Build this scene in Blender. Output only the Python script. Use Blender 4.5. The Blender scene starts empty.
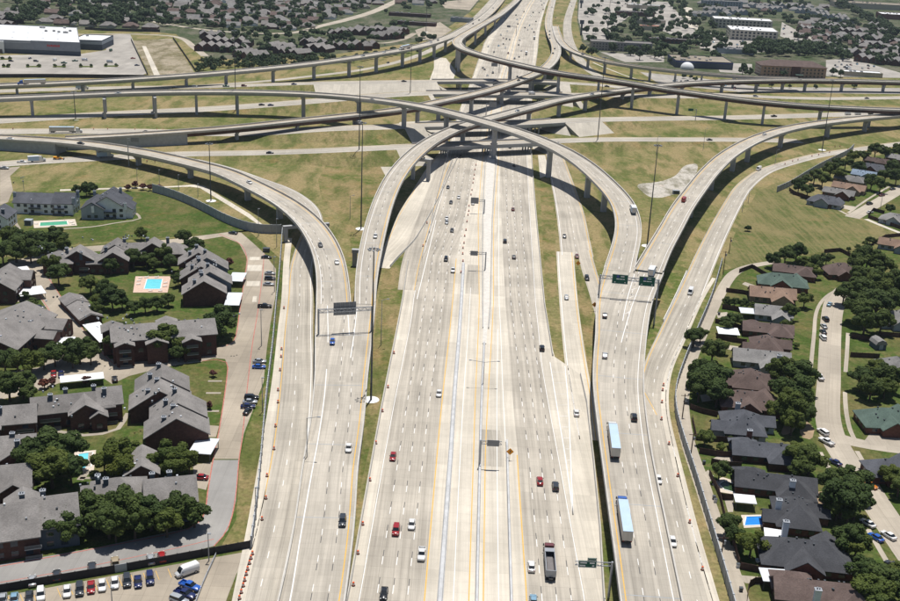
import bpy, bmesh, math, random
from math import sin, cos, tan, pi, radians, sqrt, atan2, hypot
from mathutils import Vector, Matrix
from mathutils.geometry import tessellate_polygon

# ------------------------------------------------------------------ camera, sky, sun, exposure
SC = bpy.context.scene
COL = SC.collection
CAM_H = 159.0
FPX = 1094.0                    # focal length in pixels of a 900 px wide picture
PITCH = math.atan(400.0 / FPX)
cam_d = bpy.data.cameras.new('camera')
cam_d.sensor_width = 36.0
cam_d.lens = 36.0 * FPX / 900.0
cam_d.clip_start = 1.0
cam_d.clip_end = 60000.0
cam = bpy.data.objects.new('camera', cam_d)
COL.objects.link(cam)
cam.location = (0, 0, CAM_H)
ROLL = radians(2.6)             # the helicopter hung a little askew: uprights lean right
_f = Vector((0, cos(PITCH), -sin(PITCH))); _ul = Vector((0, sin(PITCH), cos(PITCH))); _rl = Vector((1, 0, 0))
_r = _rl * cos(ROLL) + _ul * sin(ROLL); _u = _ul * cos(ROLL) - _rl * sin(ROLL)
cam.rotation_euler = Matrix((_r, _u, -_f)).transposed().to_euler()
SC.camera = cam

SHX, SHY = -0.05, -0.22          # metres of shadow per metre of height
sun_dir = Vector((SHX, SHY, -1)).normalized()
SUN_EL = math.asin(-sun_dir.z)
W = bpy.data.worlds.new('World'); SC.world = W
W.use_nodes = True
nt = W.node_tree
sky = nt.nodes.new('ShaderNodeTexSky'); sky.sky_type = 'NISHITA'
sky.sun_disc = False
sky.sun_elevation = SUN_EL
sky.sun_rotation = atan2(-sun_dir.x, -sun_dir.y)
sky.air_density = 1.0; sky.dust_density = 1.0
nt.nodes['Background'].inputs['Strength'].default_value = 0.062
nt.links.new(sky.outputs[0], nt.nodes['Background'].inputs['Color'])
sl = bpy.data.lights.new('sun', 'SUN'); sl.energy = 4.8; sl.angle = radians(0.53); sl.color = (1.0, 0.96, 0.9)
sun = bpy.data.objects.new('sun', sl); COL.objects.link(sun)
sun.rotation_euler = sun_dir.to_track_quat('-Z', 'Y').to_euler()
sun.location = (0, 300, 400)
SC.view_settings.view_transform = 'Standard'
SC.view_settings.look = 'None'
SC.view_settings.gamma = 1.0
SC.view_settings.use_curve_mapping = False
SC.view_settings.exposure = 0.13

RNG = random.Random(7)

# ------------------------------------------------------------------ survey helpers (photo reading -> metres on the ground plane)
def A(px, py, z=0.0):
    d = _f * FPX + _r * (px - 450.0) - _u * (py - 300.5)
    t = (z - CAM_H) / d.z
    return Vector((d.x * t, d.y * t, z))
def P(v):
    d = Vector(v) - Vector((0, 0, CAM_H))
    zc = d.dot(_f)
    return (450 + FPX * d.dot(_r) / zc, 300.5 - FPX * d.dot(_u) / zc)
def height_for(base, top_py, z0=0.0):
    b = A(base[0], base[1], z0); lo, hi = 0.5, 120.0
    for _ in range(40):
        m = (lo + hi) / 2
        if P((b.x, b.y, z0 + m))[1] > top_py: lo = m
        else: hi = m
    return lo

# ------------------------------------------------------------------ materials
MATS = {}
def _nodes(name):
    m = bpy.data.materials.new(name); m.use_nodes = True
    MATS[name] = m
    return m, m.node_tree, m.node_tree.nodes['Principled BSDF']
def mixc(t, fac, a, b, blend='MIX'):
    n = t.nodes.new('ShaderNodeMix'); n.data_type = 'RGBA'; n.blend_type = blend
    if isinstance(fac, (int, float)): n.inputs[0].default_value = fac
    else: t.links.new(fac, n.inputs[0])
    for i, v in ((6, a), (7, b)):
        if isinstance(v, (tuple, list)): n.inputs[i].default_value = (*v[:3], 1)
        else: t.links.new(v, n.inputs[i])
    return n.outputs[2]
def noise(t, vec, scale, detail=4.0, rough=0.55):
    n = t.nodes.new('ShaderNodeTexNoise'); n.inputs['Scale'].default_value = scale
    n.inputs['Detail'].default_value = detail; n.inputs['Roughness'].default_value = rough
    if vec is not None: t.links.new(vec, n.inputs['Vector'])
    return n.outputs['Fac']
def ramp(t, fac, stops):
    n = t.nodes.new('ShaderNodeValToRGB'); t.links.new(fac, n.inputs[0])
    e = n.color_ramp.elements
    while len(e) < len(stops): e.new(0.5)
    for k, (p, c) in enumerate(stops):
        e[k].position = p
        e[k].color = (c, c, c, 1) if isinstance(c, (int, float)) else (*c[:3], 1)
    return n.outputs[0]
def mathn(t, op, a, b=None):
    n = t.nodes.new('ShaderNodeMath'); n.operation = op
    for i, v in ((0, a), (1, b)):
        if v is None: continue
        if isinstance(v, (int, float)): n.inputs[i].default_value = v
        else: t.links.new(v, n.inputs[i])
    return n.outputs[0]
def mapping(t, vec, scale=(1, 1, 1), loc=(0, 0, 0), rot=(0, 0, 0)):
    n = t.nodes.new('ShaderNodeMapping'); t.links.new(vec, n.inputs[0])
    n.inputs['Scale'].default_value = scale; n.inputs['Location'].default_value = loc; n.inputs['Rotation'].default_value = rot
    return n.outputs[0]
def plain(name, col, rough=0.8, var=0.18, scale=0.6, metal=0.0, spec=0.3, rnd=0.0):
    m, t, b = _nodes(name)
    tc = t.nodes.new('ShaderNodeTexCoord')
    f = noise(t, tc.outputs['Object'], scale, 5)
    lo = tuple(c * (1 - var) for c in col); hi = tuple(min(1, c * (1 + var)) for c in col)
    c = mixc(t, ramp(t, f, [(0.3, 0.0), (0.7, 1.0)]), lo, hi)
    if rnd:
        oi = t.nodes.new('ShaderNodeObjectInfo')
        r = ramp(t, oi.outputs['Random'], [(0, 1 - rnd), (1, 1.0)])
        c = mixc(t, 1.0, c, r, 'MULTIPLY')
    t.links.new(c, b.inputs['Base Color'])
    b.inputs['Roughness'].default_value = rough; b.inputs['Metallic'].default_value = metal
    b.inputs['Specular IOR Level'].default_value = spec
    return m
def pavement(name, col, tracks=0.10, joint=4.6, lane=3.66, patch=0.12, joint_dark=0.75, stain=(0.6, 0.6, 0.6)):
    # concrete with slab joints, wheel tracks and stains along the driving direction; UV is metres (across, along)
    m, t, b = _nodes(name)
    uv = t.nodes.new('ShaderNodeTexCoord').outputs['UV']
    tc = t.nodes.new('ShaderNodeTexCoord').outputs['Object']
    sep = t.nodes.new('ShaderNodeSeparateXYZ'); t.links.new(uv, sep.inputs[0])
    big = noise(t, tc, 0.035, 3)
    mid = noise(t, tc, 0.35, 5)
    streak = noise(t, mapping(t, uv, (0.9, 0.012, 1)), 1.0, 4, 0.6)
    fine = noise(t, mapping(t, uv, (5.0, 0.05, 1)), 1.0, 3, 0.6)
    c = mixc(t, ramp(t, big, [(0.35, 0), (0.65, 1)]), tuple(x * (1 - patch) for x in col), tuple(min(1, x * (1 + patch * .5)) for x in col))
    c = mixc(t, 1.0, c, ramp(t, mid, [(0.25, 0.93), (0.75, 1.04)]), 'MULTIPLY')
    c = mixc(t, 1.0, c, ramp(t, streak, [(0.3, 1 - tracks * 1.5), (0.6, 1.0)]), 'MULTIPLY')
    c = mixc(t, 1.0, c, ramp(t, fine, [(0.3, 1 - tracks * .7), (0.7, 1.02)]), 'MULTIPLY')
    # slab to slab differences
    cell = t.nodes.new('ShaderNodeTexWhiteNoise'); cell.noise_dimensions = '2D'
    fl = t.nodes.new('ShaderNodeVectorMath'); fl.operation = 'FLOOR'
    t.links.new(mapping(t, uv, (1 / lane, 1 / joint / 3, 1)), fl.inputs[0]); t.links.new(fl.outputs[0], cell.inputs['Vector'])
    c = mixc(t, 1.0, c, ramp(t, cell.outputs['Value'], [(0, 0.90), (0.7, 1.0), (1, 1.04)]), 'MULTIPLY')
    j1 = mathn(t, 'MODULO', sep.outputs['Y'], joint)
    j2 = mathn(t, 'MODULO', sep.outputs['X'], lane)
    jm = mathn(t, 'MINIMUM', mathn(t, 'ABSOLUTE', j1), mathn(t, 'ABSOLUTE', j2))
    c = mixc(t, 1.0, c, ramp(t, jm, [(0.06, joint_dark), (0.12, 1.0)]), 'MULTIPLY')
    t.links.new(c, b.inputs['Base Color'])
    b.inputs['Roughness'].default_value = 0.9; b.inputs['Specular IOR Level'].default_value = 0.2
    return m
def grassmat(name, green, dry, scale=0.02, bias=0.5, stripes=False):
    m, t, b = _nodes(name)
    tc = t.nodes.new('ShaderNodeTexCoord').outputs['Object']
    n1 = noise(t, tc, scale, 7, 0.65)
    n2 = noise(t, tc, 0.22, 6, 0.65)
    n3 = noise(t, mapping(t, tc, (1.0, .3, 1), rot=(0, 0, .5)), 0.09, 5, 0.65)
    c = mixc(t, ramp(t, n1, [(bias - .10, 0), (bias + .10, 1)]), green, dry)
    c = mixc(t, mathn(t, 'MULTIPLY', ramp(t, n2, [(0.47, 0), (0.62, 1)]), 0.7), c, dry)
    c = mixc(t, mathn(t, 'MULTIPLY', ramp(t, n3, [(0.48, 0), (0.62, 1)]), 0.75), c, tuple(x * .82 for x in green))
    c = mixc(t, mathn(t, 'MULTIPLY', ramp(t, noise(t, tc, 0.05, 4, .6), [(0.60, 0), (0.70, 1)]), 0.5), c, (dry[0] * 1.1, dry[1] * .92, dry[2] * .85))
    c = mixc(t, 1.0, c, ramp(t, noise(t, tc, 0.7, 6, .75), [(0.32, .6), (0.68, 1.25)]), 'MULTIPLY')
    if stripes:
        wv = noise(t, mapping(t, tc, (.55, .02, 1), rot=(0, 0, -.5)), 1.0, 2)
        c = mixc(t, mathn(t, 'MULTIPLY', ramp(t, wv, [(.45, 0), (.58, 1)]), .5), c, dry)
    t.links.new(c, b.inputs['Base Color'])
    b.inputs['Roughness'].default_value = 1.0; b.inputs['Specular IOR Level'].default_value = 0.05
    bp = t.nodes.new('ShaderNodeBump'); bp.inputs['Strength'].default_value = 0.5; bp.inputs['Distance'].default_value = 0.3
    t.links.new(noise(t, tc, 1.6, 4), bp.inputs['Height']); t.links.new(bp.outputs[0], b.inputs['Normal'])
    return m

grassmat('grass', (0.10, 0.13, 0.034), (0.27, 0.215, 0.108), 0.016, .47)
grassmat('lawn', (0.062, 0.10, 0.022), (0.15, 0.13, 0.055), 0.04, .55)
grassmat('field', (0.088, 0.115, 0.034), (0.20, 0.17, 0.08), 0.022, .5, True)
grassmat('median_grass', (0.092, 0.12, 0.03), (0.26, 0.20, 0.10), 0.04, .48)
grassmat('rubble', (0.15, 0.14, 0.08), (0.47, 0.44, 0.39), .12, .40)
grassmat('suburb', (0.05, 0.075, 0.03), (0.15, 0.14, 0.105), 0.02, .54)
pavement('main_concrete', (0.505, 0.46, 0.39), 0.21, patch=.14)
pavement('new_concrete', (0.60, 0.55, 0.465), 0.12, joint_dark=.82)
pavement('deck_concrete', (0.49, 0.448, 0.382), 0.19, joint=2.3, joint_dark=.84)
pavement('road_concrete', (0.48, 0.44, 0.375), 0.22)
pavement('lot_concrete', (0.375, 0.325, 0.258), 0.05, joint=5.0, lane=5.0, joint_dark=.7, patch=.22)
pavement('street_concrete', (0.43, 0.38, 0.31), 0.08, joint=5, lane=4.2, joint_dark=.8)
pavement('asphalt', (0.22, 0.215, 0.21), 0.06, joint=30, lane=30)
pavement('slope_paving', (0.50, 0.46, 0.39), 0.05, joint=3.0, lane=3.0, joint_dark=.8)
plain('barrier_concrete', (0.46, 0.44, 0.405), .9, .12, .4)
plain('old_barrier', (0.47, 0.475, 0.48), .9, .15, .4)
plain('pier_concrete', (0.36, 0.365, 0.375), .9, .1, .3)
plain('girder_grey', (0.30, 0.33, 0.36), .8, .08, .2)
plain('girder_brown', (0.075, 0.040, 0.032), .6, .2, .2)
plain('line_white', (0.72, 0.71, 0.69), .8, .1, 2)
plain('line_yellow', (0.60, 0.37, 0.09), .8, .1, 2)
plain('line_black', (0.10, 0.10, 0.10), .9, .15, 2)
plain('line_red', (0.40, 0.15, 0.12), .9, .3, 1)
plain('kerb_white', (0.56, 0.535, 0.49), .9, .1, .5)
pavement('grey_lot', (0.37, 0.345, 0.31), 0.06, joint=6, lane=6, joint_dark=.8, patch=.2)
plain('galvanised', (0.33, 0.35, 0.38), .5, .1, .5, .5)
plain('dark_steel', (0.08, 0.09, 0.10), .5, .1, .5, .3)
plain('sign_back', (0.20, 0.21, 0.23), .5, .12, .8, .4)
plain('sign_green', (0.0, 0.085, 0.055), .5, .05, .8)
plain('sign_white', (0.8, 0.8, 0.8), .5, .03, .8)
plain('sign_orange', (0.75, 0.30, 0.01), .5, .05, .8)
plain('sign_blue', (0.05, 0.06, 0.3), .5, .05, .8)
plain('barrel_orange', (0.62, 0.10, 0.025), .5, .1, 2)
plain('wall_panel', (0.37, 0.39, 0.41), .9, .12, .5, rnd=.12)
plain('dark_fence', (0.045, 0.042, 0.045), .9, .2, .8, rnd=.3)
plain('wood_fence', (0.085, 0.05, 0.04), .9, .3, .9, rnd=.3)
plain('gravel', (0.33, 0.30, 0.26), .95, .35, .35)
plain('dirt', (0.30, 0.22, 0.14), .95, .2, .2)

# ------------------------------------------------------------------ object helpers
THINGS = []
def put(name, me, parent=None, loc=(0, 0, 0), rz=0.0):
    o = bpy.data.objects.new(name, me); COL.objects.link(o)
    o.location = loc
    if rz: o.rotation_euler = (0, 0, rz)
    if parent is not None: o.parent = parent
    return o
def tag(o, label, cat, group=None):
    o['label'] = label; o['category'] = cat
    if group: o['group'] = group
    THINGS.append(o)
    return o
def thing(name, label, cat, loc=(0, 0, 0), rz=0.0, group=None):
    return tag(put(name, None, None, loc, rz), label, cat, group)
class MB:
    def __init__(s): s.v = []; s.f = []; s.m = []; s.uv = None
    def face(s, pts, m=0):
        k = len(s.v); s.v += [tuple(p) for p in pts]; s.f.append(tuple(range(k, k + len(pts)))); s.m.append(m)
    def box(s, c, d, m=0, rz=0.0, top=None):
        cx, cy, cz = c; hx, hy, hz = d[0] / 2, d[1] / 2, d[2] / 2
        tx, ty = (top if top else (1, 1))
        ca, sa = cos(rz), sin(rz); k = len(s.v)
        for sz, ax, ay in ((-1, 1, 1), (1, tx, ty)):
            for sx, sy in ((-1, -1), (1, -1), (1, 1), (-1, 1)):
                x, y = sx * hx * ax, sy * hy * ay
                s.v.append((cx + x * ca - y * sa, cy + x * sa + y * ca, cz + sz * hz))
        for q in ((0, 3, 2, 1), (4, 5, 6, 7), (0, 1, 5, 4), (1, 2, 6, 5), (2, 3, 7, 6), (3, 0, 4, 7)):
            s.f.append(tuple(k + i for i in q)); s.m.append(m)
        return s
    def bar(s, a, b, w, h=None, m=0):
        # rectangular bar from a to b
        a = Vector(a); b = Vector(b); h = h or w
        d = (b - a); L = d.length
        if L < 1e-6: return s
        d /= L
        r = d.cross(Vector((0, 0, 1)))
        r = Vector((1, 0, 0)) if r.length < 1e-4 else r.normalized()
        u = r.cross(d)
        k = len(s.v)
        for p in (a, b):
            for i, j in ((-1, -1), (1, -1), (1, 1), (-1, 1)):
                s.v.append(tuple(p + r * (i * w / 2) + u * (j * h / 2)))
        for q in ((0, 1, 2, 3), (4, 7, 6, 5), (0, 4, 5, 1), (1, 5, 6, 2), (2, 6, 7, 3), (3, 7, 4, 0)):
            s.f.append(tuple(k + i for i in q)); s.m.append(m)
        return s
    def cyl(s, a, b, r0, r1=None, n=10, m=0):
        a = Vector(a); b = Vector(b); r1 = r0 if r1 is None else r1
        d = (b - a).normalized()
        x = d.cross(Vector((0, 1, 0)))
        x = Vector((1, 0, 0)) if x.length < 1e-3 else x.normalized()
        y = d.cross(x); k = len(s.v)
        for p, r in ((a, r0), (b, r1)):
            for i in range(n):
                t = 2 * pi * i / n
                s.v.append(tuple(p + x * (r * cos(t)) + y * (r * sin(t))))
        for i in range(n):
            j = (i + 1) % n
            s.f.append((k + i, k + j, k + n + j, k + n + i)); s.m.append(m)
        s.f.append(tuple(k + n + i for i in range(n))); s.m.append(m)
        s.f.append(tuple(k + i for i in reversed(range(n)))); s.m.append(m)
        return s
    def loft(s, rings, m=0, cap=True):
        n = len(rings[0]); k = len(s.v)
        for r in rings: s.v += [tuple(p) for p in r]
        for a in range(len(rings) - 1):
            for i in range(n):
                j = (i + 1) % n
                s.f.append((k + a * n + i, k + a * n + j, k + (a + 1) * n + j, k + (a + 1) * n + i)); s.m.append(m)
        if cap:
            s.f.append(tuple(k + i for i in reversed(range(n)))); s.m.append(m)
            s.f.append(tuple(k + (len(rings) - 1) * n + i for i in range(n))); s.m.append(m)
        return s
    def mesh(s, name, mats=None, smooth=False, fix=True):
        me = bpy.data.meshes.new(name); me.from_pydata(s.v, [], s.f)
        if mats:
            for x in (mats if isinstance(mats, (list, tuple)) else [mats]): me.materials.append(MATS[x] if isinstance(x, str) else x)
            if any(s.m): me.polygons.foreach_set('material_index', s.m)
        if s.uv:
            l = me.uv_layers.new(name='UVMap')
            l.data.foreach_set('uv', [c for f in s.f for i in f for c in s.uv[i]])
        if fix:
            bm = bmesh.new(); bm.from_mesh(me); bmesh.ops.recalc_face_normals(bm, faces=bm.faces); bm.to_mesh(me); bm.free()
        if smooth: me.polygons.foreach_set('use_smooth', [True] * len(me.polygons))
        me.update()
        return me
    def build(s, name, mats, parent=None, loc=(0, 0, 0), rz=0.0, smooth=False):
        return put(name, s.mesh(name, mats, smooth), parent, loc, rz)

def poly_mesh(name, pts, mat, uvscale=1.0):
    mb = MB(); mb.v = [tuple(p) for p in pts]
    for t in tessellate_polygon([[Vector((p[0], p[1], 0)) for p in pts]]):
        a, b, c = (Vector(pts[i]) for i in t)
        mb.f.append(tuple(t) if (b - a).cross(c - a).z > 0 else tuple(reversed(t))); mb.m.append(0)
    mb.uv = [(p[0] * uvscale, p[1] * uvscale) for p in pts]
    return mb.mesh(name, mat, fix=False)
def round_poly(pts, r=1):
    for _ in range(r):                         # corner cutting
        out = []
        n = len(pts)
        for i in range(n):
            a, b = Vector(pts[i]), Vector(pts[(i + 1) % n])
            out += [a * .8 + b * .2, a * .2 + b * .8]
        pts = out
    return pts
def ground_patch(name, px, mat, z, rnd=0, parent=None):
    pts = [A(x, y, z) for x, y in px]
    if rnd: pts = round_poly(pts, rnd)
    o = put(name, poly_mesh(name, pts, mat), parent)
    if parent is None: o['kind'] = 'structure'
    return o

class Path:
    def __init__(s, pts, step=6.0, smooth=0):
        # pts: (x, y, z[, w]) control points; Hermite through them, evenly resampled
        C = [Vector((p[0], p[1], p[2])) for p in pts]
        Wd = [p[3] if len(p) > 3 else 0.0 for p in pts]
        n = len(C); ch = [0.0]
        for i in range(1, n): ch.append(ch[-1] + (C[i] - C[i - 1]).length)
        tg = []
        for i in range(n):
            a, b = max(0, i - 1), min(n - 1, i + 1)
            tg.append((C[b] - C[a]) / max(1e-6, ch[b] - ch[a]))
        cnt = max(2, int(ch[-1] / step) + 1); s.p = []; s.w = []
        k = 0
        for q in range(cnt):
            u = ch[-1] * q / (cnt - 1)
            while k < n - 2 and u > ch[k + 1]: k += 1
            h = ch[k + 1] - ch[k]; t = (u - ch[k]) / h
            h00 = 2 * t ** 3 - 3 * t * t + 1; h10 = t ** 3 - 2 * t * t + t; h01 = -2 * t ** 3 + 3 * t * t; h11 = t ** 3 - t * t
            s.p.append(C[k] * h00 + tg[k] * (h10 * h) + C[k + 1] * h01 + tg[k + 1] * (h11 * h))
            s.w.append(Wd[k] * (1 - t) + Wd[k + 1] * t)
        for _ in range(smooth):
            s.p = [s.p[0]] + [s.p[i] * .5 + (s.p[i - 1] + s.p[i + 1]) * .25 for i in range(1, cnt - 1)] + [s.p[-1]]
            s.w = [s.w[0]] + [s.w[i] * .5 + (s.w[i - 1] + s.w[i + 1]) * .25 for i in range(1, cnt - 1)] + [s.w[-1]]
        s.finish()
    def finish(s):
        n = len(s.p); s.t = []; s.n = []; s.s = [0.0]
        for i in range(n):
            d = s.p[min(n - 1, i + 1)] - s.p[max(0, i - 1)]
            d.z = 0; d = d.normalized() if d.length > 1e-9 else Vector((0, 1, 0))
            s.t.append(d); s.n.append(Vector((d.y, -d.x, 0)))       # n points right of travel
            if i: s.s.append(s.s[-1] + (s.p[i] - s.p[i - 1]).length)
        s.L = s.s[-1]
    def off(s, i, o, dz=0.0): 
        q = s.p[i] + s.n[i] * o
        return Vector((q.x, q.y, q.z + dz))
    def at(s, u, o=0.0, dz=0.0):
        u = min(max(u, 0), s.L)
        import bisect
        i = min(max(bisect.bisect_right(s.s, u) - 1, 0), len(s.p) - 2)
        k = (u - s.s[i]) / max(1e-9, s.s[i + 1] - s.s[i])
        a = s.off(i, o, dz); b = s.off(i + 1, o, dz)
        return a * (1 - k) + b * k
    def width(s, u):
        import bisect
        i = min(max(bisect.bisect_right(s.s, u) - 1, 0), len(s.p) - 2)
        k = (u - s.s[i]) / max(1e-9, s.s[i + 1] - s.s[i])
        return s.w[i] * (1 - k) + s.w[i + 1] * k
    def nearest(s, v):
        b = min(range(len(s.p)), key=lambda i: (s.p[i].x - v[0]) ** 2 + (s.p[i].y - v[1]) ** 2)
        return b
    def nearest_px(s, px, py):
        best = (1e9, 0)
        for i, q in enumerate(s.p):
            if q.y < 5: continue
            a = P(q); d = (a[0] - px) ** 2 + (a[1] - py) ** 2
            if d < best[0]: best = (d, i)
        return best[1]
PATHS = {}
def strip_mesh(name, L, R, mat, thick=0.0):
    mb = MB(); n = len(L); uv = []; s = 0.0
    for i in range(n):
        if i: s += ((L[i] - L[i - 1]).length + (R[i] - R[i - 1]).length) / 2
        w = (R[i] - L[i]).length
        mb.v += [tuple(L[i]), tuple(R[i])]; uv += [(0.3, s), (0.3 + w, s)]
    for i in range(n - 1):
        mb.f.append((2 * i, 2 * i + 1, 2 * i + 3, 2 * i + 2)); mb.m.append(0)
    mb.uv = uv
    return mb.mesh(name, mat, fix=False)
def line_mesh(name, path, offs, w, mat, dash=None, dz=0.02, s0=0.0, s1=None, z2=None):
    # painted line at lateral offset offs (number or function of s); dash = (length, period, shift)
    mb = MB(); s1 = path.L if s1 is None else s1
    fo = offs if callable(offs) else (lambda u: offs)
    def seg(u0, u1, step):
        k = max(1, int((u1 - u0) / step)); prev = None
        for i in range(k + 1):
            u = u0 + (u1 - u0) * i / k
            a = path.at(u, fo(u) - w / 2, dz); b = path.at(u, fo(u) + w / 2, dz)
            if prev: mb.face([prev[0], prev[1], b, a])
            prev = (a, b)
    if dash:
        u = s0 + dash[2]
        while u + dash[0] < s1:
            seg(u, u + dash[0], 4.0); u += dash[1]
    else: seg(s0, s1, 5.0)
    if not mb.f: return None
    me = mb.mesh(name, mat, fix=False)
    return me
def line(parent, path, offs, w, mat, name='lane_line', **k):
    me = line_mesh(name, path, offs, w, mat, **k)
    if me: 
        o = put(name, me, parent)
        if parent.location.length > 0: o.location = -parent.location
        if k.get('dash'): o['kind'] = 'stuff'
        return o
def section_mesh(name, path, ring, mat, s=None, caps=True):
    # sweep: ring(i) -> list of (offset, dz or absolute) around the path
    mb = MB()
    rings = []
    for i in range(len(path.p)):
        rings.append([path.off(i, o, dz) for o, dz in ring(i)])
    mb.loft(rings, 0, caps)
    return mb.mesh(name, mat)
# ------------------------------------------------------------------ ground
def ground():
    mb = MB(); xs = [-9000, -3000, -1200, -500, 0, 500, 1200, 3000, 9000]; ys = [-1500, 0, 300, 700, 1200, 2000, 3500, 8000, 22000]
    for y in ys:
        for x in xs: mb.v.append((x, y, 0))
    n = len(xs)
    for j in range(len(ys) - 1):
        for i in range(n - 1):
            a = j * n + i; mb.f.append((a, a + 1, a + n + 1, a + n)); mb.m.append(0)
    o = mb.build('ground', 'grass'); o['kind'] = 'structure'
ground()

# ------------------------------------------------------------------ main lanes
Z_MAIN = 0.06
main_px = [(471.5, 900), (475.0, 690), (476.7, 601), (479, 500), (481.7, 400), (485, 330), (487, 260), (489, 200), (491, 160), (495, 120), (501, 90), (506, 70), (511, 53), (516, 35), (523, 18), (533, 0), (547, -18), (566, -34)]
MAIN = Path([tuple(A(x, y, Z_MAIN)) for x, y in main_px], 8.0, 6)
PATHS['main'] = MAIN
def tbl(path, t):
    q = sorted((path.s[path.nearest_px(path_px_x(py), py)], o) for py, o in t)
    def f(u):
        if u <= q[0][0]: return q[0][1]
        for (a, va), (b, vb) in zip(q, q[1:]):
            if u <= b: return va + (vb - va) * (u - a) / max(1e-6, b - a)
        return q[-1][1]
    return f
def path_px_x(py):
    m = sorted(main_px, key=lambda p: p[1])
    for (xa, ya), (xb, yb) in zip(m, m[1:]):
        if py <= yb: return xa + (xb - xa) * (py - ya) / (yb - ya)
    return m[-1][0]
T = lambda *a: tbl(MAIN, a)
offLB = T((601, -31.6), (450, -33.0), (300, -35.6), (270, -37.0), (262, -37.5), (240, -34), (215, -30.6), (165, -29.6), (80, -30), (45, -35), (20, -31), (0, -27))
offLY = T((601, -12.9), (450, -13.4), (300, -14.3), (262, -14.8), (165, -9.0), (60, -4.0), (0, -3.0))
offRY = T((601, 12.4), (450, 11.6), (300, 8.2), (165, 6.0), (60, 3.5), (0, 3.0))
offRB = T((601, 31.5), (521, 33.5), (450, 35.1), (400, 36.2), (368, 35.6), (355, 26.2), (300, 25.2), (165, 27.2), (80, 29), (45, 30), (0, 27))
def lat_strip(name, fa, fb, mat, dz=0.0, s0=0, s1=None, parent=None):
    L = []; R = []
    s1 = MAIN.L if s1 is None else s1; k = int((s1 - s0) / 8) + 1
    for i in range(k + 1):
        u = s0 + (s1 - s0) * i / k
        L.append(MAIN.at(u, fa(u), dz)); R.append(MAIN.at(u, fb(u), dz))
    o = put(name, strip_mesh(name, L, R, mat), parent)
    if parent is None: o['kind'] = 'structure'
    return o
ROAD_L = lat_strip('southbound_lanes', offLB, offLY, 'main_concrete')
ROAD_M = lat_strip('median_lanes', offLY, offRY, 'new_concrete')
ROAD_R = lat_strip('northbound_lanes', offRY, offRB, 'main_concrete')
def S(py): return MAIN.s[MAIN.nearest_px(path_px_x(py), py)]
def const(c): return lambda u: c
def add(f, c): return lambda u: f(u) + c
# shoulders of pale fresh concrete beside the worn lanes
lat_strip('southbound_shoulder', offLB, T((601, -28.6), (450, -29.3), (320, -30.2), (300, -31), (262, -31), (200, -27.5), (80, -27), (0, -25)), 'new_concrete', 0.015)
lat_strip('northbound_shoulder', T((601, 26.6), (450, 24.2), (362, 21.6), (300, 21.4), (165, 24.0), (80, 26), (0, 25)), add(offRB, 0), 'new_concrete', 0.015)
# painted lines
line(ROAD_L, MAIN, add(offLY, 0.25), .32, 'line_yellow', dz=.03, s1=S(262))
line(ROAD_R, MAIN, add(offRY, -0.25), .32, 'line_yellow', dz=.03, s1=S(448))
def dashes(parent, f, s0=0, s1=None):
    line(parent, MAIN, f, .19, 'line_white', name='lane_dash_row', dz=.03, dash=(3.6, 12.2, 0), s0=s0, s1=s1)
    line(parent, MAIN, f, .2, 'line_black', name='contrast_dash_row', dz=.03, dash=(2.9, 12.2, 3.7), s0=s0, s1=s1)
for k in range(3):
    dashes(ROAD_L, T((601, -24.2 + 3.7 * k), (450, -24.7 + 3.7 * k), (300, -25.8 + 3.75 * k), (165, -24.4 + 4.2 * k), (60, -24 + 5 * k), (0, -22 + 5 * k)))
dashes(ROAD_L, T((300, -14.3), (165, -11.6), (60, -8.5), (0, -8)), S(255))
line(ROAD_L, MAIN, T((601, -28.3), (450, -29), (320, -29.8), (300, -30.6), (262, -30.6), (200, -27), (80, -26.6), (0, -24.5)), .2, 'line_white', dz=.035)
for k in range(3):
    dashes(ROAD_R, T((601, 15.9 + 3.6 * k), (450, 14.9 + 3.6 * k), (300, 10.6 + 3.6 * k), (165, 9.8 + 4.2 * k), (60, 8.5 + 5.4 * k), (0, 7.5 + 5.4 * k)))
line(ROAD_R, MAIN, T((601, 26.3), (450, 24.0), (362, 21.4), (300, 21.1), (165, 23.7), (80, 25.7), (0, 24.7)), .2, 'line_white', dz=.035)
line(ROAD_M, MAIN, T((601, -1.9), (450, -2.0), (300, -2.8), (220, -5.4), (165, -5.6), (80, -2.6), (0, -2.6)), .28, 'line_yellow', dz=.03)
line(ROAD_M, MAIN, T((601, 1.6), (450, 1.6), (300, 3.2), (220, 2.9), (165, 5.0), (80, 2.6), (0, 2.6)), .28, 'line_yellow', dz=.03)
line(ROAD_M, MAIN, T((601, -5.7), (300, -6.8)), .2, 'line_white', dz=.03, s1=S(290))
line(ROAD_M, MAIN, T((601, 5.3), (300, 5.0)), .2, 'line_white', dz=.03, s1=S(330))
line(ROAD_M, MAIN, T((601, 5.3 + 3.4), (450, 8.0), (300, 5.6), (165, 5.6)), .2, 'line_white', dz=.03, s0=S(440), s1=S(170))
# a grey asphalt patch in the express lane
lat_strip('worn_patch', T((450, .8), (300, -6)), T((450, 7.2), (300, -2.2)), 'road_concrete', .015, S(470), S(425))
lat_strip('worn_patch', T((300, -9.0)), T((300, -3.2)), 'road_concrete', .015, S(296), S(268))

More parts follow.
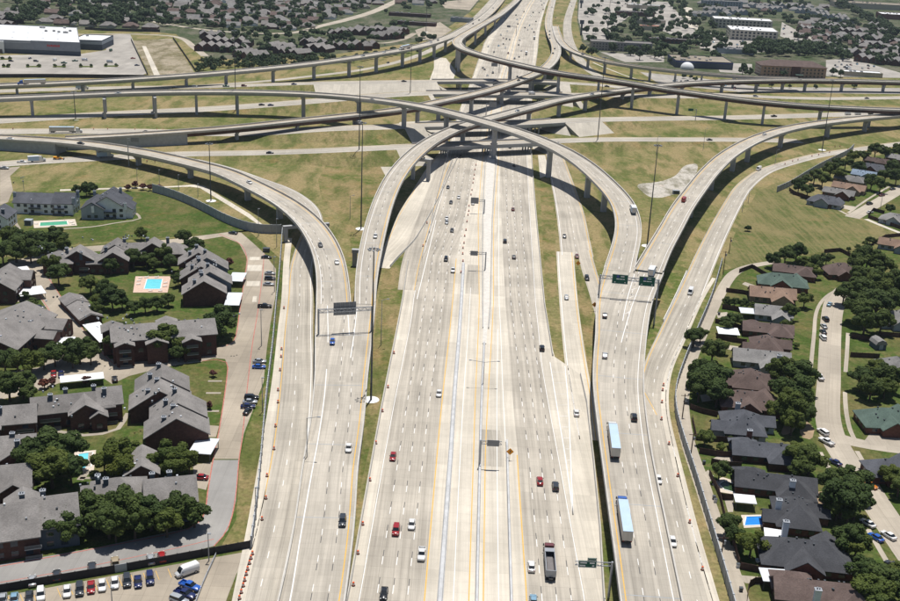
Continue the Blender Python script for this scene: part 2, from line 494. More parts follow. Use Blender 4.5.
def barrier(name, label, path, offs, s0, s1, mat='barrier_concrete', h=1.0, wb=.62, wt=.24, dz=0.0, seg=8.0):
    fo = offs if callable(offs) else const(offs)
    k = max(2, int((s1 - s0) / seg)); mb = MB(); rings = []
    for i in range(k + 1):
        u = s0 + (s1 - s0) * i / k; o = fo(u)
        rings.append([path.at(u, o + a, dz + b) for a, b in ((-wb / 2, 0), (wb / 2, 0), (wb / 2, .1), (wt / 2 + .08, .4), (wt / 2, h), (-wt / 2, h), (-wt / 2 - .08, .4), (-wb / 2, .1))])
    mb.loft(rings)
    o = mb.build(name, mat)
    return tag(o, label, 'barrier')
barrier('concrete_barrier', 'long concrete barrier along the left edge of the main lanes', MAIN, add(offLB, .4), S(880), S(264))
barrier('concrete_barrier', 'broad grey concrete barrier between southbound lanes and the express lane', MAIN, T((601, -8.9), (450, -9.0), (300, -10.4), (262, -11)), S(880), S(264), 'old_barrier', 1.05, 1.5, .9)
barrier('concrete_barrier', 'grey concrete barrier in the centre of the median', MAIN, T((601, 0), (300, -.1)), S(880), S(345), 'old_barrier', 1.1, .9, .5)
barrier('concrete_barrier', 'grey barrier beside the northbound express lane ending at yellow sign', MAIN, T((601, 8.4), (440, 8.3)), S(880), S(443), 'old_barrier', 1.0, .8, .45)
barrier('concrete_barrier', 'long white barrier between northbound lanes and the right grass strip', MAIN, add(offRB, -.35), S(352), S(150))
barrier('concrete_barrier', 'concrete barrier at the lower right edge of the main lanes', MAIN, add(offRB, -.35), S(880), S(365))
barrier('concrete_barrier', 'concrete barrier along the left of the main lanes under flyovers', MAIN, T((240, -29.5), (215, -30.2), (165, -29.3), (110, -29.4)), S(238), S(112))
barrier('concrete_barrier', 'centre barrier of the far main lanes beyond the interchange', MAIN, const(0), S(100), S(-25))
barrier('concrete_barrier', 'left edge barrier of the far main lanes beyond the interchange', MAIN, add(offLB, .4), S(78), S(-25))
barrier('concrete_barrier', 'right edge barrier of the far main lanes beyond the interchange', MAIN, add(offRB, -.4), S(78), S(-25))
# raised white median strip
def median_strip():
    L = []; R = []
    f0 = T((345, -.75), (300, -.9), (220, -2.4), (165, -2.8), (130, -2.4)); f1 = T((345, .75), (300, 1.5), (220, 1.6), (165, 2.6), (130, 2.2))
    rings = []
    for i in range(40):
        u = S(345) + (S(128) - S(345)) * i / 39
        rings.append([MAIN.at(u, f0(u), 0), MAIN.at(u, f1(u), 0), MAIN.at(u, f1(u), .35), MAIN.at(u, f0(u), .35)])
    mb = MB(); mb.loft(rings); o = mb.build('median_kerb', 'kerb_white'); o['kind'] = 'structure'
median_strip()
for sgn, (ya, yb) in ((-1, (330, 130)), (1, (330, 130))):
    barrier('concrete_barrier', 'thin barrier on the %s side of the white median strip' % ('left' if sgn < 0 else 'right'), MAIN,
            T((330, sgn * 1.1 + .3), (300, 2.0 if sgn > 0 else -1.4), (220, 2.2 if sgn > 0 else -3.0), (165, 3.4 if sgn > 0 else -3.6), (130, sgn * 3.2)), S(ya), S(yb), 'old_barrier', .8, .5, .2)

# ------------------------------------------------------------------ surface roads (centre line and width)
def road(name, pts, mat='road_concrete', z=0.045, lines=(), step=5.0, smooth=2, key=None):
    path = Path([(*A(p[0], p[1], p[3] if len(p) > 3 else z)[:3], p[2]) for p in pts], step, smooth)
    L = [path.off(i, -path.w[i] / 2) for i in range(len(path.p))]; R = [path.off(i, path.w[i] / 2) for i in range(len(path.p))]
    o = put(name, strip_mesh(name, L, R, mat)); o['kind'] = 'structure'
    for kind, off, *rest in lines:
        f = (lambda c: (lambda u: c(path.width(u))))(off) if callable(off) else off
        if kind == 'dash':
            line(o, path, f, .2, 'line_white', name='lane_dash_row', dz=.02, dash=(3.2, 12.2, 0))
        else: line(o, path, f, .26, 'line_' + kind, dz=.02)
    PATHS[key or name] = path
    return o, path
LW = lambda w: -w / 2 + .9
RW = lambda w: w / 2 - .9
# left frontage road: leaves the cross street, swings under the flyover, runs down the left edge
road('left_frontage_road', [(180, 157, 8), (225, 168, 8), (258, 179.5, 8), (288, 191, 8.5), (309, 207, 9), (314, 224, 9.5), (307, 245, 10), (301, 270, 10.5), (300, 300, 11), (298, 330, 11.5), (297, 365, 12), (294, 410, 12), (289.5, 450, 11.5), (279, 510, 11.3), (268, 560, 11.2), (258, 601, 11.2), (250, 640, 11.2), (197, 900, 11.2)],
     lines=(('white', LW), ('dash', .2), ('yellow', RW)), z=.05)
PATHS['left_frontage'] = PATHS['left_frontage_road']
# right frontage road
road('right_frontage_road', [(960, 137, 10), (900, 143.5, 10), (860, 149, 10), (820, 155, 10), (790, 162.5, 10), (765, 171, 10), (745, 186, 10.5), (733, 204, 10.5), (719, 230, 11), (705, 260, 11.2), (688, 300, 11.2), (672, 335, 11), (660, 362, 10.8), (654, 385, 10.5), (654, 410, 10), (659, 440, 10), (667.5, 480, 9.5), (677, 520, 9.2), (688, 565, 9.2), (698, 601, 9.2), (707, 635, 9), (777, 900, 9)],
     lines=(('yellow', RW), ('dash', 0.2), ('white', LW)), z=.05)
road('right_sidewalk', [(714, 278, 1.8), (701, 300, 1.8), (684, 338, 1.8), (670, 368, 2.2), (665, 392, 2.6), (665.5, 415, 2.8), (671, 440, 2.8), (681, 480, 2.8), (691, 520, 2.8), (703.5, 565, 2.8), (714, 601, 2.8), (723, 635, 2.8), (793, 900, 2.8)], 'new_concrete', .07)
road('left_sidewalk', [(289, 238, 3.0), (286.5, 262, 2.8), (284.5, 300, 2.6), (281, 330, 2.6), (277, 370, 2.6), (272, 410, 2.8), (266, 450, 3.2), (258, 500, 3.4), (249, 550, 3.4), (238.5, 601, 3.2), (232, 635, 3), (181, 900, 3)], 'new_concrete', .07)
# side road between the long flyover and the main lanes (left), with its median wall
road('left_side_road', [(452, 150, 14), (440, 168, 16), (428, 190, 17), (414, 215, 17), (401, 240, 14), (390, 256, 9), (383, 268, 6)], 'new_concrete', .055, lines=(('yellow', RW),))
road('left_slip_lane', [(446, 160, 7), (438, 180, 7.5), (428, 210, 8), (418, 240, 9), (411, 265, 9), (407, 290, 8)], 'main_concrete', .095, lines=(('yellow', LW),))
# right side road and slip ramp
road('right_side_road', [(551, 140, 10), (556, 160, 12), (563, 185, 14), (570, 212, 15.5), (574, 236, 15.5), (577, 256, 16)], 'main_concrete', .05, lines=(('yellow', LW), ('white', RW), ('dash', 0)))
road('right_slip_ramp', [(565, 252, 8.5), (566.5, 275, 8.2), (568.5, 300, 8), (571, 325, 8), (576, 364, 8.2), (582, 400, 8), (588, 440, 7)], 'new_concrete', .055, lines=(('yellow', LW), ('white', RW)))
road('right_link_road', [(584, 250, 7), (589, 270, 7), (595.5, 290, 6.5), (602, 312, 6.5), (613, 345, 6.5), (634, 385, 6.5), (650, 415, 6.5)], 'main_concrete', .052, lines=(('yellow', LW),))
# far frontage roads
road('far_left_frontage', [(120, 88.2, 8), (200, 85.5, 8), (260, 81.5, 8), (300, 77.3, 8), (360, 70, 8), (400, 61.2, 8.5), (430, 50.5, 9), (452, 38, 10), (470, 24, 11), (486, 8, 12), (500, -8, 12)], z=.05, smooth=4)
road('far_right_frontage', [(585, -22, 10), (577, -8, 10), (571, 8, 11), (567.5, 22, 11.5), (568, 36, 12), (572, 48, 12), (580, 60, 11), (592, 72, 10), (612, 82, 9)], z=.05, smooth=4)
road('far_side_path', [(593, 62.5, 2), (610, 69.5, 2), (630, 77, 2), (655, 84.5, 2)], 'new_concrete', .05)
ground_patch('apron', [(434, 57), (446, 58), (456, 71), (452, 84), (428, 84), (434, 68)], 'new_concrete', .03)
ground_patch('apron', [(538, 155), (545, 155), (550, 175), (540, 178)], 'new_concrete', .04)
ground_patch('slope_apron', [(372, 150), (408, 146), (404, 156), (386, 177)], 'slope_paving', .035)
ground_patch('slope_apron', [(400, 122), (440, 120), (445, 140), (420, 143), (392, 132)], 'slope_paving', .035)
ground_patch('path_strip', [(60, 189.3), (170, 186.2), (196, 184.4), (204, 186), (250, 214), (262, 224), (262, 227), (246, 216), (200, 188), (190, 186.6), (60, 191)], 'new_concrete', .04)
ground_patch('corner_pavement', [(0, 166), (22, 165), (10, 176), (13, 190), (8, 202), (0, 205)], 'lot_concrete', .03)
ground_patch('gravel_bed', [(634, 184), (660, 182), (676, 176), (684, 165), (700, 163), (690, 190), (668, 196), (660, 198), (648, 197)], 'rubble', .03, 2)

# ------------------------------------------------------------------ cross streets on embankments with bridges over the main lanes
def cross_road(name, label, pts, width, bridge, lines=(), mat='road_concrete'):
    # pts (px, py, z); bridge (px_left, px_right) where it spans the main lanes
    path = Path([tuple(A(x, y, z)) for x, y, z in pts], 5.0, 8)
    n = len(path.p)
    L = [path.off(i, -width / 2) for i in range(n)]; R = [path.off(i, width / 2) for i in range(n)]
    o = put('cross_road', strip_mesh('cross_road', L, R, mat)); o['kind'] = 'structure'
    line(o, path, -width / 2 + 1.2, .26, 'line_yellow', dz=.02); line(o, path, width / 2 - 1.2, .26, 'line_white', dz=.02)
    k = -width / 2 + 1.2 + 3.66
    while k < width / 2 - 2:
        line(o, path, k, .14, 'line_white', name='lane_dash_row', dz=.02, dash=(3.2, 12.2, 0)); k += 3.66
    PATHS[name] = path
    ia = path.nearest_px(bridge[0], P(path.p[path.nearest_px(bridge[0], pts[0][1])])[1])
    ia = min(range(n), key=lambda i: abs(P(path.p[i])[0] - bridge[0])); ib = min(range(n), key=lambda i: abs(P(path.p[i])[0] - bridge[1]))
    # embankments, paved with concrete near the bridge
    pave = {'c1': (310, 566), 'c2': (424, 570), 'c3': (398, 594), 'c4': (392, 556)}[name]
    ja = min(range(n), key=lambda i: abs(P(path.p[i])[0] - pave[0])); jb = min(range(n), key=lambda i: abs(P(path.p[i])[0] - pave[1]))
    for a, b, emat in ((0, ja, 'grass'), (ja, ia, 'slope_paving'), (ib, jb, 'slope_paving'), (jb, n - 1, 'grass')):
        if b <= a: continue
        mb = MB(); rings = []
        for i in range(a, b + 1):
            h = max(path.p[i].z, .05)
            d = path.p[i].z
            rings.append([path.off(i, -width / 2 - 1.2 - 2.6 * h, -d - .1), path.off(i, -width / 2 - 1.0, -.06), path.off(i, width / 2 + 1.0, -.06), path.off(i, width / 2 + 1.2 + 2.6 * h, -d - .1)])
        mb.loft(rings, 0, True); mb.uv = [(v[0], v[1]) for v in mb.v]
        e = mb.build('embankment', emat); e['kind'] = 'structure'
        if b != ia and a != ib: continue
        # paved end slope
        j, sg = (ia, 1) if b == ia else (ib, -1)
        q = path.p[j]; tdir = path.t[j] * sg; hw = width / 2 + 1.2
        mb = MB()
        top0, top1 = q + path.n[j] * -hw, q + path.n[j] * hw
        c0 = top0 + tdir * 11; c1 = top1 + tdir * 11
        w0 = top0 - path.n[j] * 12; w1 = top1 + path.n[j] * 12
        for v in (top0, top1): v.z = q.z - 1.6
        for v in (c0, c1, w0, w1): v.z = -.2
        mb.face([top0, top1, c1, c0]); mb.face([top0, c0, w0 + tdir * 4]); mb.face([top1, w1 + tdir * 4, c1])
        mb.uv = [(v[0], v[1]) for v in mb.v]
        e = mb.build('slope_paving', 'slope_paving'); e['kind'] = 'structure'
    # the bridge itself
    base = path.p[ia].copy(); base.z = 0
    root = thing('overpass_bridge', label, 'bridge', base)
    off = -base
    sub = Path.__new__(Path); sub.p = path.p[ia:ib + 1]; sub.w = path.w[ia:ib + 1]; sub.finish()
    hw = width / 2
    put('deck', section_mesh('deck', sub, lambda i: [(-hw - .5, -.05), (hw + .5, -.05), (hw + .5, -.4), (-hw - .5, -.4)], 'pier_concrete'), root, off)
    for k in range(5):
        o = -hw + .8 + k * (width - 1.6) / 4
        put('girder', section_mesh('girder', sub, lambda i, o=o: [(o - .5, -.4), (o + .5, -.4), (o + .5, -1.6), (o - .5, -1.6)], 'girder_grey'), root, off)
    for sg in (-1, 1):
        put('parapet', section_mesh('parapet', sub, lambda i, s=sg: sorted_ring(s * (hw + .1), s * (hw + .52), -.1, .95), 'pier_concrete'), root, off)
    for fr in (.2, .5, .8):
        u = sub.L * fr; c = sub.at(u); i = sub.nearest(c)
        mb = MB(); a = atan2(sub.n[i].y, sub.n[i].x)
        for k in range(4):
            q = c + sub.n[i] * (-hw + 1.5 + k * (width - 3) / 3)
            mb.cyl((q.x, q.y, 0), (q.x, q.y, c.z - 2.6), .55, .55, 10)
        mb.box((c.x, c.y, c.z - 2.1), (width - .5, 1.3, 1.0), 0, a)
        mb.build('pier_bent', 'pier_concrete', root, off)
    for j, sg in ((0, -1), (len(sub.p) - 1, 1)):
        q = sub.p[j] + sub.t[j] * (.5 * sg); mb = MB()
        mb.box((q.x, q.y, q.z / 2 - .45), (width + 2.2, 1.0, q.z - .9), 0, atan2(sub.n[j].y, sub.n[j].x))
        mb.build('abutment', 'pier_concrete', root, off)
    return path
def sorted_ring(a, b, z0, z1):
    a, b = min(a, b), max(a, b)
    return [(a, z0), (b, z0), (b, z1), (a, z1)]
cross_road('c1', 'far short overpass bridge with cars behind the stacked flyovers', [(-60, 93, .3), (0, 91, .4), (100, 88, .8), (200, 86.5, 2), (260, 84.8, 4), (310, 83.2, 6), (370, 82, 6.6), (420, 81.3, 6.8), (507, 81, 6.8), (560, 82.5, 6.8), (600, 85, 6), (640, 89, 4), (700, 93, 2.2), (760, 96.5, 1), (820, 98.4, .5), (900, 97.6, .4), (960, 97, .3)], 15, (436, 560))
cross_road('c2', 'second overpass bridge from the back, wide and pale', [(-60, 124, .3), (0, 120.6, .4), (100, 114.4, .8), (200, 109.3, 1.6), (260, 105.3, 3), (320, 100.5, 5), (380, 95.5, 6.6), (430, 93, 6.8), (500, 94.2, 6.8), (560, 94.7, 6.8), (610, 95, 5.5), (650, 96, 4), (700, 96.3, 2.4)], 20, (430, 566))
cross_road('c3', 'third overpass bridge crossing under the curved flyovers', [(-60, 131, .3), (0, 131.3, .3), (70, 131, .5), (150, 131.5, .8), (220, 133.5, 1.5), (270, 132.5, 3), (320, 128.8, 5), (370, 127.3, 6.5), (420, 125.6, 6.8), (470, 124.6, 6.8), (524, 123.4, 6.8), (580, 120, 6.2), (640, 118.7, 3.5), (720, 117.7, 1.2), (820, 115, .4), (900, 112.4, .3), (960, 111, .3)], 18, (424, 558))
cross_road('c4', 'nearest overpass bridge carrying the cross street over the main lanes', [(-60, 172, .3), (0, 164, .3), (60, 160, .4), (120, 157, .6), (180, 153.8, 1), (240, 153, 2), (300, 151.4, 4), (350, 149.2, 6), (400, 146.9, 6.8), (460, 144.9, 6.8), (520, 142.4, 6.8), (560, 140.6, 6.6), (610, 139.3, 4.5), (660, 139.4, 2.4), (740, 139.6, .8), (800, 141, .4)], 15, (417, 552))

# ------------------------------------------------------------------ flyovers
def flyover(name, label, pts, width, piers, girder='girder_grey', yellow=-1, dash=True, parapets=(1, 1), depth=1.9, white=True, dashes=None, pier_kind='T', key=None, step=5.0, smooth=6, trim=0):
    w0 = lambda p: p[3] if len(p) > 3 else width
    path = Path([(*A(p[0], p[1], p[2])[:3], w0(p)) for p in pts], step, smooth)
    PATHS[key or name] = path
    n = len(path.p)
    base = path.p[n // 2].copy(); base.z = 0
    root = thing('flyover', label, 'flyover', base)
    off = -base
    W_ = path.w
    L = [path.off(i, -W_[i] / 2) for i in range(n)]; R = [path.off(i, W_[i] / 2) for i in range(n)]
    put('road_surface', strip_mesh('road_surface', L, R, 'deck_concrete'), root, off)
    put('deck', section_mesh('deck', path, lambda i: [(-W_[i] / 2 - .45, -.02), (W_[i] / 2 + .45, -.02), (W_[i] / 2 + .45, -.35), (-W_[i] / 2 - .45, -.35)], 'barrier_concrete'), root, off)
    ins = 1.0 if girder == 'girder_brown' else 1.4
    if girder == 'girder_brown': depth = max(depth, 2.9)
    put('girder', section_mesh('girder', path, lambda i: [(-W_[i] / 2 + ins, -.35), (W_[i] / 2 - ins, -.35), (W_[i] / 2 - ins - .4, -depth), (-W_[i] / 2 + ins + .4, -depth)], girder), root, off)
    for sg, on in zip((-1, 1), parapets):
        if on:
            put('parapet', section_mesh('parapet', path, lambda i, s=sg: sorted_ring(s * (W_[i] / 2), s * (W_[i] / 2 + .42), -.34, 1.0), 'barrier_concrete'), root, off)
    ye = (lambda u: yellow * (path.width(u) / 2 - 1.1)); wh = (lambda u: -yellow * (path.width(u) / 2 - 1.6))
    line(root, path, ye, .3, 'line_yellow', name='edge_line')
    if white: line(root, path, wh, .22, 'line_white', name='edge_line')
    for f in (dashes or ([const(.35 * -yellow * -1)] if dash else [])):
        line(root, path, f, .17, 'line_white', name='lane_dash_row', dash=(2.8, 12.2, 0))
        line(root, path, f, .2, 'line_black', name='contrast_dash_row', dash=(3.0, 12.2, 3.5))
    # expansion joints
    k = 30.0; mb = MB()
    while k < path.L - 5:
        w = path.width(k) / 2; i = path.nearest(path.at(k))
        a = path.at(k - .12, -w, .015); b = path.at(k - .12, w, .015); c = path.at(k + .12, w, .015); d = path.at(k + .12, -w, .015)
        mb.face([a, b, c, d]); k += 41
    if mb.f: put('expansion_joint', mb.mesh('expansion_joint', 'girder_grey', fix=False), root, off)['kind'] = 'stuff'
    for pp in piers:
        v = A(pp[0], pp[1], 0); i = path.nearest(v); pier(root, off, path, i, depth, pp[2] if len(pp) > 2 else pier_kind)
    return path
def pier(root, off, path, i, depth, kind='T'):
    c = path.p[i]; a = atan2(path.n[i].y, path.n[i].x); w = path.w[i]; top = c.z - depth - .02
    if top < 1.5: return
    mb = MB(); nrm = path.n[i]
    if kind == 'T':
        cw = min(3.0, w * .28)
        mb.box((c.x, c.y, (top - 1.6) / 2 - .1), (cw, 1.9, top - 1.6 + .2), 0, a)
        k = len(mb.v); mb.box((c.x, c.y, top - .8), (w * .62, 2.1, 1.6), 0, a)
        for q in range(k, k + 4):                              # taper the cap towards the column
            x, y, z = mb.v[q]; mb.v[q] = (c.x + (x - c.x) * .5, c.y + (y - c.y) * .93, z)
    elif kind == 'straddle':
        for sg in (-1, 1):
            q = c + nrm * (sg * (w / 2 + 4.0))
            mb.box((q.x, q.y, (top - 1.5) / 2 - .1), (1.9, 1.9, top - 1.5 + .2), 0, a)
        mb.box((c.x, c.y, top - .75), (w + 10.4, 2.0, 1.5), 0, a)
    elif kind == 'two':
        for sg in (-1, 1):
            q = c + nrm * (sg * w * .28)
            mb.box((q.x, q.y, (top - 1.3) / 2 - .1), (1.6, 1.6, top - 1.3 + .2), 0, a)
        mb.box((c.x, c.y, top - .65), (w * .85, 1.8, 1.3), 0, a)
    elif kind in ('outL', 'outR'):
        sg = -1 if kind == 'outL' else 1
        q = c + nrm * (sg * (w / 2 + 3.0)); q2 = c - nrm * (sg * w * .15)
        mb.box((q.x, q.y, (top - 1.6) / 2 - .1), (2.1, 2.1, top - 1.6 + .2), 0, a)
        mb.box((q2.x, q2.y, (top - 1.6) / 2 - .1), (2.1, 2.1, top - 1.6 + .2), 0, a)
        m = (q + q2) / 2
        mb.box((m.x, m.y, top - .8), ((q - q2).length + 2.6, 2.3, 1.6), 0, a)
    mb.build('pier', 'pier_concrete', root, off)

F1 = flyover('f1', 'left flyover sweeping from the left edge down to the lower ramp', [(-40, 136, 6.3), (0, 138, 6.5), (60, 141.5, 7), (100, 146, 7.6), (150, 154.2, 8.2), (205, 167, 8.8), (222, 171.5, 9), (252, 185.5, 9.6), (284, 202.5, 10), (307, 221, 10), (321, 240, 9.8), (329.5, 261, 9.2), (333, 284, 8.4), (333.5, 304, 7.7, 13)], 12.6,
     [(97, 158), (138, 166), (183, 179), (233, 203), (258, 222, 'T'), (293, 240, 'straddle'), (315, 283)], key='f1', dashes=[const(.6), const(4.2)])
F4 = flyover('f4', 'slim curved flyover rising from the lower left ramp to the far right', [(365, 304, 7.7, 7.5), (366.5, 278, 9, 8.5), (370.5, 252, 10.5, 9.5), (376, 227, 12), (384, 201, 13.5), (394.5, 178.7, 15), (410, 158.8, 16), (430, 142.4, 16.2), (454, 130, 16), (478, 121.5, 15.5), (500, 115.8, 15), (517, 111, 14.5), (533, 107, 14), (560, 100, 13), (610, 92, 12), (650, 86.7, 11.5), (687, 83.3, 11), (720, 81.5, 11), (780, 80.2, 10.8), (840, 80.6, 10.5), (900, 82, 10), (960, 83.5, 10)], 10,
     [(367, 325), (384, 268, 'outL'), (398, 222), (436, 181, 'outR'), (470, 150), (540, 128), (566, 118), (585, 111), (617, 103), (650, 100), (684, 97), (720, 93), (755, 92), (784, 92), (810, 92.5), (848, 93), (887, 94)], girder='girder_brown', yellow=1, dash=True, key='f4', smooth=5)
F2 = flyover('f2', 'tall two lane flyover arching from the left over everything to the right ramp', [(-60, 101, 11.5), (0, 98.5, 12.8), (60, 96, 14.5), (120, 93.2, 16.5), (180, 92, 17), (240, 92, 17.3), (300, 93.7, 18), (350, 97.2, 20.5), (400, 103, 23.5), (440, 110.5, 24), (480, 121, 23), (520, 133, 21.5), (553, 146.3, 20), (573, 157, 18.3), (590, 169.5, 16.8), (609, 187.5, 15.2), (621, 201.5, 14.2), (627, 216, 13.5), (628.5, 231, 12.8), (626, 245, 12.2), (622, 260, 11.5), (619, 271, 11.1, 12.5)], 12,
     [(36.7, 113), (108, 117, 'straddle'), (154, 115.5, 'straddle'), (194.7, 114.5), (240.7, 114.8), (304, 118), (355, 127), (406.7, 137), (447, 146), (491, 160), (538.7, 178.5), (581, 197), (597, 211), (612, 228), (622, 246), (628, 268), (622, 290)], yellow=1, key='f2', smooth=8)
F3 = flyover('f3', 'right flyover curving from the right edge down to the right ramp', [(980, 108, 9), (900, 115, 10), (850, 119.7, 11), (798, 127, 12), (760, 138, 13), (730, 154, 13.4), (710, 172, 13.3), (693.5, 193, 13), (682, 209, 12.7), (671.5, 228, 12.2), (658.5, 251, 11.6), (648.5, 271, 11.1, 12)], 10.8,
     [(884, 135), (838, 140), (797, 150), (752, 163), (733, 172), (714, 191), (697, 218), (684, 243), (673, 268), (657, 294)], yellow=1, key='f3', smooth=5)
M1 = flyover('m1', 'wide lower left ramp where two flyovers merge', [(346, 304, 7.7, 22.6), (343.5, 340, 6.4, 20), (341, 380, 5.2, 17), (337.5, 420, 4.6, 16), (330, 470, 4.2, 15.2), (325, 520, 4.2, 15), (317.5, 570, 4.2, 14.8), (310.5, 608, 4.2, 14.8), (304, 640, 4.2, 14.8), (251, 900, 4.2, 14.8)], 15,
     [(343, 345), (341, 395)], yellow=-1, key='m1', smooth=2, white=False, dash=False, dashes=[const(.3), const(-3.6)])
M2 = flyover('m2', 'wide right ramp with trucks where two flyovers merge', [(634, 271, 11.1, 24.8), (624.5, 300, 10.3, 21.6), (620.7, 338, 9.4, 18), (618, 382, 8.6, 16.4), (622.5, 428, 8, 14.9), (628.3, 467, 7.5, 14.3), (637.5, 521, 7, 14.2), (645, 565, 6.6, 14), (651, 601, 6.4, 14), (657, 635, 6.2, 14), (704, 900, 5.6, 14)], 14,
     [(612, 330), (625, 330), (609, 390), (612, 450), (622, 520), (640, 600)], yellow=1, key='m2', smooth=2, dash=False, dashes=[const(-2.2), const(1.6)], depth=1.7)
F5 = flyover('f5', 'far left flyover climbing towards the top of the picture', [(-60, 88.5, 6.5), (0, 85.6, 7.5), (60, 83.2, 8), (120, 80, 9), (187, 75.5, 10.5), (230, 72, 12), (278, 67.5, 13.5), (317, 63, 14.5), (350, 58.5, 16.5), (379, 54, 17), (403, 50, 16.5), (422, 45.8, 16.5), (440, 40.5, 15.5), (456, 33.8, 13.5), (470, 26, 11), (482, 18.5, 8), (491, 11, 5), (500, 1, 2), (508, -10, .6)], 12.5,
     [(19, 94.5), (80, 92, 'two'), (134.7, 90), (186.7, 89), (230, 88), (278, 84), (316.7, 80.7), (350, 77), (378.7, 72.7), (402.7, 67), (422, 62.5), (432, 57), (446, 52), (458, 44)], yellow=1, key='f5', smooth=8)
F7 = flyover('f7', 'low brown girder flyover slanting under the tall flyovers', [(556, -14, .5), (553, 0, .8), (550, 12, 1.5), (548.5, 24, 3), (551, 35, 5), (555.5, 45, 7.5), (556, 54, 10), (551, 63, 12), (540, 71.5, 14), (520, 80.3, 14.8), (500, 87, 15), (470, 95, 15), (440, 101.5, 14.6), (404, 109, 13.4), (350, 115.5, 11.5), (300, 120.6, 10), (260, 125, 9.2), (220, 129, 8.4), (160, 133.4, 7.4), (100, 137, 6.6), (66, 138.7, 6.4)], 9.6,
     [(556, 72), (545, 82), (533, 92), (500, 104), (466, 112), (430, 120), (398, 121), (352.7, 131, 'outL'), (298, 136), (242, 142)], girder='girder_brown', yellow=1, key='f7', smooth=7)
F8 = flyover('f8', 'far right flyover peeling off the northbound lanes', [(555, 26, 4), (557.5, 35, 6), (562, 43, 8), (573, 51.5, 10.5), (600, 60.3, 12), (630, 65.7, 12.3), (660, 69.5, 12.2), (690, 72.5, 11.8), (720, 75, 11.4), (760, 77.6, 11), (800, 79, 10.7)], 8.5,
     [(573, 60), (586, 68), (602, 74), (622.7, 79), (647, 82), (674, 85), (702, 87), (732, 90)], yellow=-1, key='f8', smooth=7, dash=False)
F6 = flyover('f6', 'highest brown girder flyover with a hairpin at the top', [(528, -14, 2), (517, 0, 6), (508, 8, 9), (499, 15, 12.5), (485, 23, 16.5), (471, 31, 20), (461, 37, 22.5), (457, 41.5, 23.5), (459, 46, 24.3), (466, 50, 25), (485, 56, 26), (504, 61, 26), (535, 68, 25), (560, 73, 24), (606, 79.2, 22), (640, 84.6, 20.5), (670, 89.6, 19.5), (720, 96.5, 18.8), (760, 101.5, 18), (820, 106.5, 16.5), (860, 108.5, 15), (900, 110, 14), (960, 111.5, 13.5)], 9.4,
     [(513, 8), (505, 18), (497, 28), (489, 36), (480, 45), (470, 55), (458, 68), (472, 72), (502, 92), (564, 99), (597, 104), (632, 108.7), (675.5, 115), (722, 122.7), (764.5, 128), (815, 126), (860, 124)], girder='girder_brown', yellow=1, key='f6', smooth=4)
# retaining walls of the left approach
def approach_wall(label, path, s0, s1, side, w, z_under=.5):
    mb = MB(); k = max(2, int((s1 - s0) / 5)); rings = []
    for i in range(k + 1):
        u = s0 + (s1 - s0) * i / k
        c = path.at(u, side * (w / 2 - .1)); d = path.at(u, side * (w / 2 - .7))
        rings.append([(c.x, c.y, -.1), (d.x, d.y, -.1), (d.x, d.y, c.z - .4), (c.x, c.y, c.z - .4)])
    mb.loft(rings)
    return tag(mb.build('retaining_wall', 'wall_panel'), label, 'retaining wall')
s60 = F1.s[F1.nearest_px(62, 141.5)]
approach_wall('grey retaining wall under the start of the left flyover, near side', F1, 0, s60, 1, 12.6)
approach_wall('grey retaining wall under the start of the left flyover, far side', F1, 0, s60, -1, 12.6)
s7 = F7.s[F7.nearest_px(186, 131.6)]
for side, word in ((-1, 'near'), (1, 'far')):
    approach_wall('grey retaining wall under the low ramp end, %s side' % word, F7, s7, F7.L, side, 9.6)
mb = MB(); c = F7.at(s7); i7 = F7.nearest(c)
mb.box((c.x, c.y, c.z / 2 - .3), (9.0, .8, c.z - .6), 0, atan2(F7.n[i7].y, F7.n[i7].x))
tag(mb.build('abutment_wall', 'wall_panel'), 'end wall of the retained low ramp', 'retaining wall')
mb = MB(); c = F1.at(s60); i1 = F1.nearest(c)
mb.box((c.x, c.y, c.z / 2 - .3), (12.0, .8, c.z - .6), 0, atan2(F1.n[i1].y, F1.n[i1].x))
tag(mb.build('abutment_wall', 'wall_panel'), 'end wall where the left flyover leaves its retaining walls', 'retaining wall')

# painted gores on the merged ramps
def gore(root, key, px, w=.3, mat='line_white', z=.03):
    p = PATHS[key]; pts = []
    for x, y in px:
        i = p.nearest_px(x, y)
        for _ in range(3): c = A(x, y, p.p[i].z); i = p.nearest(c)
        pts.append((c.x, c.y, p.p[i].z + z))
    q = Path(pts, 3.0, 0); o = put('gore_line', line_mesh('gore_line', q, 0.0, w, mat, dz=0), root); o.location = -root.location
RM1 = [o for o in THINGS if o['label'].startswith('wide lower left ramp')][0]; RM2 = [o for o in THINGS if o['label'].startswith('wide right ramp')][0]
gore(RM2, 'm2', [(634.5, 274), (627, 300), (622, 325), (619.5, 345), (618.5, 356)]); gore(RM2, 'm2', [(644.5, 274), (632, 306), (624, 332), (619.5, 350), (618.5, 356)])
for y, xa, xb in ((280, 633, 640), (288, 631, 637), (296, 629, 634), (304, 627, 631.5), (312, 625, 629)): gore(RM2, 'm2', [(xa, y + 2), (xb, y)], .25)
gore(RM1, 'm1', [(327.5, 306), (328, 340), (326.5, 370), (324, 400), (318, 440), (310.5, 480), (300, 540), (292, 590), (286, 620), (233, 880)])
gore(RM1, 'm1', [(347.5, 309), (349.5, 340), (349, 362)]); gore(RM1, 'm1', [(357, 309), (354, 335), (350.5, 358), (349, 368)])
def flat_gore(px, w=.3, z=.11, mat='line_white'):
    q = Path([tuple(A(x, y, z)) for x, y in px], 3.0, 0); o = put('gore_line', line_mesh('gore_line', q, 0.0, w, mat, dz=0), ROAD_R)
